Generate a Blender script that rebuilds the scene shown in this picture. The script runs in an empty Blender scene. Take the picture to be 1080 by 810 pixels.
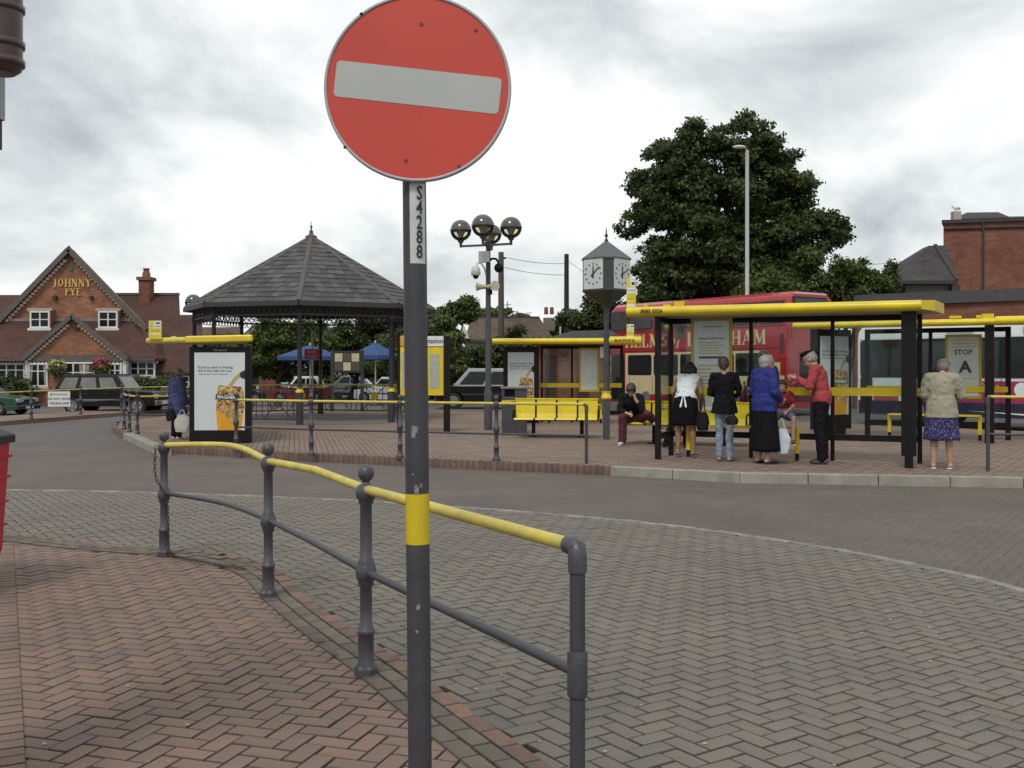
import bpy, bmesh, math, random
import numpy as np
from mathutils import Vector, Matrix
random.seed(7); np.random.seed(7)
S = bpy.context.scene
COL = S.collection
R = math.radians
# ---------------------------------------------------------------- camera
cam = bpy.data.objects.new('camera', bpy.data.cameras.new('camera')); COL.objects.link(cam)
cam.location = (0, 0, 1.6); cam.rotation_euler = (R(90), 0, 0)
cam.data.lens = 36; cam.data.sensor_width = 36; cam.data.clip_end = 3000; cam.data.shift_y = -15/1080
S.camera = cam
S.view_settings.view_transform = 'Standard'; S.view_settings.look = 'None'
S.view_settings.exposure = 0.22; S.view_settings.gamma = 1
# ---------------------------------------------------------------- sun and sky (overcast)
SUN_EL, SUN_AZ = R(52), R(200)
sl = bpy.data.lights.new('sun', 'SUN'); sl.energy = 1.3; sl.angle = R(14); sl.color = (1, .96, .9)
sun = bpy.data.objects.new('sun', sl); COL.objects.link(sun)
sd = Vector((math.sin(SUN_AZ)*math.cos(SUN_EL), math.cos(SUN_AZ)*math.cos(SUN_EL), math.sin(SUN_EL)))
sun.rotation_euler = sd.to_track_quat('Z', 'Y').to_euler()
W = bpy.data.worlds.new('World'); S.world = W; W.use_nodes = True
nt = W.node_tree; nt.nodes.clear()
def N(nt, t, **k):
    n = nt.nodes.new(t)
    for a, v in k.items(): setattr(n, a, v)
    return n
def L(nt, a, b): nt.links.new(a, b)
def math_n(nt, op, a, b=None, c=None):
    n = N(nt, 'ShaderNodeMath', operation=op)
    for i, x in enumerate((a, b, c)):
        if x is None: continue
        if isinstance(x, (int, float)): n.inputs[i].default_value = x
        else: L(nt, x, n.inputs[i])
    return n.outputs[0]
def ramp(nt, fac, stops):
    n = N(nt, 'ShaderNodeValToRGB'); e = n.color_ramp.elements
    while len(e) < len(stops): e.new(.5)
    for x, (p, c) in zip(e, stops): x.position = p; x.color = (*c, 1) if len(c) == 3 else c
    L(nt, fac, n.inputs[0]); return n.outputs[0]
out = N(nt, 'ShaderNodeOutputWorld')
sky = N(nt, 'ShaderNodeTexSky', sky_type='NISHITA'); sky.sun_disc = False; sky.sun_elevation = SUN_EL; sky.sun_rotation = SUN_AZ
b1 = N(nt, 'ShaderNodeBackground'); b1.inputs[1].default_value = .12; L(nt, sky.outputs[0], b1.inputs[0])
tc = N(nt, 'ShaderNodeTexCoord'); sp = N(nt, 'ShaderNodeSeparateXYZ'); L(nt, tc.outputs['Generated'], sp.inputs[0])
zz = math_n(nt, 'ADD', math_n(nt, 'MAXIMUM', sp.outputs[2], 0.0), .6)
cb = N(nt, 'ShaderNodeCombineXYZ'); L(nt, math_n(nt, 'DIVIDE', sp.outputs[0], zz), cb.inputs[0]); L(nt, math_n(nt, 'DIVIDE', sp.outputs[1], zz), cb.inputs[1])
cb.inputs[2].default_value = 3.7
n1 = N(nt, 'ShaderNodeTexNoise'); n1.inputs['Scale'].default_value = 3.0; n1.inputs['Detail'].default_value = 9; n1.inputs['Roughness'].default_value = .56; n1.inputs['Distortion'].default_value = .35
L(nt, cb.outputs[0], n1.inputs['Vector'])
n2 = N(nt, 'ShaderNodeTexNoise'); n2.inputs['Scale'].default_value = 1.3; n2.inputs['Detail'].default_value = 3; L(nt, cb.outputs[0], n2.inputs['Vector'])
f = math_n(nt, 'ADD', math_n(nt, 'MULTIPLY', n1.outputs[0], .62), math_n(nt, 'MULTIPLY', n2.outputs[0], .38))
cl = ramp(nt, f, [(.395, (.33, .37, .39)), (.46, (.52, .555, .57)), (.515, (.70, .73, .72)), (.585, (.95, .96, .94))])
b2 = N(nt, 'ShaderNodeBackground'); L(nt, cl, b2.inputs[0]); b2.inputs[1].default_value = 1.0
mx = N(nt, 'ShaderNodeMixShader'); mx.inputs[0].default_value = .93
L(nt, b1.outputs[0], mx.inputs[1]); L(nt, b2.outputs[0], mx.inputs[2]); L(nt, mx.outputs[0], out.inputs[0])
# ---------------------------------------------------------------- measuring helpers (photograph pixels -> metres)
HY, FP, EH = 390.0, 1080.0, 1.6
def DG(y, z=0.0): return (EH-z)*FP/(y-HY)
def G(x, y, z=0.0):
    d = DG(y, z); return Vector(((x-540)*d/FP, d, z))
def P(x, y, d): return Vector(((x-540)*d/FP, d, EH+(HY-y)*d/FP))
# ---------------------------------------------------------------- materials
MATS = {}
def pbsdf(name):
    m = bpy.data.materials.new(name); m.use_nodes = True
    b = m.node_tree.nodes['Principled BSDF']; MATS[name] = m
    return m, m.node_tree, b
def M(name, c, c2=None, sc=6, rough=.6, metal=0, bump=.0, bs=None, coat=0, tone=0, detail=6, spec=.5, grain=0):
    """plain surface: two colours mixed by noise, roughness variation, fine relief"""
    if name in MATS: return MATS[name]
    m, nt, b = pbsdf(name)
    if c2 is None: c2 = tuple(x*.8 for x in c)
    tc = N(nt, 'ShaderNodeTexCoord')
    no = N(nt, 'ShaderNodeTexNoise'); no.inputs['Scale'].default_value = sc; no.inputs['Detail'].default_value = detail; no.inputs['Roughness'].default_value = .65
    L(nt, tc.outputs['Object'], no.inputs['Vector'])
    colr = ramp(nt, no.outputs[0], [(.32, c2), (.68, c)])
    if tone:
        gn = N(nt, 'ShaderNodeTexNoise'); gn.inputs['Scale'].default_value = 170; gn.inputs['Detail'].default_value = 3; gn.inputs['Roughness'].default_value = .8; L(nt, tc.outputs['Object'], gn.inputs['Vector'])
        gm = N(nt, 'ShaderNodeMix', data_type='RGBA', blend_type='MULTIPLY'); gm.inputs[0].default_value = 1; L(nt, colr, gm.inputs[6])
        L(nt, ramp(nt, gn.outputs[0], [(.36, (.62, .62, .62)), (.5, (1, 1, 1)), (.68, (1.35, 1.35, 1.35))]), gm.inputs[7]); colr = gm.outputs[2]
        at = N(nt, 'ShaderNodeAttribute', attribute_name='tone')
        k = math_n(nt, 'ADD', math_n(nt, 'MULTIPLY', at.outputs['Fac'], tone), 1-tone/2)
        hs = N(nt, 'ShaderNodeHueSaturation'); L(nt, colr, hs.inputs['Color']); L(nt, k, hs.inputs['Value'])
        L(nt, math_n(nt, 'ADD', math_n(nt, 'MULTIPLY', at.outputs['Fac'], .2), .9), hs.inputs['Saturation']); colr = hs.outputs[0]
    L(nt, colr, b.inputs['Base Color'])
    L(nt, math_n(nt, 'ADD', math_n(nt, 'MULTIPLY', no.outputs[0], .3), rough-.15), b.inputs['Roughness'])
    b.inputs['Metallic'].default_value = metal; b.inputs['Coat Weight'].default_value = coat; b.inputs['Coat Roughness'].default_value = .08
    b.inputs['Specular IOR Level'].default_value = spec
    if bump:
        n3 = N(nt, 'ShaderNodeTexNoise'); n3.inputs['Scale'].default_value = bs or sc*8; n3.inputs['Detail'].default_value = 4
        L(nt, tc.outputs['Object'], n3.inputs['Vector'])
        bm = N(nt, 'ShaderNodeBump'); bm.inputs['Strength'].default_value = bump; bm.inputs['Distance'].default_value = .01
        L(nt, n3.outputs[0], bm.inputs['Height']); L(nt, bm.outputs[0], b.inputs['Normal'])
    return m
def MB_brick(name, c1, c2, mortar, bw=.225, bh=.075, ms=.012, rough=.85, sc2=.6, off=.5, stain=(.55, .5, .45), bumpd=.006):
    """walls too far off to tell the bricks apart, tile courses, setts: brick texture on metre UVs"""
    m, nt, b = pbsdf(name)
    tc = N(nt, 'ShaderNodeTexCoord')
    br = N(nt, 'ShaderNodeTexBrick'); br.inputs['Scale'].default_value = 1; br.inputs['Brick Width'].default_value = bw; br.inputs['Row Height'].default_value = bh
    br.inputs['Mortar Size'].default_value = ms; br.inputs['Mortar Smooth'].default_value = .3; br.offset = off
    br.inputs['Color1'].default_value = (*c1, 1); br.inputs['Color2'].default_value = (*c2, 1); br.inputs['Mortar'].default_value = (*mortar, 1)
    L(nt, tc.outputs['UV'], br.inputs['Vector'])
    no = N(nt, 'ShaderNodeTexNoise'); no.inputs['Scale'].default_value = sc2; no.inputs['Detail'].default_value = 8; no.inputs['Roughness'].default_value = .7
    L(nt, tc.outputs['Object'], no.inputs['Vector'])
    mixc = N(nt, 'ShaderNodeMix', data_type='RGBA', blend_type='MULTIPLY'); mixc.inputs[0].default_value = 1
    L(nt, br.outputs['Color'], mixc.inputs[6]); L(nt, ramp(nt, no.outputs[0], [(.3, stain), (.6, (1, 1, 1))]), mixc.inputs[7])
    L(nt, mixc.outputs[2], b.inputs['Base Color']); b.inputs['Roughness'].default_value = rough; b.inputs['Specular IOR Level'].default_value = .3
    bm = N(nt, 'ShaderNodeBump'); bm.inputs['Strength'].default_value = .8; bm.inputs['Distance'].default_value = bumpd; bm.invert = True
    L(nt, br.outputs['Fac'], bm.inputs['Height']); L(nt, bm.outputs[0], b.inputs['Normal'])
    return m
def MGlass(name, tint=(.82, .9, .88), refl=.5):
    m = bpy.data.materials.new(name); m.use_nodes = True; nt = m.node_tree; nt.nodes.clear(); MATS[name] = m
    o = N(nt, 'ShaderNodeOutputMaterial'); t = N(nt, 'ShaderNodeBsdfTransparent'); t.inputs[0].default_value = (*tint, 1)
    g = N(nt, 'ShaderNodeBsdfGlossy'); g.inputs['Roughness'].default_value = .03; g.inputs[0].default_value = (.9, .95, .95, 1)
    fr = N(nt, 'ShaderNodeFresnel'); fr.inputs[0].default_value = 1.45
    k = math_n(nt, 'MULTIPLY', fr.outputs[0], refl)
    x = N(nt, 'ShaderNodeMixShader'); L(nt, k, x.inputs[0]); L(nt, t.outputs[0], x.inputs[1]); L(nt, g.outputs[0], x.inputs[2]); L(nt, x.outputs[0], o.inputs[0])
    return m
def MLeaf(name, dark, light, trans=.25):
    m, nt, b = pbsdf(name)
    at = N(nt, 'ShaderNodeAttribute', attribute_name='tone')
    c = ramp(nt, at.outputs['Fac'], [(0, dark), (.55, tuple((a+b_)/2 for a, b_ in zip(dark, light))), (1, light)])
    L(nt, c, b.inputs['Base Color']); b.inputs['Roughness'].default_value = .5; b.inputs['Specular IOR Level'].default_value = .35
    o = nt.nodes['Material Output']; t = N(nt, 'ShaderNodeBsdfTranslucent'); L(nt, c, t.inputs[0])
    x = N(nt, 'ShaderNodeMixShader'); x.inputs[0].default_value = trans; L(nt, b.outputs[0], x.inputs[1]); L(nt, t.outputs[0], x.inputs[2]); L(nt, x.outputs[0], o.inputs[0])
    return m
# ---------------------------------------------------------------- mesh builder
WM = {}
def link(o, parent=None, local=False):
    COL.objects.link(o)
    if parent is not None:
        o.parent = parent
        if not local: o.matrix_parent_inverse = WM[parent.name].inverted()
        WM[o.name] = (WM[parent.name] @ o.matrix_basis) if local else Matrix.Identity(4)
    else: WM[o.name] = o.matrix_basis.copy()
    return o
class MB:
    def __init__(s): s.v = []; s.f = []; s.m = []; s.s = []; s.mi = 0
    def add(s, vs, fs, smooth=False):
        b = len(s.v); s.v += [tuple(v) for v in vs]
        for f_ in fs: s.f.append([b+i for i in f_]); s.m.append(s.mi); s.s.append(smooth)
        return s
    def box(s, c, d, rz=0, mat=None):
        hx, hy, hz = (x/2 for x in d); T = mat or Matrix.Rotation(rz, 4, 'Z'); c = Vector(c)
        vs = [c + (T @ Vector((x, y, z))) for x in (-hx, hx) for y in (-hy, hy) for z in (-hz, hz)]
        return s.add(vs, [(0, 1, 3, 2), (4, 6, 7, 5), (0, 4, 5, 1), (2, 3, 7, 6), (0, 2, 6, 4), (1, 5, 7, 3)])
    def b2(s, lo, hi): return s.box([(a+b)/2 for a, b in zip(lo, hi)], [b-a for a, b in zip(lo, hi)])
    def bar(s, p, q, w, h, up=(0, 0, 1)):
        p, q = Vector(p), Vector(q); d = (q-p); l = d.length; d.normalize(); up = Vector(up)
        x = d.cross(up)
        if x.length < 1e-4: x = d.cross(Vector((1, 0, 0)))
        x.normalize(); z = x.cross(d)
        vs = [e + x*(a*w/2) + z*(b*h/2) for e in (p, q) for a, b in ((-1, -1), (1, -1), (1, 1), (-1, 1))]
        return s.add(vs, [(0, 1, 2, 3), (4, 7, 6, 5), (0, 4, 5, 1), (1, 5, 6, 2), (2, 6, 7, 3), (3, 7, 4, 0)])
    def tube(s, pts, r, n=10, cap=True, smooth=True, sy=1.0, ry=None):
        pts = [Vector(p) for p in pts]; m = len(pts)
        rs = [r]*m if isinstance(r, (int, float)) else list(r)
        ds = []
        for i in range(m):
            d = pts[min(i+1, m-1)] - pts[max(i-1, 0)]; ds.append(d.normalized() if d.length > 1e-9 else Vector((0, 0, 1)))
        up = Vector((0, 0, 1)) if abs(ds[0].z) < .9 else Vector((0, 1, 0))
        x = ds[0].cross(up).normalized(); vs = []
        for i in range(m):
            x = (x - ds[i]*x.dot(ds[i])).normalized(); y = ds[i].cross(x)
            for k in range(n):
                a = 2*math.pi*k/n; vs.append(pts[i] + x*math.cos(a)*rs[i] + y*math.sin(a)*rs[i]*sy)
        fs = [(i*n+k, i*n+(k+1) % n, (i+1)*n+(k+1) % n, (i+1)*n+k) for i in range(m-1) for k in range(n)]
        s.add(vs, fs, smooth)
        if cap: s.add(vs[:n], [tuple(range(n))]); s.add(vs[-n:], [tuple(range(n))])
        return s
    def cap(s, p, q, r1, r2, n=12, sq=1.0):
        """tapered capsule"""
        p, q = Vector(p), Vector(q); d = (q-p); l = d.length or 1e-4; u = d/l
        pts = []; rs = []
        for a in (-80, -50, -20): pts.append(p + u*math.sin(R(a))*r1); rs.append(r1*math.cos(R(a)))
        pts += [p+d*t for t in (0, .5, 1)]; rs += [r1, (r1+r2)/2, r2]
        for a in (20, 50, 80): pts.append(q + u*math.sin(R(a))*r2); rs.append(r2*math.cos(R(a)))
        return s.tube(pts, rs, n, True, True, sq)
    def lathe(s, prof, loc=(0, 0, 0), n=16, smooth=True, rot=0, sx=1, sy=1):
        loc = Vector(loc); vs = []
        for r, z in prof:
            for k in range(n):
                a = 2*math.pi*k/n + rot; vs.append(loc + Vector((r*math.cos(a)*sx, r*math.sin(a)*sy, z)))
        m = len(prof)
        s.add(vs, [(i*n+k, i*n+(k+1) % n, (i+1)*n+(k+1) % n, (i+1)*n+k) for i in range(m-1) for k in range(n)], smooth)
        s.add(vs[:n], [tuple(range(n))]); s.add(vs[-n:], [tuple(range(n))]); return s
    def ell(s, c, r, nu=14, nv=9, mat=None):
        c = Vector(c); vs = []
        for j in range(nv+1):
            t = -math.pi/2 + math.pi*(j+.02)/(nv+.04)
            for k in range(nu):
                a = 2*math.pi*k/nu; v = Vector((math.cos(t)*math.cos(a)*r[0], math.cos(t)*math.sin(a)*r[1], math.sin(t)*r[2]))
                vs.append(c + (mat @ v if mat else v))
        s.add(vs, [(j*nu+k, j*nu+(k+1) % nu, (j+1)*nu+(k+1) % nu, (j+1)*nu+k) for j in range(nv) for k in range(nu)], True)
        s.add(vs[:nu], [tuple(range(nu))]); s.add(vs[-nu:], [tuple(range(nu))]); return s
    def ext(s, poly, vec, smooth=False):
        poly = [Vector(p) for p in poly]; vec = Vector(vec); n = len(poly)
        s.add(poly+[p+vec for p in poly], [tuple(range(n)), tuple(range(2*n-1, n-1, -1))]+[(i, (i+1) % n, n+(i+1) % n, n+i) for i in range(n)], smooth); return s
    def loft(s, rings, smooth=True, cap=True):
        n = len(rings[0]); vs = [v for r_ in rings for v in r_]
        s.add(vs, [(i*n+k, i*n+(k+1) % n, (i+1)*n+(k+1) % n, (i+1)*n+k) for i in range(len(rings)-1) for k in range(n)], smooth)
        if cap: s.add(rings[0], [tuple(range(n))]); s.add(rings[-1], [tuple(range(n))])
        return s
    def build(s, name, mats, parent=None, local=False, bevel=0, loc=None, rz=0, uv=True, fix=True, remesh=0, smoothit=0):
        me = bpy.data.meshes.new(name); me.from_pydata([tuple(v) for v in s.v], [], s.f)
        for m in (mats if isinstance(mats, (list, tuple)) else [mats]): me.materials.append(m)
        me.polygons.foreach_set('material_index', s.m); me.polygons.foreach_set('use_smooth', s.s)
        if fix:
            bm = bmesh.new(); bm.from_mesh(me); bmesh.ops.recalc_face_normals(bm, faces=bm.faces); bm.to_mesh(me); bm.free()
        if uv and len(s.f) < 6000:
            ul = me.uv_layers.new(name='UVMap').data
            for p in me.polygons:
                nr = p.normal
                if abs(nr.z) > .92: ux, uy = Vector((1, 0, 0)), Vector((0, 1, 0))
                else: ux = Vector((0, 0, 1)).cross(nr).normalized(); uy = nr.cross(ux)
                for li in p.loop_indices:
                    c = me.vertices[me.loops[li].vertex_index].co; ul[li].uv = (c.dot(ux), c.dot(uy))
        o = bpy.data.objects.new(name, me)
        if loc is not None: o.location = loc
        if rz: o.rotation_euler = (0, 0, rz)
        if loc is not None or rz: o.matrix_basis = Matrix.LocRotScale(Vector(loc or (0, 0, 0)), Matrix.Rotation(rz, 3, 'Z'), None)
        if remesh:
            q = o.modifiers.new('r', 'REMESH'); q.mode = 'VOXEL'; q.voxel_size = remesh; q.use_smooth_shade = True
            q = o.modifiers.new('s', 'SMOOTH'); q.factor = .5; q.iterations = smoothit or 3
        if bevel:
            q = o.modifiers.new('b', 'BEVEL'); q.width = bevel; q.segments = 2; q.limit_method = 'ANGLE'; q.angle_limit = R(40); q.harden_normals = False
        return link(o, parent, local)
def tag(o, label=None, cat=None, group=None, kind=None):
    if label: o['label'] = label
    if cat: o['category'] = cat
    if group: o['group'] = group
    if kind: o['kind'] = kind
    return o
def thing(name, label, cat, loc=(0, 0, 0), rz=0, group=None, kind=None):
    o = bpy.data.objects.new(name, None); o.empty_display_size = .2
    o.matrix_basis = Matrix.LocRotScale(Vector(loc), Matrix.Rotation(rz, 3, 'Z'), None)
    link(o); return tag(o, label, cat, group, kind)
def copy_tree(o, parent=None):
    c = o.copy(); COL.objects.link(c); c.parent = parent
    for ch in list(o.children): copy_tree(ch, c)
    return c
class Fr:
    """a flat frame: origin, horizontal axis angle; p(u, v, d) -> point (d = towards the viewer side)"""
    def __init__(s, o, ang=0, tilt=0):
        s.o = Vector(o); s.u = Vector((math.cos(ang), math.sin(ang), 0)); s.w = Vector((0, 0, 1)); s.n = s.u.cross(s.w)
        s.ang = ang
        if tilt: q = Matrix.Rotation(tilt, 3, -s.n); s.u = q @ s.u; s.w = q @ s.w
    def p(s, u, v, d=0): return s.o + s.u*u + s.w*v + s.n*d
    def sheet(s, mb, pts, d0, d1): mb.ext([s.p(u, v, d0) for u, v in pts], s.n*(d1-d0)); return mb
    def rect(s, mb, u0, v0, u1, v1, d0, d1): return s.sheet(mb, [(u0, v0), (u1, v0), (u1, v1), (u0, v1)], d0, d1)
def text(body, fr, u, v, size, mat, parent, name='lettering', d=.004, th=.002, align='CENTER', bold=0.0, sx=1.0, rot=0):
    cu = bpy.data.curves.new(name, 'FONT'); cu.body = body; cu.size = size; cu.extrude = th/2; cu.align_x = align; cu.align_y = 'CENTER'; cu.offset = bold*size; cu.resolution_u = 2
    t = bpy.data.objects.new(name, cu); COL.objects.link(t); bpy.context.view_layer.update()
    me = bpy.data.meshes.new_from_object(t.evaluated_get(bpy.context.evaluated_depsgraph_get()))
    bpy.data.objects.remove(t)
    T = Matrix((fr.u, fr.w, fr.n)).transposed().to_4x4(); T.translation = fr.p(u, v, d)
    me.transform(T @ Matrix.Rotation(rot, 4, 'Z') @ Matrix.Diagonal((sx, 1, 1, 1))); me.materials.clear(); me.materials.append(mat)
    o = bpy.data.objects.new(name, me); return link(o, parent)
# serif capitals from strokes (x0,y0,x1,y1,thickness) and arcs
def glyph(ch):
    T, t, e = .17, .07, .05
    def serif(x, y, w=.13): return ('l', x-w, y, x+w, y, e)
    G_ = {
     'H': (.8, [('l', .15, 0, .15, 1, T), ('l', .65, 0, .65, 1, T), ('l', .15, .5, .65, .5, t)]+[serif(x, y) for x in (.15, .65) for y in (.025, .975)]),
     'E': (.68, [('l', .15, 0, .15, 1, T), ('l', .05, .03, .6, .03, .06), ('l', .05, .97, .57, .97, .06), ('l', .15, .5, .45, .5, t), ('l', .58, 0, .58, .22, t), ('l', .55, .8, .55, 1, t), ('l', .45, .4, .45, .6, .05)]),
     'L': (.62, [('l', .15, 0, .15, 1, T), ('l', .02, .03, .56, .03, .06), ('l', .54, 0, .54, .26, t), serif(.15, .975)]),
     'M': (1.0, [('l', .14, 0, .18, 1, t), ('l', .18, 1, .5, .1, T), ('l', .5, .1, .8, 1, t), ('l', .82, 0, .82, 1, T), serif(.14, .025), serif(.82, .025), serif(.1, .975, .1), serif(.88, .975, .1)]),
     'S': (.6, [('a', .3, .73, .19, .24, 20, 270, .11), ('a', .3, .27, .21, .24, 90, -160, .11), ('l', .5, .75, .5, .97, .05), ('l', .08, .03, .08, .25, .05)]),
     'A': (.85, [('l', .12, 0, .43, 1, t), ('l', .41, 1, .72, 0, T), ('l', .22, .33, .6, .33, t), serif(.12, .025, .12), serif(.72, .025, .14)]),
     'T': (.75, [('l', .37, 0, .37, 1, T), ('l', .03, .97, .71, .97, .06), ('l', .05, .78, .05, 1, .05), ('l', .69, .78, .69, 1, .05), serif(.37, .025)]),
     'J': (.5, [('l', .28, .1, .28, 1, T), ('a', .12, .05, .17, .17, 20, -120, .1), serif(.28, .975)]),
     'O': (.88, [('a', .42, .5, .33, .46, 0, 360, .13)]),
     'N': (.85, [('l', .15, 0, .15, 1, t), ('l', .15, 1, .68, 0, T), ('l', .68, 0, .68, 1, t), serif(.15, .025), serif(.1, .975, .1), serif(.68, .975)]),
     'Y': (.8, [('l', .38, 0, .38, .5, T), ('l', .1, 1, .38, .45, T), ('l', .68, 1, .38, .45, t), serif(.38, .025), serif(.12, .975), serif(.66, .975)]),
     'P': (.7, [('l', .17, 0, .17, 1, T), ('a', .3, .72, .25, .25, 95, -95, .1), ('l', .1, .97, .33, .97, .06), ('l', .17, .47, .33, .47, .06), serif(.17, .025)]),
     'o': (.5, [('a', .22, .25, .19, .25, 0, 360, .07)]),
     'f': (.45, [('l', .02, -.2, .3, .8, .09), ('a', .42, .72, .13, .13, 170, 30, .07), ('l', .05, .45, .42, .45, .05)]),
     ' ': (.4, [])}
    return G_[ch]
def serif_text(body, fr, u, v, h, mat, parent, d=.01, name='serif_letter', gap=.06, sx=1.0, right=None):
    """each letter its own object; slightly stepped strokes so no faces coincide"""
    w = sum(glyph(c)[0]+gap for c in body)*h*sx
    if right is not None: sx *= (right-u)/w
    x = u
    for c in body:
        adv, st = glyph(c); mb = MB()
        for k, q in enumerate(st):
            dd = d + .0012*k
            if q[0] == 'l':
                a, b = Vector((q[1], q[2])), Vector((q[3], q[4])); dr = (b-a).normalized(); nn = Vector((-dr.y, dr.x))*q[5]/2
                pts = [a-nn, b-nn, b+nn, a+nn]
                fr.sheet(mb, [(x+p.x*h*sx, v+p.y*h) for p in pts], 0, dd)
            else:
                _, cx, cy, rx, ry, a0, a1, tk = q; n = 14; oo = []; ii = []
                for i in range(n+1):
                    a = R(a0+(a1-a0)*i/n); oo.append((cx+math.cos(a)*rx, cy+math.sin(a)*ry)); ii.append((cx+math.cos(a)*(rx-tk), cy+math.sin(a)*(ry-tk*.6)))
                for i in range(n):
                    fr.sheet(mb, [(x+p[0]*h*sx, v+p[1]*h) for p in (oo[i], oo[i+1], ii[i+1], ii[i])], 0, dd)
        if st: mb.build(name, mat, parent)
        x += (adv+gap)*h*sx
# ---------------------------------------------------------------- palette
grey_iron = M('grey_iron_paint', (.075, .075, .088), (.05, .05, .06), 14, .45, bump=.25, bs=90, coat=.1)
grey_pole = M('grey_pole_paint', (.062, .06, .07), (.045, .044, .052), 9, .5, bump=.15, bs=120)
yellow = M('yellow_paint', (.80, .62, .008), (.60, .45, .02), 2.5, .4, bump=.1, bs=60, coat=.15)
yellow_rail = M('worn_yellow_rail', (.68, .56, .09), (.46, .38, .09), 7, .5, bump=.2, bs=70)
black = M('black_frame', (.007, .005, .006), (.011, .009, .010), 6, .42, spec=.25)
white = M('white_paint', (.78, .8, .78), (.68, .7, .68), 5, .5)
cream_white = M('pale_paper', (.62, .66, .66), (.55, .60, .60), 3, .6)
dark_print = M('dark_print', (.03, .03, .035), rough=.6)
steel = M('galvanised_steel', (.35, .36, .37), (.26, .27, .28), 10, .45, metal=.6)
lamp_white = M('white_plastic', (.6, .6, .56), rough=.45)
glass_s = MGlass('shelter_glass', (.88, .92, .91), .55)
glass_c = M('dark_window_glass', (.010, .012, .013), (.02, .022, .024), 1.5, .15, spec=.3)
rubber = M('tyre_rubber', (.018, .018, .018), rough=.8)
chrome = M('wheel_alloy', (.4, .4, .4), (.3, .3, .3), 8, .35, metal=.8)
# ================================================================ GROUND AND PAVING
joint = M('joint_dirt', (.014, .012, .009), (.024, .021, .016), 20, .95, bump=.4, bs=150)
m_foot = M('brown_red_pavers', (.25, .165, .128), (.182, .125, .098), 1.6, .85, bump=.5, bs=260, tone=.22, detail=12)
m_grey = M('grey_pavers', (.205, .184, .153), (.155, .140, .116), .9, .85, bump=.5, bs=260, tone=.13, detail=14)
m_dark = M('dark_road_pavers', (.158, .130, .110), (.108, .090, .078), .7, .85, bump=.4, bs=220, tone=.14, detail=14)
m_isl = M('island_pavers', (.30, .215, .168), (.215, .152, .120), 1.3, .85, bump=.4, bs=200, tone=.22, detail=12)
m_edge = M('dirty_grey_edging', (.165, .140, .108), (.105, .090, .070), 3, .85, bump=.5, bs=260, tone=.4, detail=12)
m_red = M('red_edging_pavers', (.22, .130, .095), (.14, .09, .07), 8, .85, bump=.4, bs=200, tone=.4)
m_kerbr = M('red_brown_kerb_brick', (.165, .100, .080), (.105, .068, .056), 8, .85, bump=.4, bs=200, tone=.4)
m_conc = M('concrete_kerb', (.36, .345, .29), (.22, .215, .175), 3, .9, bump=.4, bs=120)
m_asph = M('worn_road', (.135, .118, .108), (.095, .085, .08), .35, .9, bump=.3, bs=80, detail=10)
m_far = M('far_ground', (.10, .098, .088), (.07, .07, .062), .1, .95, bump=.1, bs=20)
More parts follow.
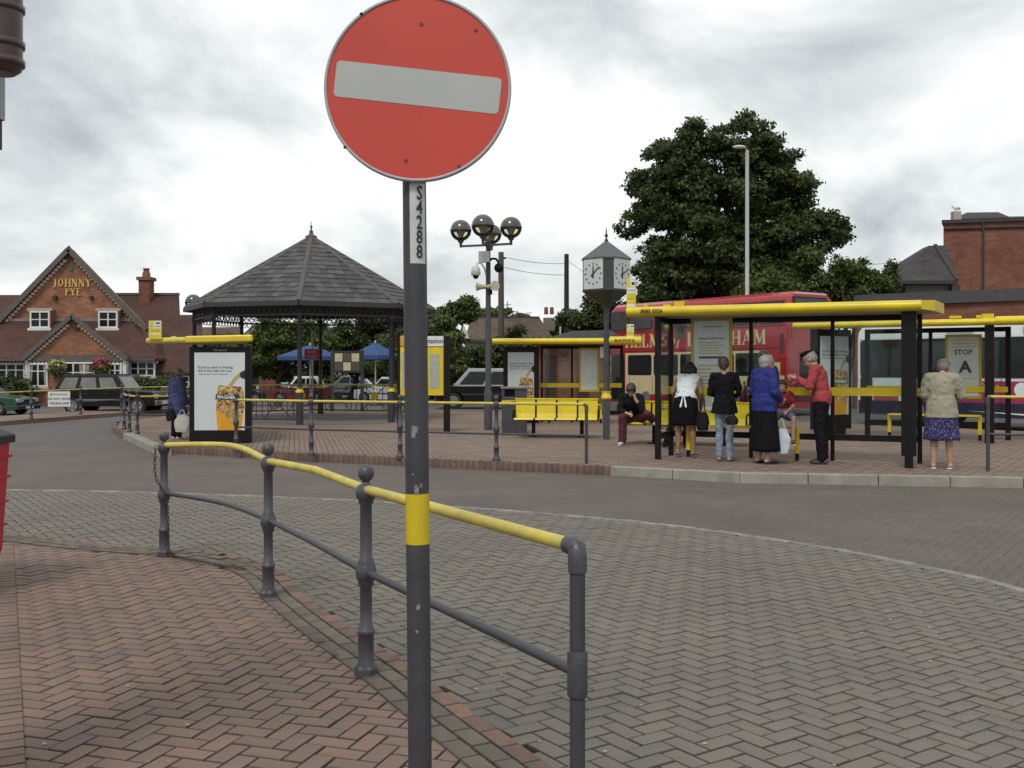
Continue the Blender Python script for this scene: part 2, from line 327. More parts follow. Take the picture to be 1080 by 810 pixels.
# template block: top, chamfer, sides (12 verts, 9 quads)
m_side = M('dark_block_edge', (.108, .092, .075), (.07, .06, .048), 30, .95)  # sides and chamfers coloured darker than the block tops
def block_template(lx, ly, h, ch=.0035):
    a, b = lx/2, ly/2
    v = []
    for (x, y, z) in ((a, b, -h), (a, b, -ch), (a-ch, b-ch, 0)):
        v += [(-x, -y, z), (x, -y, z), (x, y, z), (-x, y, z)]
    f = [(8, 9, 10, 11)]
    for r_ in (0, 4):
        for k in range(4): f.append((r_+k, r_+(k+1) % 4, r_+4+(k+1) % 4, r_+4+k))
    return np.array(v), np.array(f)
def set_tone(me, arr):
    at = me.attributes.new('tone', 'FLOAT', 'POINT'); at.data.foreach_set('value', np.asarray(arr, dtype=np.float32))
def blocks(name, items, mat, parent, lx=.2, ly=.1, h=.03, gap=.010, nobj=300, z=0, piece='brick', jit=.0022, tilt=.006, side=None):
    """items: (x, y, angle[, length]); the nearest nobj become objects, the rest one joined sheet of real blocks"""
    items = sorted(items, key=lambda t: t[0]**2+t[1]**2)
    V, F = block_template(lx-gap, ly-gap, h)
    var = []
    for k in range(8):
        me = bpy.data.meshes.new(piece); v = V.copy(); me.from_pydata(v.tolist(), [], F.tolist()); me.materials.append(mat); me.materials.append(side or mat); me.polygons.foreach_set('material_index', [0]+[1]*8)
        set_tone(me, np.full(12, k/7)); var.append(me)
    for it in items[:nobj]:
        me = random.choice(var)
        o = bpy.data.objects.new(piece, me)
        o.matrix_basis = Matrix.Translation((it[0], it[1], z+random.uniform(-jit, jit))) @ Matrix.Rotation(it[2]+random.gauss(0, .008), 4, 'Z') @ Matrix.Rotation(random.gauss(0, tilt), 4, 'X') @ Matrix.Rotation(random.gauss(0, tilt), 4, 'Y')
        COL.objects.link(o); o.parent = parent; o.matrix_parent_inverse = WM[parent.name].inverted()
    rest = items[nobj:]
    if rest:
        n = len(rest); A = np.array([r_[:3] for r_ in rest]); c, s_ = np.cos(A[:, 2]), np.sin(A[:, 2])
        VV = np.empty((n, 12, 3)); tx = np.random.normal(0, tilt, n); ty = np.random.normal(0, tilt, n)
        VV[:, :, 0] = V[None, :, 0]*c[:, None]-V[None, :, 1]*s_[:, None]+A[:, 0:1]
        VV[:, :, 1] = V[None, :, 0]*s_[:, None]+V[None, :, 1]*c[:, None]+A[:, 1:2]
        VV[:, :, 2] = V[None, :, 2]+z+np.random.uniform(-jit, jit, n)[:, None]+V[None, :, 0]*tx[:, None]+V[None, :, 1]*ty[:, None]
        FF = (F[None]+(np.arange(n)*12)[:, None, None]).reshape(-1, 4)
        me = fast_mesh(name, VV.reshape(-1, 3), FF); me.materials.append(mat); me.materials.append(side or mat)
        me.polygons.foreach_set('material_index', np.tile(np.array([0]+[1]*8, dtype=np.int32), n))
        set_tone(me, np.repeat(np.random.rand(n), 12))
        o = bpy.data.objects.new(name, me); link(o, parent); o['kind'] = 'stuff'
def fast_mesh(name, V, F):
    me = bpy.data.meshes.new(name); nv, nf = len(V), len(F); k = F.shape[1]
    me.vertices.add(nv); me.vertices.foreach_set('co', np.ascontiguousarray(V, dtype=np.float32).ravel())
    me.loops.add(nf*k); me.loops.foreach_set('vertex_index', np.ascontiguousarray(F, dtype=np.int32).ravel())
    me.polygons.add(nf); me.polygons.foreach_set('loop_start', np.arange(0, nf*k, k, dtype=np.int32))
    me.update(calc_edges=True); me.validate(); return me
def herring(inside, ang, x0, x1, y0, y1, Lb=.2):
    Wd = Lb/2; ca, sa = math.cos(ang), math.sin(ang); out_ = []
    cs = [((x*ca+y*sa)/Wd, (-x*sa+y*ca)/Wd) for x in (x0, x1) for y in (y0, y1)]
    i0, i1 = int(min(c[0] for c in cs))-2, int(max(c[0] for c in cs))+2
    j0, j1 = int(min(c[1] for c in cs))-2, int(max(c[1] for c in cs))+2
    for i in range(i0, i1):
        for j in range(j0, j1):
            k = (i-j) % 4
            if k == 0: u, v, a = (i+1)*Wd, (j+.5)*Wd, 0
            elif k == 3: u, v, a = (i+.5)*Wd, (j+1)*Wd, math.pi/2
            else: continue
            x, y = u*ca-v*sa, u*sa+v*ca
            if x0 < x < x1 and y0 < y < y1 and inside(x, y): out_.append((x, y, ang+a))
    return out_
def inpoly(poly, x, y):
    c = False; n = len(poly)
    for i in range(n):
        (x1, y1), (x2, y2) = poly[i], poly[(i+1) % n]
        if (y1 > y) != (y2 > y) and x < (x2-x1)*(y-y1)/(y2-y1)+x1: c = not c
    return c
def smooth_path(pts, step=.1):
    pts = [Vector(p[:2]) for p in pts]; out_ = []
    for i in range(len(pts)-1):
        p0, p1, p2, p3 = pts[max(i-1, 0)], pts[i], pts[i+1], pts[min(i+2, len(pts)-1)]
        n = max(2, int((p2-p1).length/step))
        for k in range(n):
            t = k/n; out_.append(.5*((2*p1)+(p2-p0)*t+(2*p0-5*p1+4*p2-p3)*t*t+(3*p1-p0-3*p2+p3)*t**3))
    out_.append(pts[-1]); return out_
def course(path, off, Lb, phase=0):
    """blocks laid end to end along a path, offset to its right-hand side"""
    out_ = []; acc = -phase*Lb; 
    for i in range(len(path)-1):
        a, b = path[i], path[i+1]; d = b-a; l = d.length
        if l < 1e-6: continue
        d /= l; nrm = Vector((d.y, -d.x))
        acc += l
        while acc >= Lb:
            acc -= Lb; p = b-d*acc-d*(Lb/2)+nrm*off; out_.append((p.x, p.y, math.atan2(d.y, d.x)))
    return out_
def side_of(path, x, y):
    """signed distance: + on the right-hand side of the path direction"""
    best = 1e9; sg = 0
    for i in range(0, len(path)-1):
        a, b = path[i], path[i+1]; dx, dy = b.x-a.x, b.y-a.y; l2 = dx*dx+dy*dy or 1e-9
        t = max(0, min(1, ((x-a.x)*dx+(y-a.y)*dy)/l2)); ex, ey = x-a.x-dx*t, y-a.y-dy*t; e = ex*ex+ey*ey
        if e < best: best = e; sg = 1 if dx*ey-dy*ex < 0 else -1
    return sg*math.sqrt(best)
ground = tag(MB().add([(-900, -60, -.06), (900, -60, -.06), (900, 1800, -.06), (-900, 1800, -.06)], [(0, 1, 2, 3)]).build('ground', m_far), kind='structure')
# edge between the brown footway and the grey carriageway (from the camera's feet outwards)
EDGE = smooth_path([(1.55, .6), (.5, 2.75)]+[G(x, y)[:2] for x, y in ((483, 802), (429, 758), (368, 706), (320, 670), (278, 634), (258, 612), (236, 600), (208, 591), (176, 587), (130, 584), (59, 578), (0, 571), (-120, 562), (-260, 552))], .12)
ARC = smooth_path([G(x, y)[:2] for x, y in ((-700, 510), (-420, 512), (-150, 514), (0, 517), (130, 519), (300, 525), (420, 531), (560, 541), (700, 554), (850, 575), (960, 596), (1080, 625), (1400, 740), (2400, 1100))], .25)
KERB = [G(x, y)[:2] for x, y in ((1500, 527), (1080, 515), (780, 509.4), (643, 501.5), (455, 493), (300, 485.5), (176, 478), (165, 480))]
LEFTL0, LEFTL1 = Vector(G(29, 810)[:2]), Vector(G(19, 640)[:2]); ld = (LEFTL1-LEFTL0).normalized()
def left_d(x, y): return ld.y*(x-LEFTL0.x)-ld.x*(y-LEFTL0.y)   # + to the right of the straight joint line
foot = tag(MB().ext([(p.x, p.y, -.05) for p in EDGE[::3]]+[(-9, 11, -.05), (-9, .6, -.05)], (0, 0, .024)).build('footway', joint), kind='structure')
it = herring(lambda x, y: side_of(EDGE[::3], x, y) < .055 and left_d(x, y) > -.07 and not (-.62 > x and y > 9.6), R(72), -6, 2.2, 2.2, 10.4)
blocks('footway_blocks', it, m_foot, foot, gap=.0075, side=m_side)
it = []
for r_ in range(-30, 90):                                     # running-bond strip left of the straight joint
    for c_ in range(9):
        p = LEFTL0+ld*(r_*.1)-Vector((ld.y, -ld.x))*(.10+c_*.2)
        if side_of(EDGE[::3], p.x, p.y) < -.08 and p.y > 2.4: it.append((p.x, p.y, math.atan2(-ld.x, ld.y)))
strip = thing('footway_strip', None, None, kind='structure')
blocks('strip_blocks', it, m_foot, strip, nobj=200, z=.007, side=m_side)
edging = tag(MB().ext([(p.x, p.y, -.045) for p in EDGE[::3]]+[(p.x+.22, p.y+.28, -.045) for p in reversed(EDGE[::3])], (0, 0, .02)).build('footway_edging', joint), kind='structure')
blocks('grey_edging_blocks', course(EDGE, .05, .2)+course(EDGE, .152, .2, .5), m_edge, edging, z=.012, nobj=150, side=m_side)
blocks('red_edging_blocks', course(EDGE, .255, .2, .2), m_red, edging, z=.010, nobj=100, side=m_side)
E2 = EDGE[::3]; A2 = ARC[::3]
arcd = lambda x, y: side_of(A2, x, y)
road = tag(MB().ext([(-30, .3, -.055), (30, .3, -.055), (30, 24, -.055), (-30, 24, -.055)], (0, 0, .02)).build('bus_road', joint), kind='structure')
it = herring(lambda x, y: abs(x) < y*.56+2.6 and arcd(x, y) > -.02 and side_of(E2, x, y) > .245, R(34), -10.5, 8.5, 2.2, 15)
blocks('grey_road_blocks', it, m_grey, road, gap=.0075, side=m_side)
kpts = [Vector(k) for k in KERB]
def kerb_y(x):
    for a, b in zip(kpts[:-1], kpts[1:]):
        if b.x <= x <= a.x: return a.y+(b.y-a.y)*(x-a.x)/(b.x-a.x)
    return 1e9
worn = M('worn_pale_line', (.30, .295, .27), (.17, .16, .14), 3.5, .9, bump=.3, bs=90, tone=.35)
edge_strip = thing('channel_strip', None, None, kind='structure')
blocks('pale_strip_blocks', course(ARC, -.05, .22), worn, edge_strip, lx=.22, ly=.1, z=.003, nobj=0)
it = herring(lambda x, y: abs(x) < y*.56+2.6 and arcd(x, y) < -.1 and y < min(kerb_y(x)+.1, 21), R(-35), -14, 11, 5, 21)
blocks('dark_road_blocks', it, m_dark, road, nobj=0, tilt=.002, gap=.003, jit=.0006)
tag(MB().ext([(-70, 20.98, -.03), (-70, 75, -.03), (70, 75, -.03), (70, 13, -.03), (10, 13, -.03), (7.9, 14.5, -.03), (7.9, 20.98, -.03)], (0, 0, .029)).build('road', m_asph), kind='structure')
# raised island of the bus station
IZ = .13
ISL = [Vector(k) for k in KERB]+[Vector(G(x, y)[:2]) for x, y in ((150, 472), (130, 463), (119, 456))]+[Vector(v) for v in ((-11.3, 29), (-11.2, 36.5), (0, 36.2), (4.2, 32), (8.5, 29), (12.6, 24.5), (19, 16.5))]
def inset(poly, d):
    c = sum(poly, Vector((0, 0)))/len(poly); out_ = []
    n = len(poly)
    for i in range(n):
        a, b, c_ = poly[i-1], poly[i], poly[(i+1) % n]; d1 = (b-a).normalized(); d2 = (c_-b).normalized()
        nn = (Vector((d1.y, -d1.x))+Vector((d2.y, -d2.x))); nn = nn/max(nn.length_squared/2, .3)
        out_.append(b+nn*d)
    return out_
island = tag(MB().ext([(p.x, p.y, -.02) for p in inset(ISL, .06)], (0, 0, IZ)).build('island_pavement', joint), kind='structure')
m_sidei = M('island_block_edge', (.10, .078, .062), (.07, .055, .045), 20, .95)
ip = [(p.x, p.y) for p in inset(ISL, .16)]
it = herring(lambda x, y: abs(x) < y*.56+.8 and inpoly(ip, x, y) and y < 24, R(12), -12, 13, 13.5, 24)
blocks('island_blocks', it, m_isl, island, z=IZ, nobj=0, tilt=.003, gap=.008, side=m_sidei)
ip2 = [p for p in inset(ISL, .14)]
far_is = [(-9.05, 23.95), (-10.1, 26.2), (-11.1, 29), (-11.05, 36.35), (-.1, 36.05), (4.1, 31.9), (8.4, 28.9), (12.3, 24.4), (12.6, 23.95)]
m_isfar = MB_brick('far_island_paving', (.285, .205, .158), (.235, .168, .132), (.14, .105, .085), .2, .1, .007, .9, .5, stain=(.72, .70, .68))
MB().ext([(x, y, IZ-.02) for x, y in far_is], (0, 0, .021)).build('island_paving_far', m_isfar, island)
# kerb round the island: concrete stones on the bus side and at the corner, brick elsewhere
def kerb_stones(path, Lk, w, name, mat, parent, z0=-.05, z1=IZ+.012, lab=None):
    for p0, p1 in zip(path[:-1], path[1:]):
        n = max(1, round((p1-p0).length/Lk)); d = (p1-p0).normalized(); nn = Vector((d.y, -d.x))
        for i in range(n):
            a, b = p0.lerp(p1, i/n)+d*.005, p0.lerp(p1, (i+1)/n)-d*.005; dz = random.uniform(-.003, .003)
            MB().ext([(*a, z0), (*b, z0), (*(b+nn*w), z0), (*(a+nn*w), z0)], (0, 0, z1-z0+dz)).build(name, mat, parent, bevel=.012 if Lk > .4 else 0)
kerb_b = thing('concrete_kerb', None, None, kind='structure')
kerb_stones([kpts[0], kpts[1], kpts[2], kpts[3]], .97, .16, 'kerbstone', m_conc, kerb_b)
kerb_stones([Vector(G(168, 481.5)[:2]), Vector(G(130, 463)[:2])], .9, .22, 'kerbstone', m_conc, kerb_b)
brick_kerb = thing('brick_kerb', None, None, kind='structure')
def brick_row(name, path, parent, w=.11, z1=IZ+.008, Lb=.105, mat=m_kerbr, h=.2):
    it = course([path[0].lerp(path[-1], 0)]+path[1:], w/2, Lb)
    blocks(name, it, mat, parent, lx=Lb, ly=w, h=h, z=z1, nobj=0, tilt=.004, gap=.006)
brick_row('kerb_bricks', kpts[3:7], brick_kerb)
brick_row('kerb_bricks', [Vector(G(130, 463)[:2]), Vector(G(119, 456)[:2]), Vector((-11.3, 29)), Vector((-11.2, 36.5))], brick_kerb)
# far traffic island: a long narrow brick strip
FE = [Vector(G(x, y)[:2]) for x, y in ((-420, 466), (-100, 455), (0, 449), (100, 441), (165, 436), (232, 432))]
nrm = [Vector((-(b-a).y, (b-a).x)).normalized() for a, b in zip(FE[:-1], FE[1:])]; nrm.append(nrm[-1])
far_strip = tag(MB().ext([(p.x, p.y, -.02) for p in FE]+[(p.x+n_.x*2.3, p.y+n_.y*2.3, -.02) for p, n_ in reversed(list(zip(FE, nrm)))], (0, 0, .14)).build('median_pavement', m_isfar), kind='structure')
# pavements in front of the pub and beyond
tag(MB().b2((-60, 44.3, -.02), (-9, 60, .1)).build('pub_pavement', m_asph), kind='structure')
tag(MB().b2((-8.5, 60, -.02), (60, 64, .1)).build('far_pavement', m_asph), kind='structure')
# ================================================================ NO ENTRY SIGN
D0 = 3.34
sb = P(443, 810, D0); stp = P(437, 200, D0); lean = (stp-sb)/(stp.z-sb.z)
foot_p = sb+lean*(0-sb.z); top_p = sb+lean*(2.78-sb.z)
sign = thing('no_entry_sign', 'round red no entry road sign with white bar on a dark grey pole', 'road sign', foot_p)
MB().tube([foot_p-lean*.03, foot_p+lean*2.76], .0385, 28).build('pole', grey_pole, sign)
zb0, zb1 = P(0, 573, D0).z, P(0, 520, D0).z
MB().tube([foot_p+lean*zb0, foot_p+lean*zb1], .0392, 28, cap=False).build('yellow_band', yellow, sign)
scr = M('bare_scratch', (.33, .31, .33), (.12, .11, .12), 40, .6)
for (x, y, w_, h_) in ((441, 516, 7, 10), (445, 510, 3, 5), (437, 500, 3, 3), (442, 638, 4, 8), (441, 663, 3, 3), (439, 455, 8, 11)):             # scuffs on the pole: chips of lost paint
    mb = MB()
    for k in range(3):
        q = P(x+random.uniform(-.3, .3)*w_, y+random.uniform(-.35, .35)*h_, D0); c0 = foot_p+lean*q.z; a = max(-1, min(1, (q.x-c0.x)/.0385)); yy = -math.sqrt(1-a*a)*.0388
        t = math.asin(a); mb.box(c0+Vector((a*.0387, yy, 0)), (w_*.0016, .0008, h_*.0018), rz=t)
    mb.build('scuff', scr, sign)
SR = .300; sc = P(440.5, 93, D0-.055); fs = Fr(sc, 0, R(6.3)*1)
red_s = M('retroreflective_red', (.60, .062, .038), (.54, .055, .035), 3, .45, bump=.04, bs=400)
wht_s = M('retroreflective_white', (.47, .475, .455), (.42, .43, .41), 4, .5, bump=.05, bs=500)
rim_s = M('sign_rim', (.46, .45, .46), (.36, .36, .37), 6, .5)
def disc(mb, fr, r, d0, d1, n=72, cu=0, cv=0): return fr.sheet(mb, [(cu+r*math.cos(2*math.pi*k/n), cv+r*math.sin(2*math.pi*k/n)) for k in range(n)], d0, d1)
disc(MB(), fs, SR-.008, -.0, .003).build('sign_disc', red_s, sign)
mb = MB(); n = 96; rings = []
for (r_, d) in ((SR-.009, .001), (SR-.009, .006), (SR, .006), (SR+.001, -.012), (SR-.012, -.012), (SR-.012, -.004)):
    rings.append([fs.p(r_*math.cos(2*math.pi*k/n), r_*math.sin(2*math.pi*k/n), d) for k in range(n)])
mb.loft(rings, True, False).build('rim', rim_s, sign)
def rrect(u0, v0, u1, v1, r, n=5):
    pts = []
    for cx, cy, a0 in ((u1-r, v1-r, 0), (u0+r, v1-r, 90), (u0+r, v0+r, 180), (u1-r, v0+r, 270)):
        for k in range(n+1): a = R(a0+90*k/n); pts.append((cx+r*math.cos(a), cy+r*math.sin(a)))
    return pts
fs.sheet(MB(), rrect(-.266, -.056, .266, .060, .014), .003, .0042).build('white_bar', wht_s, sign)
rv = M('rivet_head', (.16, .06, .05), rough=.5, metal=.3)
for u, v in ((-.205, .215), (-.01, .205), (.165, .205), (-.21, -.215), (-.012, -.235), (.16, -.235)):
    mb = MB(); disc(mb, fs, .0055, .003, .006, 10, u, v); mb.build('rivet', rv, sign)
MB().box(sc+Vector((0, .028, .16)), (.10, .03, .04)).build('clamp', steel, sign); MB().box(sc+Vector((0, .028, -.2)), (.10, .03, .04)).build('clamp', steel, sign)
# number sticker wrapped round the pole
stk = M('sticker_white', (.62, .63, .60), (.5, .51, .48), 12, .55)
def wrap_strip(a0, a1, z0, z1, r, c, n=8):
    mb = MB(); r0 = [c+lean*(z-c.z)+Vector((math.sin(a0+(a1-a0)*k/n)*r, -math.cos(a0+(a1-a0)*k/n)*r, 0)) for z in (z0, z1) for k in range(n+1)]
    return mb.add(r0, [(k, k+1, n+2+k, n+1+k) for k in range(n)], True)
zs0, zs1 = P(0, 279, D0).z, P(0, 195, D0).z
wrap_strip(R(-18), R(64), zs0, zs1, .0392, foot_p).build('sticker', stk, sign, fix=False)
fst = Fr(foot_p+lean*((zs0+zs1)/2)+Vector((math.sin(R(25))*.0395, -math.cos(R(25))*.0395, 0)), R(25))
for k, ch in enumerate('S4288'):
    text(ch, fst, .002, .096-.0475*k, .062, dark_print, sign, d=.0015, sx=.72, bold=.012)
# ================================================================ GUARD RAILS
def lathe_post(mb, p, h=1.07, s=.90):
    pr = [(.058, 0), (.06, .05), (.046, .075), (.046, .22), (.052, .225), (.052, .245), (.044, .25), (.044, .262), (.036, .27), (.035, .47), (.046, .48), (.046, .50),
          (.05, .505), (.06, .525), (.062, .55), (.055, .58), (.046, .595), (.046, .61), (.036, .62), (.034, .90), (.044, .91), (.044, .925), (.056, .935), (.06, .965), (.052, .995), (.040, 1.005), (.022, 1.012), (.022, 1.025),
          (.034, 1.032), (.046, 1.05), (.048, 1.068), (.042, 1.09), (.025, 1.105), (.006, 1.11)]
    k = h/1.11
    mb.lathe([(.062, -.02), (.062, .045), (.053, .06)], p, 6, False)
    return mb.lathe([(r*s, z*k) for r, z in pr], p, 16)
rail1 = thing('guard_rail', 'nearest cast iron guard rail, yellow handrail curving beside the brown footway', 'guard rail', G(386, 713))
tops = []
for (x, y, h) in ((173, 587, 1.075), (283, 631, 1.09), (386, 713, 1.105)):
    p = G(x, y); lathe_post(MB(), p, h).build('post', grey_iron, rail1); tops.append((p, h))
pe = P(609, 582, 3.47); pe.z = 0
def crail(pts, n=8):
    out_ = []; pts = [Vector(p) for p in pts]
    for i in range(len(pts)-1):
        p0, p1, p2, p3 = pts[max(i-1, 0)], pts[i], pts[i+1], pts[min(i+2, len(pts)-1)]
        for k in range(n):
            t = k/n; out_.append(.5*((2*p1)+(p2-p0)*t+(2*p0-5*p1+4*p2-p3)*t*t+(3*p1-p0-3*p2+p3)*t**3))
    out_.append(pts[-1]); return out_
(p1, h1), (p2, h2), (p3, h3) = tops
Z = Vector((0, 0, 1)); zt = 1.00
bul = P(243, 470, 8.15); mid_ = P(236, 531, 8.1)
MB().tube(crail([p1+Z*.955, bul, p2+Z*.96]), .0235, 14).build('handrail', yellow_rail, rail1)
MB().tube([p2+Z*.96, (p2+p3)/2+Z*.985+Vector((.03, .02, 0)), p3+Z*.975], .0245, 14).build('handrail', yellow_rail, rail1)
el = pe+Z*1.0; dirr = (p3+Z*.975-el).normalized()
MB().tube([p3+Z*.975, el+dirr*.045], .0245, 16).build('handrail', yellow_rail, rail1)
MB().tube([el+dirr*.06, el+dirr*.03, el+dirr*.006-Z*.004, el-Z*.03, el-Z*.085], .0325, 16).build('elbow', grey_iron, rail1)
MB().tube([pe-Z*.02, pe+Z*.95], .0265, 18).build('end_post', grey_pole, rail1)
MB().lathe([(.0335, 0), (.035, .004), (.035, .15), (.0335, .154)], pe+Z*.495, 16).build('collar', grey_iron, rail1)
MB().tube(crail([p1+Z*.545, mid_, p2+Z*.55]), .018, 12).build('lower_rail', grey_pole, rail1)
MB().tube([p2+Z*.55, (p2+p3)/2+Z*.54+Vector((.02, .02, 0)), p3+Z*.545], .0185, 12).build('lower_rail', grey_pole, rail1)
MB().tube([p3+Z*.545, pe+Z*.575], .0195, 12).build('lower_rail', grey_pole, rail1)
# chain hanging from the first post and trailing over the ground
rust = M('rusty_chain', (.10, .07, .055), (.05, .04, .035), 60, .7, metal=.4)
cp = [p1+Vector((-.05, -.06, .96)), p1+Vector((-.052, -.062, .7)), p1+Vector((.045, -.062, .48)), p1+Vector((.06, -.06, .1)), p1+Vector((.085, -.05, .035)), P(192, 592, 8.55), P(225, 598, 8.3), P(262, 604, 8.08)]
for i in (5, 6, 7): cp[i].z = .026
path = crail(cp, 10); acc = 0; k = 0; mb = MB(); last = path[0]
dense = []
for a, b in zip(path[:-1], path[1:]):
    n = max(1, int((b-a).length/.005)); dense += [a.lerp(b, t/n) for t in range(n)]
for i in range(0, len(dense)-8, 6):
    a, b = dense[i], dense[min(i+8, len(dense)-1)]; d = (b-a).normalized(); c = (a+b)/2
    x = d.cross(Z if abs(d.z) < .9 else Vector((0, 1, 0))).normalized(); y = d.cross(x)
    if k % 2: x, y = y, x
    k += 1; ring = [c+d*math.cos(t)*.022+x*math.sin(t)*.011 for t in [2*math.pi*j/8 for j in range(9)]]
    mb.tube(ring, .0035, 5, cap=False)
tag(mb.build('chain', rust, uv=False), 'rusty loose chain hanging from the iron post and trailing on the bricks', 'chain')
# second rail run along the island kerb
def rail_run(name, label, posts, end=None, top=.99, low=.50, h=1.12, rr=.022, group=None, mtop=None, start=None, ph=.9):
    t = thing(name, label, 'guard rail', (list(posts)+[start])[0], group=group)
    for p in posts: lathe_post(MB(), p, h, ph).build('post', grey_iron, t)
    allp = ([start] if start else [])+list(posts)+([end] if end else [])
    for e in (start, end):
        if e is not None: MB().tube([e-Z*.02, e+Z*(top-.05)], .026, 12).build('end_post', grey_pole, t); MB().tube([e+Z*(top-.11), e+Z*(top-.03), e+Z*top+(allp[1]-e if e is start else allp[-2]-e).normalized()*.04], .032, 12).build('elbow', grey_iron, t)
    for a, b in zip(allp[:-1], allp[1:]):
        MB().tube([a+Z*top, b+Z*top], rr, 10).build('handrail', mtop or yellow_rail, t)
        MB().tube([a+Z*low, b+Z*low], rr*.8, 10).build('lower_rail', grey_pole, t)
    return t
ps = [G(x, y, IZ) for x, y in ((249, 476), (328.3, 480), (422, 483), (523.5, 486.5))]
ms = [.965]*4
rail_run('guard_rail', 'long guard rail along the brick kerb of the island, four knobbed posts', ps, end=G(618.5, 489, IZ), top=.93, low=.44, h=1.06)
e0 = G(1042, 497, IZ); rail_run('guard_rail', 'plain pipe guard rail behind the concrete kerb beside the old woman in the beige coat', [], start=e0, end=e0+Vector((2.6, -1.1, 0)), top=1.08, low=.54)
ps = [G(131, 453, IZ), G(136.5, 456, IZ), G(144.8, 458, IZ)]
rail_run('guard_rail', 'short guard rail at the far corner of the island near the woman in blue coat', ps, top=.86, low=.42, h=1.0, end=ps[2]+Vector((1.75, .9, 0)))
fp = [G(x, y, .13) for x, y in ((-60, 451), (33, 441.5), (85, 436.5), (128, 433.5), (168, 431))]
mr = rail_run('guard_rail', 'far guard rail on the median strip in front of the black car', fp, end=fp[-1]+Vector((2.2, .9, 0)), top=.82, low=.4, h=.95)
# small notice hung on the far rail
nb = Fr(P(50.5, 429, 31.0), R(22)); w_, h_ = .62, .46
sg = thing('bus_lane_notice', 'white rectangular notice hung on the far guard rail, do not cross the bus lane', 'notice', nb.p(w_/2, 0))
nb.rect(MB(), 0, 0, w_, h_, 0, .015).build('board', white, sg)
text('Merseytravel', nb, .34, .375, .075, dark_print, sg, d=.018); MB().box(nb.p(.09, .375, .018), (.05, .004, .05), rz=nb.ang).build('emblem', dark_print, sg)
text('DO NOT CROSS', nb, .31, .235, .083, dark_print, sg, d=.018, bold=.02); text('THE BUS LANE', nb, .31, .1, .083, dark_print, sg, d=.018, bold=.02)
for u in (.08, .54): nb.rect(MB(), u, .3, u+.03, .50, -.03, -.002).build('bracket', steel, sg)
# ================================================================ ADVERT PANEL (print on glass-fronted light box)
amber = M('print_cider_orange', (.72, .36, .03), (.62, .28, .015), 3, .35)
m, nt, b = pbsdf('print_ice_cider'); tcn = N(nt, 'ShaderNodeTexCoord')
no = N(nt, 'ShaderNodeTexNoise'); no.inputs['Scale'].default_value = 9; no.inputs['Detail'].default_value = 5; no.inputs['Distortion'].default_value = 1.8; L(nt, tcn.outputs['Object'], no.inputs['Vector'])
cc = ramp(nt, no.outputs[0], [(.34, (.09, .03, .012)), (.45, (.34, .17, .04)), (.54, (.46, .32, .12)), (.66, (.66, .56, .36))])
L(nt, cc, b.inputs['Base Color']); b.inputs['Roughness'].default_value = .35; ice = m
pour_m = M('print_pour_gold', (.62, .48, .2), (.35, .2, .05), 20, .35)
edge_w = M('print_glass_edge', (.75, .78, .72), rough=.35)
lab_m = M('print_label_black', (.02, .015, .015), rough=.35)
ink = M('poster_ink', (.05, .055, .06), rough=.5)
paper = M('backlit_paper', (.60, .66, .67), (.55, .61, .62), 1.5, .22, coat=.5)
def advert(parent, fr, w, h, pw=None, z0=.0, th=.22, mx_=.12, mb_=.30, mt=.15, name='advert_case'):
    """fr origin at the case's lower corner"""
    case = fr.rect(MB(), 0, z0, w, h, -th, 0).build(name, black, parent, bevel=.012)
    fr.rect(MB(), mx_, mb_, w-mx_, h-mt, 0.0, .004).build('poster', paper, case)
    W_, H_ = w-2*mx_, h-mt-mb_
    q = lambda u, v: (mx_+u*W_, mb_+v*H_)
    sh = lambda pts, d, nm, mt_: fr.sheet(MB(), [q(*p) for p in pts], .0045, d).build(nm, mt_, case)
    sh([(.44, .0), (.425, .12), (.40, .28), (.415, .42), (.455, .59), (.97, .575), (1.0, .5), (1.0, .2), (.93, .01)], .0052, 'printed_glass', edge_w)
    sh([(.455, .0), (.44, .12), (.425, .27), (.98, .27), (.96, .15), (.92, .0)], .0062, 'printed_cider', amber)
    sh([(.425, .26), (.425, .42), (.475, .585), (.62, .575), (.95, .56), (.985, .46), (.99, .3), (.95, .21), (.85, .15), (.72, .14), (.6, .19), (.5, .25)], .0070, 'printed_ice', ice)
    sh([(.66, .56), (.72, .62), (.82, .70), (.90, .735), (.93, .70), (.84, .645), (.76, .585), (.74, .555)], .0078, 'printed_pour', pour_m)
    sh([(.90, .74), (.96, .76), (1.0, .775), (1.0, .66), (.95, .665), (.905, .69)], .0086, 'printed_bottle', lab_m)
    sh([(.415, .40), (.43, .465), (.89, .450), (.895, .385)], .0086, 'printed_label', lab_m)
    tt = [('If you\'re used to waiting,', .07, .81, .047, 'LEFT', ink), ('this is the cider for you.', .07, .765, .047, 'LEFT', ink), ('Made slowly for extra refreshment', .09, .722, .022, 'LEFT', ink)]
    for s_, u, v, z_, al, mt_ in tt: text(s_, fr, *q(u, v), z_*H_*1.05, mt_, case, d=.006, align=al, th=.001, sx=.92 if z_ > .03 else 1.15, bold=.008)
    text('MAGNERS', fr, *q(.655, .424), .062*H_, edge_w, case, d=.0095, th=.001, sx=.95, bold=.03, rot=R(-2))
    return case
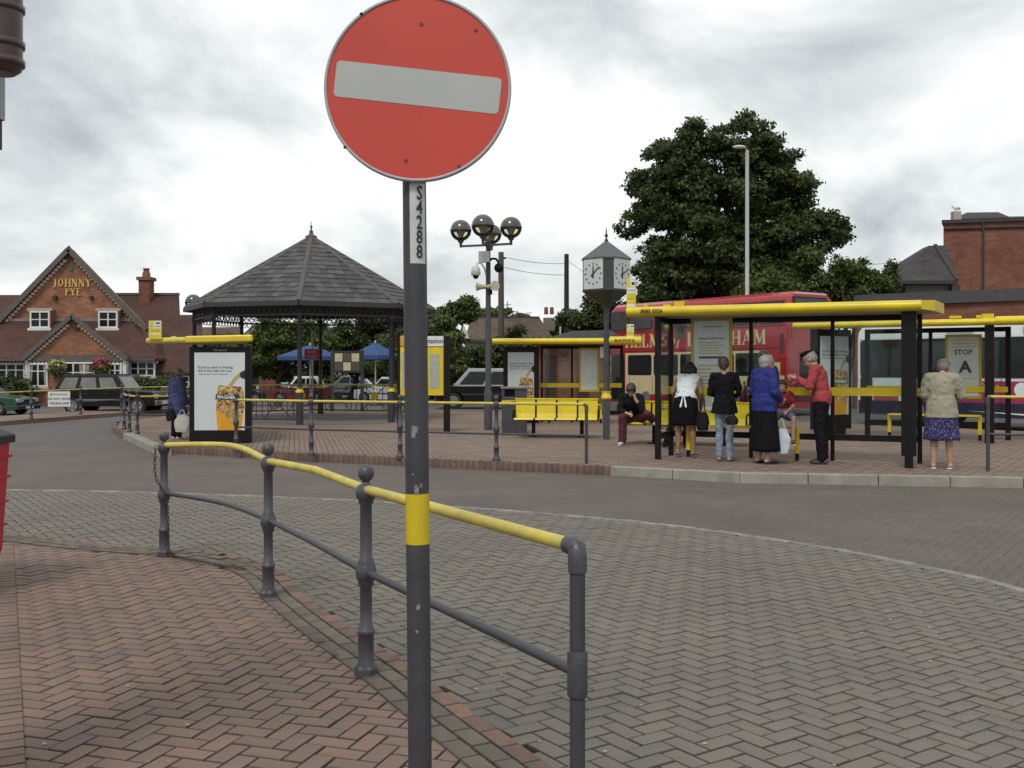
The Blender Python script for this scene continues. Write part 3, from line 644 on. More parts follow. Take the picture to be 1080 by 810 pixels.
# ================================================================ BUS SHELTERS
zf = Vector((0, 0, 1))
def flag_sign(parent, p, ang, w, h, th=.02):
    fr = Fr(p, ang); f_ = fr.rect(MB(), 0, 0, w, h, -th/2, th/2).build('flag_plate', yellow, parent)
    sub = []
    for k, (v0, v1, mt_) in enumerate(((.78, .98, white), (.60, .76, white), (.34, .57, yellow), (.24, .31, white))):
        fr.rect(MB(), w*.06, h*v0, w*.94, h*v1, th/2, th/2+.003).build('flag_panel', mt_, f_)
    fr.rect(MB(), w*.06, h*.79, w*.42, h*.97, th/2+.003, th/2+.006).build('flag_emblem', yellow, f_)
    fr.rect(MB(), w*.55, h*.83, w*.88, h*.91, th/2+.003, th/2+.006).build('bus_symbol', dark_print, f_)
    if h > .3:
        text('BUS STOP', fr, w*.5, h*.68, w*.17, dark_print, f_, d=th/2+.004, bold=.02)
        text('STOP A', fr, w*.5, h*.455, w*.2, ink, f_, d=th/2+.004)
    return f_
def roof_tube(parent, a, b, z0, z1, mt=yellow, name='roof_beam', deep=.16):
    d = (b-a).normalized(); n = Vector((d.y, -d.x, 0)); h = z1-z0; prof = []
    for k in range(13):
        t = -math.pi/2+math.pi*k/12; prof.append((math.cos(t)*deep, h/2+math.sin(t)*h/2))
    prof += [(-.02, h), (-.02, 0)]
    rings = [[e+n*x+Z*(z0+z) for x, z in prof] for e in (a, b)]
    return MB().loft([[Vector(v) for v in r_] for r_ in rings], True).build(name, mt, parent, bevel=0)
def glass_pane(parent, a, b, z0, z1, name='glass_panel', mt=None, th=.012):
    d = (b-a).normalized(); n = Vector((d.y, -d.x, 0))*th/2
    return MB().ext([a+n+Z*z0, b+n+Z*z0, b-n+Z*z0, a-n+Z*z0], Z*(z1-z0)).build(name, mt or glass_s, parent)
def post(parent, p, w, z1, name='post', mt=None, ang=0, w2=None):
    return MB().box(p+Z*((z1-IZ)/2-.01), (w, w2 or w, z1-IZ+.02), rz=ang).build(name, mt or black, parent)
def perch(parent, a, b, ztop, d=.26, leg=True):
    u = (b-a).normalized(); v = Vector((-u.y, u.x, 0)); base = a.z
    s_ = MB(); n_ = 8
    for i in range(n_):                                          # perforated seat slab made of slats
        q = a-v*d/2+v*(d*(i+.5)/n_); s_.bar(q+Z*(ztop-base), q+u*(b-a).length+Z*(ztop-base), d/n_*.82, .03)
    s_.build('perch_seat', yellow, parent)
    for e, sg_ in ((a, 1), (b, -1)):
        MB().bar(e+Z*.12, e+Z*(ztop-base+.012), .07, .05, up=v).build('perch_leg', yellow, parent)
        MB().bar(e-Z*.01, e+Z*.12, .06, .045, up=v).build('leg_foot', black, parent)
timet = M('timetable_paper', (.64, .70, .66), (.56, .62, .58), 4, .25, coat=.4)
# --- shelter C, in front on the concrete kerb
aC = math.atan2(-1.5, 3.51); oC = G(694, 484.5, IZ); uC = Vector((math.cos(aC), math.sin(aC), 0)); vC = Vector((-uC.y, uC.x, 0))
def C(u, v, z=0): return oC+uC*u+vC*v+Z*z
shC = thing('bus_shelter', 'long yellow roofed bus shelter where the queue of people stands, nearest the kerb', 'bus shelter', C(2, .4), group='yellow roofed bus shelters')
ZR = 2.47
for (u, v, w) in ((0, 0, .085), (0, .86, .075), (1.36, .86, .06), (2.66, .86, .06), (3.97, .86, .07)): post(shC, C(u, v), w, ZR, ang=aC)
MB().box(C(3.84, 0, 1.29), (.215, .07, 2.22), rz=aC).build('end_panel_frame', black, shC, bevel=.008); MB().box(C(3.84, 0, .09), (.12, .06, .20), rz=aC).build('end_panel_foot', black, shC)
for a, b in ((0, 1.36), (1.36, 2.66), (2.66, 3.97)): glass_pane(shC, C(a+.04, .86), C(b-.04, .86), .48, 2.36)
glass_pane(shC, C(0, .06), C(0, .82), .48, 2.36); glass_pane(shC, C(3.9, .06), C(3.96, .82), .35, 2.36)
for a, b in (((0, .86), (3.97, .86)), ((0, 0), (0, .86))):
    MB().bar(C(*a, .38), C(*b, .38), .05, .10).build('lower_beam', black, shC); MB().bar(C(*a, 2.30), C(*b, 2.30), .06, .09).build('head_beam', black, shC)
MB().bar(C(0, .80, 1.12), C(3.97, .80, 1.12), .05, .13).build('waist_rail', yellow, shC)
roof_tube(shC, C(-.47, -.15), C(4.02, -.15), 2.47-IZ, 2.63-IZ, deep=.10)
C0, C1 = C(4.02, -.15), C(4.18, .9)
MB().loft([[C(4.02, -.252, 2.36), C(4.02, -.252, 2.49), C(4.16, .95, 2.50), C(4.16, .95, 2.34)], [C(4.20, -.05, 2.34), C(4.20, -.05, 2.50), C(4.32, .95, 2.50), C(4.32, .95, 2.34)]], False).build('roof_end_cap', yellow, shC)
rf = MB().ext([C(-.47, -.13, ZR-IZ), C(4.1, -.13, ZR-IZ), C(4.16, 1.05, ZR-IZ), C(-.47, 1.05, ZR-IZ)], Z*.035).build('roof', M('shelter_roof_grey', (.3, .31, .3), rough=.4), shC)
for (u, w, h) in ((-.27, .06, .06), (.28, .16, .075), (.08, .12, .03)): MB().box(C(u+.1, -.1, 2.5+h/2), (w, .05, h), rz=aC).build('roof_bracket', yellow, shC)
flC = P(661, 333, 17.25); flag_sign(shC, flC, -.3, .155, .62)
text('8085 0226', Fr(C(-.26, -.262, 2.42), aC), .22, .0, .085, dark_print, shC, d=.0, bold=.02)
def timetable(parent, a, ang, w, h, z0, stop=None):
    fr = Fr(a+Z*z0, ang); f_ = fr.rect(MB(), 0, 0, w, h, 0, .03).build('timetable_frame', M('timetable_yellow', (.62, .42, .02), rough=.4), parent)
    fr.rect(MB(), .055, .055, w-.055, h-.055, .0305, .034).build('timetable_sheet', timet, f_)
    return fr, f_
frT, ft = timetable(shC, C(.36, .82), aC, .70, 1.62, .73)
text('Merseytravel', frT, .37, 1.47, .06, ink, ft, d=.036); text('Queuing this side for buses', frT, .35, 1.27, .040, ink, ft, d=.036, bold=.02)
mb = MB()
for k in range(5): frT.rect(mb, .14, 1.19-k*.045, .56-random.random()*.15, 1.205-k*.045, .035, .037)
for k in range(9): frT.rect(mb, .10+random.random()*.05, .80-k*.06, .3+random.random()*.3, .82-k*.06, .035, .037)
mb.build('printed_line', M('print_ochre', (.55, .45, .12), rough=.6), ft); frT.rect(MB(), .14, .93, .58, .965, .035, .037).build('printed_line', ink, ft)
frT.rect(MB(), .1, .12, .36, .35, .035, .036).build('printed_map', M('print_map', (.35, .5, .38), (.5, .45, .3), 12, .6), ft); text('Bus routes', frT, .35, .40, .05, M('print_green', (.05, .25, .12), rough=.6), ft, d=.036)
fn = Fr(C(.10, .82, 1.98), aC); fn.rect(MB(), 0, 0, .16, .27, 0, .006).build('no_smoking_notice', M('notice_faded', (.42, .38, .36), rough=.5), shC); text('O', fn, .08, .17, .12, dark_print, shC, d=.008)
perch(shC, C(.35, .66), C(2.13, .66), .66)
# --- shelter D, behind on the right
aD = math.atan2(-.53, .85); oD = G(915, 459.5, IZ); uD = Vector((math.cos(aD), math.sin(aD), 0)); vD = Vector((-uD.y, uD.x, 0))
def Dd(u, v, z=0): return oD+uD*u+vD*v+Z*z
shD = thing('bus_shelter', 'bus shelter in front of the single deck bus, old woman in beige coat before it', 'bus shelter', Dd(1.5, -.5), group='yellow roofed bus shelters')
for (u, v, w) in ((0, 0, .10), (1.32, 0, .07), (2.84, 0, .10)): post(shD, Dd(u, v), w, 2.5, ang=aD)
MB().box(Dd(2.62, -1.12, 1.22), (.17, .08, 2.46), rz=aD).build('end_post', black, shD)
for a, b in ((.05, 1.28), (1.36, 2.79)): glass_pane(shD, Dd(a, 0), Dd(b, 0), .35, 2.3)
MB().bar(Dd(0, 0, .30), Dd(2.84, 0, .30), .05, .13).build('lower_beam', black, shD); MB().bar(Dd(0, 0, 2.32), Dd(2.84, 0, 2.32), .06, .10).build('head_beam', black, shD)
MB().bar(Dd(0, -.06, 1.06), Dd(2.84, -.06, 1.06), .05, .115).build('waist_rail', yellow, shD)
roof_tube(shD, Dd(-1.3, -1.2), Dd(2.75, -1.2), 2.36, 2.50, deep=.10)
roof_tube(shD, Dd(2.75, -1.26), Dd(5.2, -1.26), 2.35, 2.53, deep=.12, name='roof_beam_end')
MB().ext([Dd(-1.3, -1.18, 2.42), Dd(5.2, -1.18, 2.42), Dd(5.2, .2, 2.42), Dd(-1.3, .2, 2.42)], Z*.035).build('roof', MATS['shelter_roof_grey'], shD)
for u in (2.0, 2.45, 2.6): MB().box(Dd(u, -1.2, 2.54), (.22 if u != 2.45 else .12, .06, .05 if u != 2.6 else .10), rz=aD).build('roof_bracket', yellow, shD)
fD = Fr(Vector((*G(862.5, 454, IZ).xy, 0))*0+P(861.5, 453.5, 22.3), R(30)); cD = advert(shD, fD, 1.08, 2.2, th=.2, mx_=.10, mb_=.32)
MB().box(fD.p(.54, -.06, -.1), (.8, .12, .14), rz=R(30)).build('advert_foot', black, shD)
frS, fts = timetable(shD, Dd(1.62, -.02), aD, .72, 1.36, .86)
MATS['timetable_yellow']; text('STOP', frS, .36, .98, .15, ink, fts, d=.036, bold=.02); text('A', frS, .40, .66, .34, ink, fts, d=.036, bold=.04)
text('Merseytravel buses from here', frS, .38, 1.17, .036, ink, fts, d=.036)
mb = MB(); frS.rect(mb, .1, 1.10, .62, 1.112, .035, .037); frS.rect(mb, .1, 1.235, .62, 1.245, .035, .037); frS.rect(mb, .1, .42, .62, .43, .035, .037); mb.build('printed_line', MATS['print_ochre'], fts)
perch(shD, Dd(.55, -.38), Dd(2.35, -.38), .64)
# --- shelter B, middle distance
aB = R(-5); oB = G(533, 446.2, IZ); uB = Vector((math.cos(aB), math.sin(aB), 0)); vB = Vector((-uB.y, uB.x, 0))
def Bb(u, v, z=0): return oB+uB*u+vB*v+Z*z
shB = thing('bus_shelter', 'middle distance bus shelter in front of the small brick kiosk, behind the yellow seats', 'bus shelter', Bb(1.5, 0), group='yellow roofed bus shelters')
cB = advert(shB, Fr(Bb(-.06, 0), aB), .98, 2.10, th=.16, mx_=.13, mb_=.32)
for (u, v, w) in ((1.82, .5, .06), (2.80, -.05, .13), (3.20, .5, .08), (.98, .5, .06)): post(shB, Bb(u, v), w, 2.28, ang=aB)
for a, b in ((1.0, 1.80), (1.85, 3.15)): glass_pane(shB, Bb(a, .5), Bb(b, .5), .3, 2.1)
MB().bar(Bb(.95, .44, 1.04), Bb(3.2, .44, 1.04), .05, .12).build('waist_rail', yellow, shB); MB().bar(Bb(.95, .5, .28), Bb(3.2, .5, .28), .05, .10).build('lower_beam', black, shB)
MB().bar(Bb(.95, .5, 2.1), Bb(3.2, .5, 2.1), .06, .09).build('head_beam', black, shB)
roof_tube(shB, Bb(-.3, -.55), Bb(2.86, -.55), 2.16, 2.32, deep=.1); roof_tube(shB, Bb(2.86, -.6), Bb(3.7, -.6), 2.14, 2.36, deep=.1, name='roof_beam_end')
MB().ext([Bb(-.3, -.5, 2.2), Bb(3.7, -.5, 2.2), Bb(3.7, .7, 2.2), Bb(-.3, .7, 2.2)], Z*.03).build('roof', MATS['shelter_roof_grey'], shB)
frB, fb = timetable(shB, Bb(2.02, .42), aB, .56, 1.22, .86); mb = MB()
perch(shB, Bb(1.2, .15), Bb(2.62, .15), .64); flag_sign(shB, P(661, 359.5, 28.2), -.2, .2, .46)
text('BUS STOP B', Fr(Bb(3.25, -.71, 2.25), aB), 0, 0, .1, dark_print, shB, bold=.02)
fq = Fr(Bb(2.6, -.12, 1.8), aB); fq.rect(MB(), 0, 0, .1, .3, 0, .01).build('small_notice', white, shB)
# --- shelter A, left
oA = G(199.5, 467.5, IZ); aA = R(1)
shA = thing('bus_shelter', 'left bus shelter seen end on, cider advert panel facing the road', 'bus shelter', oA+Vector((.6, 1, 0)), group='yellow roofed bus shelters')
frA = Fr(oA, aA); cA = advert(shA, frA, 1.215, 1.93, th=.2, mx_=.105, mb_=.26, mt=.115)
text('Merseytravel', frA, .62, 1.865, .05, MATS['sign_rim'], cA, d=.004)
z0, z1 = P(0, 362, DG(467.5, IZ)).z-IZ, P(0, 354.6, DG(467.5, IZ)).z-IZ
MB().bar(oA+Vector((-.04, -.09, (z0+z1)/2)), oA+Vector((1.29, -.07, (z0+z1)/2+.03)), .12, z1-z0).build('roof_beam', yellow, shA, bevel=.03)
MB().tube([oA+Vector((-.85, .02, z0+.045)), oA+Vector((-.02, -.02, z0+.06))], [.062, .066], 12).build('roof_beam_end', yellow_rail, shA)
MB().ext([oA+Vector((-.8, .0, z0+.04)), oA+Vector((1.2, .0, z0+.07)), oA+Vector((.35, 3.2, z0+.07)), oA+Vector((-1.6, 3.2, z0+.04))], Z*.03).build('roof', MATS['shelter_roof_grey'], shA)
for x, y in ((-.42, 1.7), (-.9, 3.2), (-.25, 1.2)): post(shA, oA+Vector((x, y, 0)), .07, z0+IZ)
glass_pane(shA, oA+Vector((.06, .2, 0)), oA+Vector((-.41, 1.66, 0)), .3, z0-.1); glass_pane(shA, oA+Vector((-.43, 1.74, 0)), oA+Vector((-.89, 3.16, 0)), .3, z0-.1)
MB().box(oA+Vector((-.31, .02, z0+.125)), (.1, .05, .03)).build('roof_bracket', yellow, shA)
flag_sign(shA, P(157, 357.5, 20.4), .0, .255, .365)
# ================================================================ CLOCK
clk_m = M('clock_dark_green', (.050, .058, .055), (.035, .04, .04), 8, .5, bump=.1)
clk_roof = M('clock_roof_grey', (.10, .12, .12), (.08, .095, .095), 6, .5)
ck = G(639.5, 463.5, IZ); dk = ck.y; mpp = dk/FP
clock = thing('street_clock', 'four sided street clock on a post, pyramid roof, white faces showing ten past twelve', 'clock', ck)
zc = lambda y: EH+(HY-y)*mpp-IZ
MB().lathe([(.105, 0), (.105, zc(421))], ck, 4, False, rot=R(40)).build('plinth', grey_iron, clock, bevel=.01)
MB().lathe([(.10, zc(421)), (.115, zc(419.5)), (.09, zc(416)), (.085, zc(414)), (.10, zc(413)), (.10, zc(412.5))], ck, 12, False).build('collar', yellow, clock)
MB().lathe([(.058, zc(412)), (.055, zc(330)), (.07, zc(326)), (.09, zc(322)), (.15, zc(318))], ck, 12).build('shaft', grey_iron, clock)
hb0, hb1 = zc(307.5), zc(273); R8 = 25.3*mpp
def oct_(r, z, ang=R(45), c=.20):
    pts = []
    for k in range(4):
        a = ang+k*math.pi/2+R(-45)
        for sgn in (-1, 1): b = a+sgn*c; pts.append(ck+Vector((math.cos(b)*r, math.sin(b)*r, z)))
    return pts
MB().loft([oct_(.13, zc(321), c=.4), oct_(R8*1.01, hb0+.0), oct_(R8*1.01, hb0+.03)], False).build('underside', clk_m, clock)
MB().loft([oct_(R8*.99, hb0+.03), oct_(R8*.99, hb1-.03)], False).build('case', clk_m, clock)
MB().loft([oct_(R8*1.04, hb1-.03), oct_(R8*1.04, hb1), oct_(.035, zc(254.5), c=.4)], False).build('roof', clk_roof, clock)
MB().lathe([(.03, 0), (.045, .03), (.02, .06), (.018, .10), (.04, .12), (.04, .14), (.015, .17), (.012, .26), (.003, .29)], ck+Z*(zc(255)), 10).build('finial', clk_m, clock)
facem = M('clock_face_white', (.62, .65, .62), rough=.4)
for k in range(4):
    a = R(45)+k*math.pi/2                    # face normal direction angles
    nrmf = Vector((math.cos(a-math.pi/2-math.pi/2+R(0)), math.sin(a-math.pi), 0))
    fa = R(-45)+k*math.pi/2
    fr = Fr(ck+Z*((hb0+hb1)/2), fa)
    hw = R8*math.cos(R(45)-.20)-.005; hs = R8*math.sin(R(45)-.20)
    fr.o = ck+Z*((hb0+hb1)/2)+fr.n*(R8*math.cos(R(45)-.20)*.99)
    hs = R8*math.sin(R(45)-.2)*.93; hh = (hb1-hb0)/2-.035
    fc = fr.rect(MB(), -hs, -hh, hs, hh, -.01, .012).build('clock_face', facem, clock)
    mb = MB()
    for i in range(12):
        t = R(30*i); c_ = Vector((math.sin(t), math.cos(t)))
        a1, a2 = c_*hs*.72, c_*hs*.90; nn = Vector((c_.y, -c_.x))*.013
        fr.sheet(mb, [tuple(a1-nn), tuple(a1+nn), tuple(a2+nn), tuple(a2-nn)], .012, .015)
    mb.build('hour_mark', dark_print, fc)
    for (t, l1, l0, w_, dd, nm) in ((R(2), .62, -.35, .022, .020, 'hour_hand'), (R(62 if k else 50), .86, -.25, .014, .026, 'minute_hand')):
        c_ = Vector((math.sin(t), math.cos(t))); nn = Vector((c_.y, -c_.x))*w_
        fr.sheet(MB(), [tuple(c_*hs*l0-nn), tuple(c_*hs*l0+nn), tuple(c_*hs*l1+nn*.6), tuple(c_*hs*l1-nn*.6)], dd-.004, dd).build(nm, dark_print, fc)
# ================================================================ GLOBE LAMP COLUMN WITH CAMERAS AND HORN SPEAKERS
gl_top = M('globe_smoked', (.085, .078, .072), (.06, .054, .05), 5, .2, coat=.6)
gl_bot = MGlass('globe_clear', (.86, .84, .72), 1.0)
lp = G(517.5, 453.5, IZ); dl = lp.y; mp = dl/FP
lamp = thing('globe_lamp', 'tall lamp column with four half smoked globes, cctv cameras and horn speakers', 'street lamp', lp)
zl = lambda y: EH+(HY-y)*mp-IZ
def PX(x, y, dd=0): return P(x, y, dl+dd)
MB().lathe([(.10, 0), (.10, .9), (.085, .95), (.075, 1.0), (.065, zl(330)), (.055, zl(258)), (.075, zl(257)), (.075, zl(250)), (.03, zl(249))], lp-Vector((.06, 0, 0)), 14).build('column', grey_iron, lamp)
ctr = PX(514, 257)
bulb_m = M('lamp_inner_gold', (.42, .39, .30), (.22, .20, .15), 10, .4)
def globe(parent, c, r):
    n = 20; top = []; bot = []
    for j in range(9): t = R(90*j/8); top.append((max(r*math.cos(t), .002), r*math.sin(t)))
    for j in range(9): t = R(-90+90*j/8); bot.append((max(r*math.cos(t), .002), r*math.sin(t)))
    g = MB().lathe([(.03, -r-.16), (.035, -r-.06), (.07, -r-.02), (.09, -r+.03), (.05, -r+.06)], c, 12).build('lamp_head', grey_iron, parent)
    MB().lathe(top, c, n).build('globe_top', gl_top, g); MB().lathe(bot, c, n).build('globe_bowl', gl_bot, g)
    MB().lathe([(.05, -r+.05), (.07, -r*.5), (.10, -.06), (.13, -.01)], c, 10).build('lantern_core', bulb_m, g)
    MB().lathe([(r+.004, -.012), (r+.008, 0), (r+.004, .012)], c, n).build('globe_band', grey_iron, g)
for (x, y, dd, r_) in ((486, 243, .25, .262), (509.3, 238, -.75, .270), (518.5, 247, .72, .250), (539, 240, -.28, .262)):
    c = P(x, y, dl+dd); e = c-Z*(r_+.13); j = Vector((ctr.x, ctr.y, e.z)); globe(lamp, c, r_)
    MB().bar(j, Vector((e.x, e.y, e.z)), .05, .05).build('arm', grey_iron, lamp)
MB().box(PX(510.5, 271, -.1), (.27, .14, .27)).build('junction_box', lamp_white, lamp, bevel=.01)
MB().tube([PX(513, 291), PX(511, 283, -.1), PX(507.5, 277.5, -.15), PX(503.5, 277.5, -.2), PX(501.8, 284, -.2)], .022, 8).build('camera_arm', lamp_white, lamp)
c1 = MB().lathe([(.03, .18), (.09, .14), (.11, .06), (.115, -.04), (.09, -.06)], PX(501.8, 288, -.2), 14).build('dome_camera', lamp_white, lamp); MB().ell(PX(501.8, 290.5, -.2), (.075, .075, .09)).build('camera_dome', black, c1)
MB().tube([PX(516, 275), PX(519, 272.8), PX(523, 273), PX(525.5, 276), PX(526, 280)], .03, 8).build('camera_arm', black, lamp)
MB().ell(PX(526.3, 282.5), (.12, .12, .12)).build('dome_camera', black, lamp)
horn = M('horn_cream', (.55, .53, .36), rough=.5)
MB().tube([PX(512.8, 302.5, -.05), PX(508, 302.5, -.12), PX(503.5, 302.5, -.2), PX(502.6, 302.5, -.2)], [.05, .06, .09, .13], 14).build('horn_speaker', horn, lamp)
MB().tube([PX(514.8, 302.5, -.08), PX(518.5, 302.2, -.25), PX(521.5, 301.5, -.42), PX(522.3, 301.3, -.45)], [.05, .06, .09, .125], 14).build('horn_speaker', horn, lamp)
MB().box(PX(517.3, 308, -.08), (.09, .09, .12)).build('sensor_box', black, lamp)
# single globe lamp beyond the left shelter
lq = P(204, 319, 31); lb = Vector((lq.x, lq.y, IZ)); l2 = thing('globe_lamp', 'single half smoked globe lamp behind the left bus shelter', 'street lamp', lb)
MB().lathe([(.11, 0), (.11, 1.0), (.075, 1.05), (.065, lq.z-.4-IZ)], lb, 12).build('column', grey_iron, l2); globe(l2, lq, .25)
# ================================================================ YELLOW SEATS
def seat_bank(name, label, a, ang, n=4, w=.475, parentgroup=None, double=True):
    """bank of perforated steel seats; a = left front foot corner, seats face -normal (camera side)"""
    t = thing(name, label, 'bench', a, group=parentgroup); u = Vector((math.cos(ang), math.sin(ang), 0)); v = Vector((-u.y, u.x, 0))
    q = lambda x, y, z: a+u*x+v*y+Z*z
    for side in ((1,) if not double else (1, -1)):
        for i in range(n):
            x0, x1 = i*w+.02, (i+1)*w-.02; y0 = 0
            Y = lambda y: y if side == 1 else 1.0-y
            prof = [(-.02, .405), (-.005, .43), (.06, .44), (.22, .42), (.40, .41), (.43, .43), (.46, .52), (.485, .80), (.475, .83)]
            rings = [[q(x, Y(y), z) for y, z in prof]+[q(x, Y(y+.012), z-.014) for y, z in reversed(prof)] for x in (x0, x1)]
            MB().loft(rings, False).build('seat', yellow, t)
        for x in (.0, n*w):
            MB().tube([q(x, Y(.40), .43), q(x, Y(.36), .60), q(x, Y(.2), .63), q(x, Y(.05), .60), q(x, Y(.0), .50), q(x, Y(.05), .42)], .018, 8).build('armrest', black, t)
        for i in range(1, n): MB().tube([q(i*w, Y(0), .415), q(i*w, Y(.40), .415), q(i*w, Y(.455), .55), q(i*w, Y(.48), .80)], .014, 6).build('seat_rib', black, t)
    yc = .5 if double else .30
    MB().bar(q(0, yc-.1, .39), q(n*w, yc-.1, .39), .07, .06).build('beam', black, t)
    if double: MB().bar(q(0, .5, .835), q(n*w, .5, .835), .06, .03).build('top_rail', yellow, t)
    for x in (.22*n*w, .80*n*w): MB().bar(q(x, yc, -.02), q(x, yc, .40), .09, .08).build('leg', black, t); MB().box(q(x, yc, .01), (.2, .3, .02), rz=ang).build('foot_plate', black, t)
    return t
sA = G(541, 462, IZ)+Vector((0, -.1, 0)); seat_bank('seat_bank', 'bank of bright yellow perforated seats on the open pavement, nobody sitting', sA, R(-6), 4, .455, 'banks of yellow seats')
sB = G(655, 468.5, IZ); seat_bank('seat_bank', 'yellow seat bank behind the shelter with the young man in maroon trousers on it', sB, aC, 5, .49, 'banks of yellow seats')
# litter bin
bn = G(542.5, 457.5, IZ)+Vector((0, .3, 0)); bin_ = thing('litter_bin', 'square dark grey litter bin with open hood beside the yellow seats', 'litter bin', bn)
bm_ = M('bin_grey', (.065, .062, .068), (.05, .048, .052), 6, .5)
MB().box(bn+Z*.42, (.58, .52, .86), rz=0).build('bin_body', bm_, bin_, bevel=.02)
MB().box(bn+Vector((-.26, 0, .93)), (.06, .52, .2)).build('hood_post', bm_, bin_); MB().box(bn+Vector((.0, .23, .93)), (.58, .06, .2)).build('hood_back', bm_, bin_); MB().box(bn+Vector((.15, 0, .93)), (.28, .52, .2)).build('hood_side', bm_, bin_)
MB().box(bn+Z*1.05, (.64, .58, .05)).build('bin_lid', M('bin_lid_grey', (.16, .16, .16), rough=.5), bin_, bevel=.015)
MB().box(bn+Vector((0, -.263, .72)), (.58, .006, .10)).build('yellow_label', yellow, bin_); text('LITTER', Fr(bn+Vector((0, -.27, .72))), 0, 0, .07, dark_print, bin_, bold=.02)
# information totem
tt_ = G(471.3, 456, IZ); tot = thing('information_totem', 'black framed bus information board with yellow map case, behind the sign pole', 'information board', tt_)
MB().box(tt_+Z*1.13, (.15, .10, 2.28)).build('post', black, tot, bevel=.01)
aT = R(9); frt = Fr(tt_+Vector((-.08, 0, 0)), aT); wT = 1.02
frt.rect(MB(), -wT, 2.02, 0, 2.26, -.05, .02).build('header_panel', white, tot); text('Bus station', frt, -.34, 2.14, .15, dark_print, tot, d=.024, bold=.015)
mc = frt.rect(MB(), -wT, .87, 0, 2.00, -.05, .02).build('map_case', yellow, tot)
frt.rect(MB(), -.32, 1.04, -.10, 1.84, .021, .026).build('map_sheet', M('map_print', (.26, .34, .30), (.50, .47, .42), 9, .4, detail=10), mc)
frt.rect(MB(), -wT+.05, 1.0, -.42, 1.88, .021, .026).build('map_sheet', MATS['map_print'], mc)
MB().box(frt.p(-wT-.03, 1.13, -.01), (.07, .08, 2.28), rz=aT).build('post', black, tot)
frt.rect(MB(), -wT+.0, 2.03, -wT+.11, 2.25, .021, .026).build('orange_arrow_plate', M('sign_orange', (.7, .36, .03), rough=.5), tot)
# ================================================================ PEOPLE
skin_m = M('skin', (.50, .30, .215), (.42, .24, .17), 12, .55)
skin_tan = M('skin_tanned', (.36, .20, .13), (.29, .155, .10), 12, .55)
wr = bpy.data.textures.new('folds', 'CLOUDS'); wr.noise_scale = .075; wr.noise_depth = 2
hr = bpy.data.textures.new('locks', 'CLOUDS'); hr.noise_scale = .025; hr.noise_depth = 3
def cloth(o, amt, tex=None):
    q = o.modifiers.new('d', 'DISPLACE'); q.texture = tex or wr; q.strength = amt; q.mid_level = .5; q.texture_coords = 'LOCAL'
    return o
def V3(*a): return Vector(a)
DEF = dict(pel=(0, 0, .95), wst=(0, 0, 1.09), chs=(0, 0, 1.29), nck=(0, -.01, 1.46), hed=(0, .02, 1.60),
           shL=(-.175, 0, 1.41), elL=(-.22, -.02, 1.13), wrL=(-.20, .08, .90), shR=(.175, 0, 1.41), elR=(.22, -.02, 1.13), wrR=(.20, .08, .90),
           hpL=(-.09, 0, .93), knL=(-.10, .02, .50), anL=(-.10, -.02, .08), hpR=(.09, 0, .93), knR=(.10, .02, .50), anR=(.10, -.02, .08))
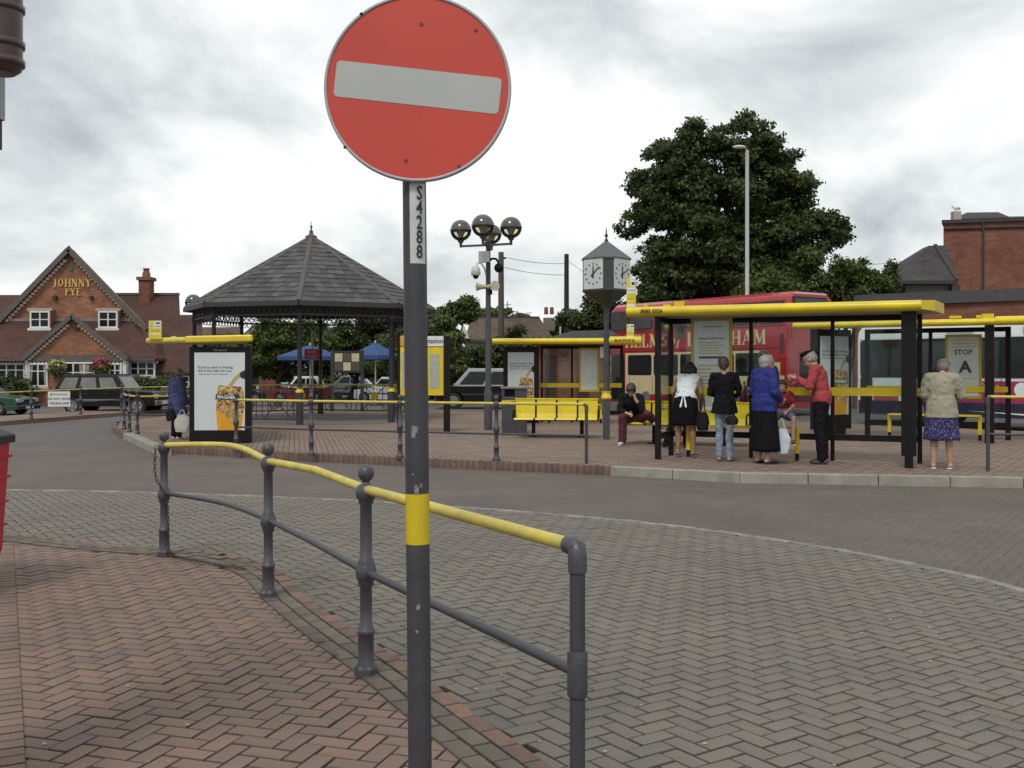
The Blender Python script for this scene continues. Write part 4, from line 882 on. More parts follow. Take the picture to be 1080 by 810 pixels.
def person(label, loc, rz, h, J=None, sk=None, hy=0, hp=0, hair=('short', None), top=None, bottom=None, shoes=None, build=1.0, hoff=.09, z0=0, grp=None):
    J = {**DEF, **(J or {})}; k = h/1.72
    J = {a: Vector(b)*k for a, b in J.items()}; sk = sk or skin_m
    root = thing('person', label, 'person', loc, rz, grp)
    B = build*k
    def torso(mb, o=0.0, z_lo=None, lowr=.15):
        pts = [J['pel'].lerp(J['wst'], -.55), J['pel'], J['pel'].lerp(J['wst'], .9), J['wst'].lerp(J['chs'], .6), J['chs'].lerp(J['nck'], .25), J['chs'].lerp(J['nck'], .62), J['nck'].lerp(J['chs'], .12)]
        mb.tube(pts, [x*B+o for x in (.125, .165, .142, .158, .168, .135, .065)], 20, sy=.66)
        for s_ in 'LR': mb.ell(J['sh'+s_].lerp(J['nck'], .12)-Vector((0, 0, .012*k)), (.062*B+o,)*3)
        mb.cap(J['shL'].lerp(J['nck'], .1), J['shR'].lerp(J['nck'], .1), .052*B+o, .052*B+o)
    def leg(mb, s_, o=0.0, upto=1.0, lo=None):
        a, b, c = J['hp'+s_], J['kn'+s_], J['an'+s_]
        mb.cap(a, b, .086*B+o, .056*B+o)
        if upto > .5:
            m_ = b.lerp(c, .3)+Vector((0, -.012*k, 0)); e = b.lerp(c, upto if upto <= 1 else 1)
            mb.cap(b, m_, .054*B+o, .056*B+o); mb.cap(m_, e, .056*B+o, (.034*B if lo is None else lo)+o)
    def arm(mb, s_, o=0.0, upto=2.0):
        a, b, c = J['sh'+s_], J['el'+s_], J['wr'+s_]
        mb.cap(a, a.lerp(b, min(1, upto)), .052*B+o, .040*B+o)
        if upto > 1: mb.cap(b, b.lerp(c, upto-1), .040*B+o, .029*B+o)
    # body: one continuous skin
    mb = MB(); torso(mb)
    for s_ in 'LR':
        leg(mb, s_); arm(mb, s_)
        an = J['an'+s_]; fdir = Vector(J.get('fd'+s_, (0, 1, 0))).normalized() if ('fd'+s_) in J else Vector((0, 1, 0))
        mb.cap(an-fdir*.03*k-Z*.03*k, an+fdir*.14*k-Z*.055*k, .034*k, .024*k)
        el_, w_ = J['el'+s_], J['wr'+s_]; d = (w_-el_).normalized()
        if ('hd'+s_) in J: d = J['hd'+s_].normalized()
        sd_ = d.cross(Vector((0, 1, 0)) if abs(d.y) < .8 else Z).normalized()
        sd_ = sd_.cross(d).normalized() if abs(sd_.x) > .7 else sd_
        nn = d.cross(sd_); curl = nn*(.3 if nn.y > 0 else -.3)
        mb.cap(w_, w_+d*.075*k, .027*k, .034*k, sq=.6)
        for i, ln in enumerate((.062, .072, .068, .052)):
            b0 = w_+d*.085*k+sd_*(i-1.5)*.019*k; b1 = b0+(d+curl*.5).normalized()*ln*.5*k; b2 = b1+(d+curl*2).normalized()*ln*.5*k
            mb.cap(b0-d*.03*k, b1, .0098*k, .0092*k, 8); mb.cap(b1, b2, .0092*k, .0082*k, 8)
        sg_ = 1 if s_ == 'L' else -1
        t0 = w_+d*.03*k+sd_*(-sg_)*-.026*k; t1 = t0+(d*.6+sd_*sg_*.8).normalized()*.04*k
        mb.cap(t0, t1, .012*k, .010*k, 8); mb.cap(t1, t1+(d+sd_*sg_*.2).normalized()*.028*k, .010*k, .0085*k, 8)
    H = J['hed']; HM = Matrix.Rotation(hy, 3, 'Z') @ Matrix.Rotation(-hp, 3, 'X')
    hq = lambda x, y, z: H+HM @ Vector((x*k, y*k, z*k))
    HM4 = HM
    mb.cap(J['nck'].lerp(J['chs'], .2), H+HM @ Vector((0, -.025, -.05))*k, .055*B, .05*k)
    hk = k*(1+hoff)
    mb.ell(hq(0, -.008, .035), (.076*hk, .094*hk, .088*hk), mat=HM4); mb.ell(hq(0, .025, -.035), (.058*hk, .066*hk, .072*hk), mat=HM4)
    mb.ell(hq(0, .055, -.085), (.032*hk, .032*hk, .026*hk), mat=HM4)
    mb.cap(hq(0, .082, .015), hq(0, .108, -.022), .009*hk, .014*hk, 8); mb.ell(hq(0, .098, -.028), (.017*hk, .012*hk, .009*hk))
    for x in (-.076, .076): mb.ell(hq(x*(1+hoff), -.005, -.005), (.010*hk, .02*hk, .03*hk), mat=HM4)
    mb.ell(hq(0, .082, -.058), (.024*hk, .012*hk, .012*hk), mat=HM4); mb.cap(hq(-.032, .078, .028), hq(.032, .078, .028), .012*hk, .012*hk)
    mb.build('body', sk, root, local=True, remesh=.0078*max(k, .8), uv=False)
    eye = M('eye_dark', (.03, .02, .018), rough=.3); lip = M('lip', (.34, .12, .10), rough=.5)
    for x in (-.029, .029): MB().ell(hq(x, .083+.006*hoff, .008), (.011*hk, .009*hk, .006*hk)).build('eye', eye, root, local=True)
    MB().cap(hq(-.020, .091, -.058), hq(.020, .091, -.058), .0048*hk, .0048*hk, 8).build('mouth', lip, root, local=True)
    # hair / hat
    st, hm = hair
    if st != 'none':
        mb = MB()
        mb.ell(hq(0, -.02, .052), (.086*hk, .098*hk, .088*hk), mat=HM4); mb.ell(hq(0, -.045, .01), (.084*hk, .072*hk, .08*hk), mat=HM4)
        if st == 'bob':
            for x in (-.075, .075): mb.ell(hq(x, -.015, -.02), (.046*hk, .07*hk, .09*hk), mat=HM4)
            mb.ell(hq(0, -.06, -.02), (.11*hk, .06*hk, .09*hk), mat=HM4)
        if st == 'tied': mb.ell(hq(0, -.085, -.05), (.035*hk, .03*hk, .05*hk), mat=HM4); mb.ell(hq(0, -.055, -.02), (.07*hk, .05*hk, .06*hk), mat=HM4)
        if st == 'curly': mb.ell(hq(0, -.045, .045), (.095*hk, .100*hk, .094*hk), mat=HM4); mb.ell(hq(0, -.06, -.01), (.09*hk, .07*hk, .08*hk), mat=HM4)
        if st == 'fringe':
            mb.ell(hq(0, .03, .075), (.075*hk, .065*hk, .045*hk), mat=HM4)
            for x in (-.065, .065): mb.ell(hq(x, .01, .02), (.026*hk, .05*hk, .055*hk), mat=HM4)
        cloth(mb.build('hair', hm, root, local=True, remesh=.011*k, smoothit=1), .022 if st == 'curly' else .013, hr)
    # clothes
    if top:
        o = top.get('o', .014)*k; mb = MB(); torso(mb, o)
        for s_ in 'LR':
            if top['sleeve']: arm(mb, s_, o*top.get('loose', 1.0), top['sleeve'])
        if top.get('hem'):
            hz = top['hem']*k; w_ = top.get('flare', .18)*k; c = J['pel']
            mb.tube([J['wst'], J['pel'].lerp(J['wst'], .3), Vector((c.x, c.y, hz+(J['pel'].z-hz)*.4)), Vector((c.x, c.y, hz))], [.15*B+o, .175*B+o, w_, w_*1.03], 24, sy=.72)
        cb = mb.build(top.get('name', 'top'), top['m'], root, local=True, remesh=.0105, smoothit=3); cloth(cb, top.get('fold', .034))
        if top.get('collar'):
            n_ = J['nck']; mb = MB().tube([n_+Vector((math.cos(t)*.062*k, math.sin(t)*.062*k, math.sin(t)*-.012)) for t in [2*math.pi*i/16 for i in range(17)]], .014*k, 8, cap=False); mb.build('collar', top['collar'], root, local=True)
    if bottom:
        t = bottom['t']; o = bottom.get('o', .012)*k; m_ = bottom['m']
        if t in ('trousers', 'shorts'):
            mb = MB(); up = 1.0 if t == 'trousers' else .56
            mb.tube([J['pel'].lerp(J['wst'], -.5), J['pel'], J['wst']], [.13*B+o, .165*B+o, .15*B+o], 20, sy=.7)
            for s_ in 'LR':
                if t == 'trousers': leg(mb, s_, o, .97, .05*k)
                else: mb.cap(J['hp'+s_], J['hp'+s_].lerp(J['kn'+s_], .86), .09*B+o, .072*B+o*1.2)
            cloth(mb.build(t, m_, root, local=True, remesh=.0105, smoothit=3), bottom.get('fold', .032))
        else:
            hz = bottom['hem']*k; c = J['pel']; w0, w1 = bottom['w'][0]*k, bottom['w'][1]*k; rings = []; N_ = 96; ph = random.random()*6
            legc = (J['knL']+J['knR'])/2; zt_ = J['wst'].z+.02*k
            for i in range(15):
                f_ = i/14; z_ = zt_+(hz-zt_)*f_; s_ = min(1, f_*3.2); wd = .150*B+(w0-.150*B)*s_ if f_ < .31 else w0+(w1-w0)*(f_-.31)/.69
                am = bottom.get('pleat', .012)*k*f_**.7; cy = c.y*(1-f_)+legc.y*f_*.6+(J['wst'].y-c.y)*max(0, 1-f_*4)
                rings.append([Vector((c.x+math.cos(a)*(wd+am*math.sin(a*bottom.get('n', 11)+ph)+am*.5*math.sin(a*7+2*ph+f_*2)), cy+math.sin(a)*(wd*.72+am*math.sin(a*bottom.get('n', 11)+ph)), z_+ (.008*math.sin(a*3+ph) if i == 14 else 0))) for a in [2*math.pi*j/N_ for j in range(N_)]])
            sk_ = MB().loft(rings, True, False).build('skirt', m_, root, local=True)
            q = sk_.modifiers.new('s', 'SOLIDIFY'); q.thickness = .006
    if shoes:
        for s_ in 'LR':
            an = J['an'+s_]; fd = J['fd'+s_].normalized() if 'fd'+s_ in J else Vector((.12 if s_ == 'R' else -.12, 1, 0)).normalized()
            up_ = J['fu'+s_].normalized() if 'fu'+s_ in J else Z
            c0 = an-fd*.045*k-up_*(.048*k); c2 = an+fd*.165*k-up_*(.052*k); c1 = an+fd*.06*k-up_*.047*k
            r0 = .044*k
            mb = MB().tube([c0-fd*.01, c0+fd*.02*k, c1, c1.lerp(c2, .6), c2, c2+fd*.02*k], [.028*k, .040*k, .043*k, .046*k, .036*k, .012*k], 14, sy=.72 if not shoes.get('low') else .5)
            if not shoes.get('low'): mb.cap(an-up_*.03*k, an+up_*.005*k, .04*k, .038*k)
            sh_ = mb.build('shoe', shoes['m'], root, local=True, remesh=.009, smoothit=2)
            sb_ = MB().tube([c0-up_*.018*k-fd*.012, c1-up_*.020*k, c2-up_*.02*k+fd*.01], [.038*k, .040*k, .036*k], 12, sy=.28).build('shoe_sole', shoes.get('s', dark_print), root, local=True)
    root['k'] = k; root['k'] = k
    del root['k']
    return root, J, hq
blk = M('black_cloth', (.0065, .006, .008), (.010, .009, .012), 20, .85, spec=.15); wht = M('white_cotton', (.84, .88, .93), (.76, .80, .86), 25, .8)
hair_b = M('black_hair', (.012, .009, .008), (.02, .014, .012), 40, .5); hair_br = M('brown_hair', (.05, .028, .018), (.03, .018, .012), 40, .55); hair_g = M('grey_hair', (.36, .35, .32), (.24, .23, .21), 45, .6)
hair_gb = M('grey_brown_hair', (.20, .16, .12), (.13, .10, .08), 45, .6)
denim = M('pale_denim', (.24, .30, .36), (.17, .22, .28), 30, .85)
vdir = lambda a: a
def GP(x, y, z=IZ): return G(x, y, z)
# woman in white sleeveless top reading the timetable, leaning in
J1 = dict(chs=(0, .13, 1.27), wst=(0, .035, 1.10), nck=(0, .21, 1.39), hed=(.015, .30, 1.475), shL=(-.165, .19, 1.35), shR=(.165, .19, 1.35),
          elL=(-.25, .10, 1.10), wrL=(-.20, .25, .93), elR=(.24, .12, 1.10), wrR=(.215, .22, .90), hpL=(-.095, 0, .93), hpR=(.095, 0, .93), knL=(-.12, .03, .50), knR=(.12, .03, .50), anL=(-.13, 0, .12), anR=(.13, 0, .12))
pw, J_, _ = person('woman in white sleeveless top and black skirt leaning towards the timetable', GP(723, 482.5), aC, 1.70, J1, skin_tan, hp=R(25), hair=('bob', hair_b), hoff=.2,
       top=dict(m=wht, sleeve=0, hem=.985, flare=.185, o=.013), bottom=dict(t='skirt', m=blk, hem=.55, w=(.205, .235), pleat=.008), shoes=dict(m=M('pale_sandal', (.45, .36, .30), rough=.5), low=1), build=1.02)
mb = MB()
for s_ in (-1, 1): mb.cap((s_*.012, -.135, 1.02), (s_*.045, -.165, .86), .014, .022, 10, .4)
mb.ell((0, -.135, 1.03), (.045, .02, .025)); mb.build('bow_ribbon', wht, pw, local=True, remesh=.007)
# woman in black tunic and jeans
J2 = dict(elL=(-.24, .02, 1.14), wrL=(-.12, .20, 1.06), elR=(.25, .03, 1.14), wrR=(.13, .2, 1.06), knL=(-.08, .02, .5), knR=(.08, .02, .5), anL=(-.085, 0, .08), anR=(.085, 0, .08), hed=(-.02, .03, 1.60))
person('woman in loose black tunic and pale jeans, back turned, dark hair tied', GP(764, 486.5), aC+R(5), 1.66, J2, skin_m, hp=R(12), hy=R(12), hair=('tied', hair_br),
       top=dict(m=blk, sleeve=1.55, hem=.80, flare=.215, o=.018, loose=1.1), bottom=dict(t='trousers', m=denim), shoes=dict(m=M('silver_shoe', (.45, .40, .30), (.35, .32, .27), 20, .35, metal=.4), low=1), build=.95)
# old lady in blue cardigan
J3 = dict(pel=(0, 0, .93), nck=(0, .03, 1.44), hed=(0, .075, 1.56), elL=(-.25, -.01, 1.13), wrL=(-.20, .16, .98), elR=(.25, -.02, 1.13), wrR=(.18, .17, 1.0))
blue = M('royal_blue_knit', (.022, .032, .22), (.014, .02, .155), 40, .85, bump=.4, bs=220)
person('old woman with curly grey hair in blue cardigan and long black skirt', GP(806, 489), R(-62), 1.72, J3, skin_m, hy=R(-14), hp=R(3), hair=('curly', hair_g),
       top=dict(m=blue, sleeve=1.9, hem=.82, flare=.225, o=.026), bottom=dict(t='skirt', m=blk, hem=.20, w=(.215, .265), pleat=.014, n=13), shoes=dict(m=M('black_sandal', (.015, .013, .012), rough=.4), low=1), build=1.22)
# man in red jumper
redw = M('coral_red_wool', (.42, .062, .068), (.34, .048, .055), 40, .85, bump=.4, bs=220)
J4 = dict(chs=(0, .05, 1.30), nck=(0, .09, 1.46), hed=(0, .17, 1.565), shL=(-.19, .07, 1.415), shR=(.19, .07, 1.415), elL=(-.24, .14, 1.17), wrL=(-.13, .34, 1.27), elR=(.24, .13, 1.17), wrR=(.14, .36, 1.25), hdL=(.2, .9, .35), hdR=(-.2, .9, .25))
pm, J_, hq = person('grey haired man in coral red jumper and dark cap, hands raised, talking to the boy', GP(866.5, 489), R(66), 1.79, J4, skin_m, hp=R(30), hair=('short', hair_g),
       top=dict(m=redw, sleeve=1.88, hem=.90, flare=.195, o=.022, collar=wht), bottom=dict(t='trousers', m=M('charcoal_trousers', (.010, .010, .016), rough=.85, spec=.15), o=.02), shoes=dict(m=M('brown_black_shoe', (.035, .025, .022), rough=.4)), build=1.1)
MB().ell(hq(0, -.005, .10), (.098, .118, .05), mat=Matrix.Rotation(-R(22), 3, 'X')).cap(hq(-.045, .11, .065), hq(.045, .11, .065), .022, .022, 10, .5).build('flat_cap', blk, pm, local=True, remesh=.009)
# boy on the perch rail
tred = M('red_tshirt', (.28, .018, .024), (.22, .014, .02), 30, .85)
bo = C(1.90, .60); bo.z = IZ
kb = 1/(1.32/1.72)
def sc_(d): return {a: tuple(x*kb for x in b) for a, b in d.items()}
J5 = sc_(dict(pel=(0, -.04, .755), wst=(0, -.03, .85), chs=(0, .01, .985), nck=(0, .03, 1.10), hed=(0, .055, 1.195), shL=(-.135, .02, 1.065), shR=(.135, .02, 1.065), elL=(-.175, .06, .88), wrL=(-.07, .21, .80), elR=(.18, .05, .88), wrR=(.12, .22, .74),
          hpL=(-.07, .0, .745), hpR=(.07, .0, .745), knL=(-.16, .29, .70), knR=(.15, .28, .70), anL=(-.15, .30, .34), anR=(.13, .26, .34)))
pb, J_, hqb = person('small boy in red T-shirt and denim shorts sitting on the yellow perch rail', bo, aC+math.pi+R(12), 1.32, J5, skin_m, hp=R(4), hair=('fringe', hair_br), hoff=.24,
       top=dict(m=tred, sleeve=.62, hem=None, o=.014, loose=1.7), bottom=dict(t='shorts', m=M('grey_denim', (.13, .16, .21), (.09, .11, .15), 30, .85), o=.016), shoes=dict(m=M('red_trainer', (.22, .02, .02), rough=.5), s=white), build=.98)
prt = M('shirt_print', (.62, .50, .50), rough=.8); fb_ = Fr(V3(0, .118, .98), math.pi)
for v, w_ in ((.022, .10), (-.006, .12)):
    for i in range(6):
        MB().box((-w_/2+w_*(i+.5)/6, .124+(.004 if abs(i-2.5) < 1.6 else 0), .985+v+random.uniform(-.003, .003)), (w_/6*.72, .006, .016)).build('shirt_print', prt, pb, local=True)
# young man on the seats, head in hand
hood = M('charcoal_hoodie', (.010, .010, .012), (.015, .014, .016), 20, .9, spec=.15); maroon = M('maroon_tracksuit', (.085, .016, .03), (.06, .012, .022), 20, .8)
q1 = sB+uC*.22+vC*.10; q1.z = IZ
J6 = dict(pel=(0, -.12, .50), wst=(0, -.04, .62), chs=(0, .10, .80), nck=(0, .19, .945), hed=(-.02, .27, 1.045), shL=(-.17, .15, .90), shR=(.17, .15, .90), elL=(-.235, .24, .66), wrL=(-.10, .285, .885), elR=(.21, .22, .66), wrR=(.02, .36, .60),
          hdL=(.3, -.1, .9), hpL=(-.10, -.10, .50), hpR=(.10, -.10, .50), knL=(-.34, .30, .59), anL=(-.42, .12, .47), knR=(.12, .40, .53), anR=(.12, .40, .09), fdL=(-.5, .8, -.1))
person('young man in dark hoodie and maroon trousers hunched on yellow seats, head in hand', q1, aC+math.pi+R(4), 1.76, J6, skin_m, hp=R(40), hair=('fringe', hair_br),
       top=dict(m=hood, sleeve=1.5, hem=None, o=.03), bottom=dict(t='trousers', m=maroon, o=.028), shoes=dict(m=M('white_trainer', (.6, .6, .58), rough=.5), s=white))
# second sitter, mostly behind the woman in white
q2 = sB+uC*1.25+vC*.12; q2.z = IZ
J7 = dict(pel=(0, -.10, .50), wst=(0, -.10, .64), chs=(0, -.06, .84), nck=(0, -.03, 1.01), hed=(0, .0, 1.15), shL=(-.17, -.04, .96), shR=(.17, -.04, .96), elL=(-.23, .04, .70), wrL=(-.15, .26, .62), elR=(.27, .06, .72), wrR=(.33, .26, .74),
          hpL=(-.10, -.08, .50), hpR=(.10, -.08, .50), knL=(-.12, .38, .53), anL=(-.12, .36, .09), knR=(.14, .38, .53), anR=(.22, .55, .10))
person('person in dark clothes on the yellow seats, mostly hidden behind the woman in white', q2, aC+math.pi, 1.70, J7, skin_m, hair=('short', hair_b),
       top=dict(m=hood, sleeve=1.3, hem=None, o=.02), bottom=dict(t='trousers', m=blk, o=.02), shoes=dict(m=blk))
# standing head behind the old lady
person('dark haired person standing far behind the shelter, only the head showing past the old woman', P(803, 391, 19.6)*Vector((1, 1, 0))+Z*IZ if False else Vector((P(805, 391, 18.4).x, 18.4, IZ)), R(-10), 1.80, {}, skin_m, hair=('short', hair_b),
       top=dict(m=hood, sleeve=1.9, hem=.85, o=.02), bottom=dict(t='trousers', m=blk), shoes=dict(m=blk))
# old woman in beige coat and beret
beige = M('beige_coat', (.35, .325, .235), (.29, .27, .195), 12, .85, bump=.2, bs=90)
m, nt, b = pbsdf('blue_patterned_skirt'); tcn = N(nt, 'ShaderNodeTexCoord'); no = N(nt, 'ShaderNodeTexNoise'); no.inputs['Scale'].default_value = 42; no.inputs['Detail'].default_value = 2; L(nt, tcn.outputs['Object'], no.inputs['Vector'])
L(nt, ramp(nt, no.outputs[0], [(.42, (.018, .016, .075)), (.54, (.032, .03, .13)), (.60, (.10, .10, .24)), (.68, (.24, .23, .34))]), b.inputs['Base Color']); b.inputs['Roughness'].default_value = .9
J8 = dict(chs=(0, .02, 1.27), nck=(0, .06, 1.42), hed=(.01, .145, 1.515), shL=(-.18, .03, 1.37), shR=(.18, .03, 1.37), elL=(-.25, .05, 1.12), wrL=(-.08, .24, 1.12), elR=(.27, .10, 1.11), wrR=(.12, .29, 1.13), knL=(-.10, 0, .5), knR=(.10, .02, .5), anL=(-.11, -.03, .08), anR=(.12, .03, .08))
pc, J_, hq = person('old woman in beige coat, grey beret and blue patterned skirt, head bowed', GP(993, 494.5), R(-28), 1.68, J8, skin_m, hp=R(32), hair=('short', hair_gb),
       top=dict(m=beige, name='coat', sleeve=1.75, hem=.78, flare=.235, o=.036, loose=1.1, fold=.03, collar=beige), bottom=dict(t='skirt', m=MATS['blue_patterned_skirt'], hem=.44, w=(.21, .255), pleat=.013, n=12), shoes=dict(m=M('blue_plimsoll', (.10, .19, .36), rough=.7), s=white, low=1), build=1.03)
beret = M('grey_beret', (.17, .17, .15), (.12, .12, .105), 60, .95, bump=.4, bs=150)
MB().ell(hq(0, -.02, .085), (.098, .112, .062), mat=Matrix.Rotation(-R(28), 3, 'X')).ell(hq(0, -.015, .06), (.092, .104, .05), mat=Matrix.Rotation(-R(30), 3, 'X')).build('beret', beret, pc, local=True, remesh=.009)
# woman in blue coat at the far left
navy = M('blue_mac', (.045, .05, .16), (.032, .036, .12), 10, .75)
J9 = dict(nck=(0, .03, 1.44), hed=(0, .07, 1.57), elL=(-.26, .0, 1.12), wrL=(-.24, .06, .88), elR=(.26, 0, 1.12), wrR=(.25, .05, .88))
person('woman in long blue coat and black trousers with white shoes beside the left shelter', GP(187, 462.5), R(-38), 1.50, J9, skin_m, hp=R(8), hair=('short', hair_gb),
       top=dict(m=navy, name='coat', sleeve=1.95, hem=.56, flare=.29, o=.035, loose=1.2, fold=.03), bottom=dict(t='trousers', m=blk, o=.022), shoes=dict(m=MATS['white_trainer'], s=white), build=1.05)
# ---------------------------------------------------------------- bags
def bag(name, label, c, dims, m_, rz=0, hand=.25, crumple=.03, cat='bag'):
    t = thing(name, label, cat, c, rz); w_, d_, h_ = dims
    rings = []
    for i in range(9):
        f_ = i/8; z_ = h_*f_; ww = w_*(.34+.18*math.sin(math.pi*min(1, f_*.9+.15)**1.3)) * (1-.12*max(0, f_-.7)*3); dd = d_*.5*(1-.55*f_)
        rings.append([Vector((math.cos(a)*ww, math.sin(a)*dd, z_))+Vector((random.uniform(-1, 1), random.uniform(-1, 1), 0))*crumple*.3 for a in [2*math.pi*j/20 for j in range(20)]])
    o = MB().loft(rings).build('bag_body', m_, t, local=True); cloth(o, crumple)
    for s_ in (-1, 1): MB().tube([(-w_*.2, s_*.01, h_*.95), (-w_*.12, s_*.012, h_+hand*.7), (0, s_*.005, h_+hand), (w_*.12, s_*.012, h_+hand*.7), (w_*.2, s_*.01, h_*.95)], .007, 6).build('handle', m_, t, local=True)
    return t
pl = M('white_plastic_bag', (.60, .63, .66), (.42, .50, .60), 9, .35); pl2 = M('pale_printed_carrier', (.52, .52, .44), (.34, .36, .30), 30, .45)
blkl = M('black_leather', (.008, .007, .009), rough=.6, spec=.2)
bag('carrier_bag', 'white and blue plastic carrier bag hanging in the boy\'s hand', P(824, 478, 16.0), (.28, .14, .38), pl, aC, hand=.16)
bag('carrier_bag', 'pale printed carrier bag held by the woman in the blue coat', P(192, 455.5, 21.3), (.34, .14, .36), pl2, R(-10), hand=.10)
bag('handbag', 'black leather bag hanging at the right side of the woman in white', P(741, 454, 16.75), (.21, .12, .30), blkl, aC, hand=.28, crumple=.02, cat='handbag')
bag('handbag', 'small black handbag at the hip of the woman in the black tunic', P(772, 448, 16.15), (.20, .10, .14), blkl, aC, hand=.5, crumple=.01, cat='handbag')
bag('handbag', 'dark wine red shoulder bag beside the old woman in the blue cardigan', P(785, 424, 16.4), (.24, .14, .26), M('wine_leather', (.07, .012, .018), rough=.4), R(60), hand=.07, crumple=.02, cat='handbag')
bag('handbag', 'black shopping bag in front of the woman in the blue coat', P(180, 444, 21.4), (.2, .12, .26), blkl, 0, hand=.14, crumple=.02, cat='handbag')
# ================================================================ BANDSTAND
slate = M('bandstand_slate', (.085, .085, .082), (.055, .056, .058), 5, .75, bump=.3, bs=60, tone=.7)
hipm = M('hip_tiles', (.13, .105, .085), (.08, .07, .062), 8, .8, bump=.3)
iron_d = M('bandstand_iron', (.045, .042, .046), (.03, .03, .034), 10, .55)
bc = Vector((-6.0, 30.6, IZ)); ER, PR = 3.68, 3.40; ez, az = 3.42-IZ, 5.60-IZ
band = thing('bandstand', 'octagonal bandstand with grey slate roof, iron posts and open sides', 'bandstand', bc)
BA = [R(-90+6+45*k) for k in range(8)]
ev = [bc+Vector((math.cos(a)*ER, math.sin(a)*ER, ez)) for a in BA]; apex = bc+Z*az
pv = [bc+Vector((math.cos(a)*PR, math.sin(a)*PR, 0)) for a in BA]
MB().ext([bc+Vector((math.cos(a)*ER, math.sin(a)*ER, .0)) for a in BA], Z*.012).build('floor', M('bandstand_floor', (.17, .155, .135), (.13, .12, .105), 3, .9), band)
for k in range(8):
    a, b = ev[k], ev[(k+1) % 8]; rf = MB().ext([a, b, apex], Z*-.05).build('roof_board', iron_d, band)
    ud = (b-a).normalized(); mid0 = (a+b)/2; up_ = (apex-mid0); L_ = up_.length; up_.normalize(); n_ = ud.cross(up_).normalized()
    if n_.z < 0: n_ = -n_
    V_, F_, T_ = [], [], []; rows = 15; rh = L_/rows
    for r_ in range(rows):
        wd = (b-a).length*(1-r_/rows)-.06
        nsl = max(1, int(wd/.23)); off = (r_ % 2)*.5
        for j in range(-1, nsl+1):
            x0, x1 = -wd/2+(j+off)*.23*wd/(nsl*.23), -wd/2+(j+1+off)*.23*wd/(nsl*.23)
            x0, x1 = max(x0, -wd/2), min(x1, wd/2)
            if x1-x0 < .03: continue
            x0 += .004; x1 -= .004; b0 = len(V_); lift = random.uniform(.018, .03)
            for (x, y, z) in ((x0, r_*rh-.02, lift), (x1, r_*rh-.02, lift), (x1, r_*rh-.02, lift-.016), (x0, r_*rh-.02, lift-.016), (x0, (r_+1)*rh, .006), (x1, (r_+1)*rh, .006)):
                V_.append(mid0+ud*x+up_*y+n_*z)
            F_ += [(b0, b0+1, b0+5, b0+4), (b0, b0+3, b0+2, b0+1), (b0, b0+4, b0+4, b0+3), (b0+1, b0+2, b0+5, b0+5)]; T_ += [random.random()]*6
    me = bpy.data.meshes.new('slates'); me.from_pydata(V_, [], [f_ if f_[2] != f_[3] and f_[1] != f_[2] else tuple(dict.fromkeys(f_)) for f_ in F_]); me.materials.append(slate); set_tone(me, T_)
    so = link(bpy.data.objects.new('slates', me), rf); so['kind'] = 'stuff'
    MB().tube([a-Z*.01, apex-Z*.03], [.085, .075], 8, sy=.75).build('hip', hipm, band)
    MB().bar(a-Z*.06, b-Z*.06, .10, .12).build('gutter', iron_d, band)
    p, q = pv[k], pv[(k+1) % 8]
    # post with plinth and yellow collar
    MB().lathe([(.10, 0), (.10, .86), (.085, .87)], p, 8, False, rot=R(22)).build('plinth', iron_d, band)
    MB().lathe([(.11, 0), (.12, .04), (.085, .07), (.085, .10), (.10, .12)], p+Z*.86, 10).build('post_collar', yellow, band)
    MB().lathe([(.062, .98), (.058, 3.0-IZ), (.09, 3.03-IZ), (.09, 3.1-IZ), (.06, 3.12-IZ), (.06, ez)], p, 10).build('post', iron_d, band)
    # lattice frieze: rails, crossed bars, scalloped lace below
    m1 = MB(); z1, z0 = ez-.12, ez-.34; m1.bar(p+Z*z1, q+Z*z1, .05, .05).bar(p+Z*z0, q+Z*z0, .05, .05)
    fr_ = m1.build('frieze_rail', iron_d, band); m1 = MB(); nn = 16
    for i in range(nn):
        s0, s1 = p.lerp(q, i/nn), p.lerp(q, (i+1)/nn)
        m1.bar(s0+Z*z0, s1+Z*z1, .02, .022); m1.bar(s0+Z*z1, s1+Z*z0, .022, .02)
    m1.build('lattice', iron_d, fr_); m1 = MB()
    for i in range(nn):
        cx = p.lerp(q, (i+.5)/nn); rr = .07; ud2 = (q-p).normalized()
        m1.tube([cx+ud2*math.cos(t)*rr+Z*(z0-.07+math.sin(t)*rr) for t in [2*math.pi*j/10 for j in range(11)]], .012, 5, cap=False)
    m1.build('lace_border', iron_d, fr_)
MB().lathe([(.16, -.10), (.18, -.02), (.08, .04), (.05, .08), (.07, .12), (.03, .17), (.02, .24), (.045, .27), (.015, .31), (.004, .45)], apex, 12).build('finial', M('finial_brown', (.12, .07, .05), rough=.6), band)
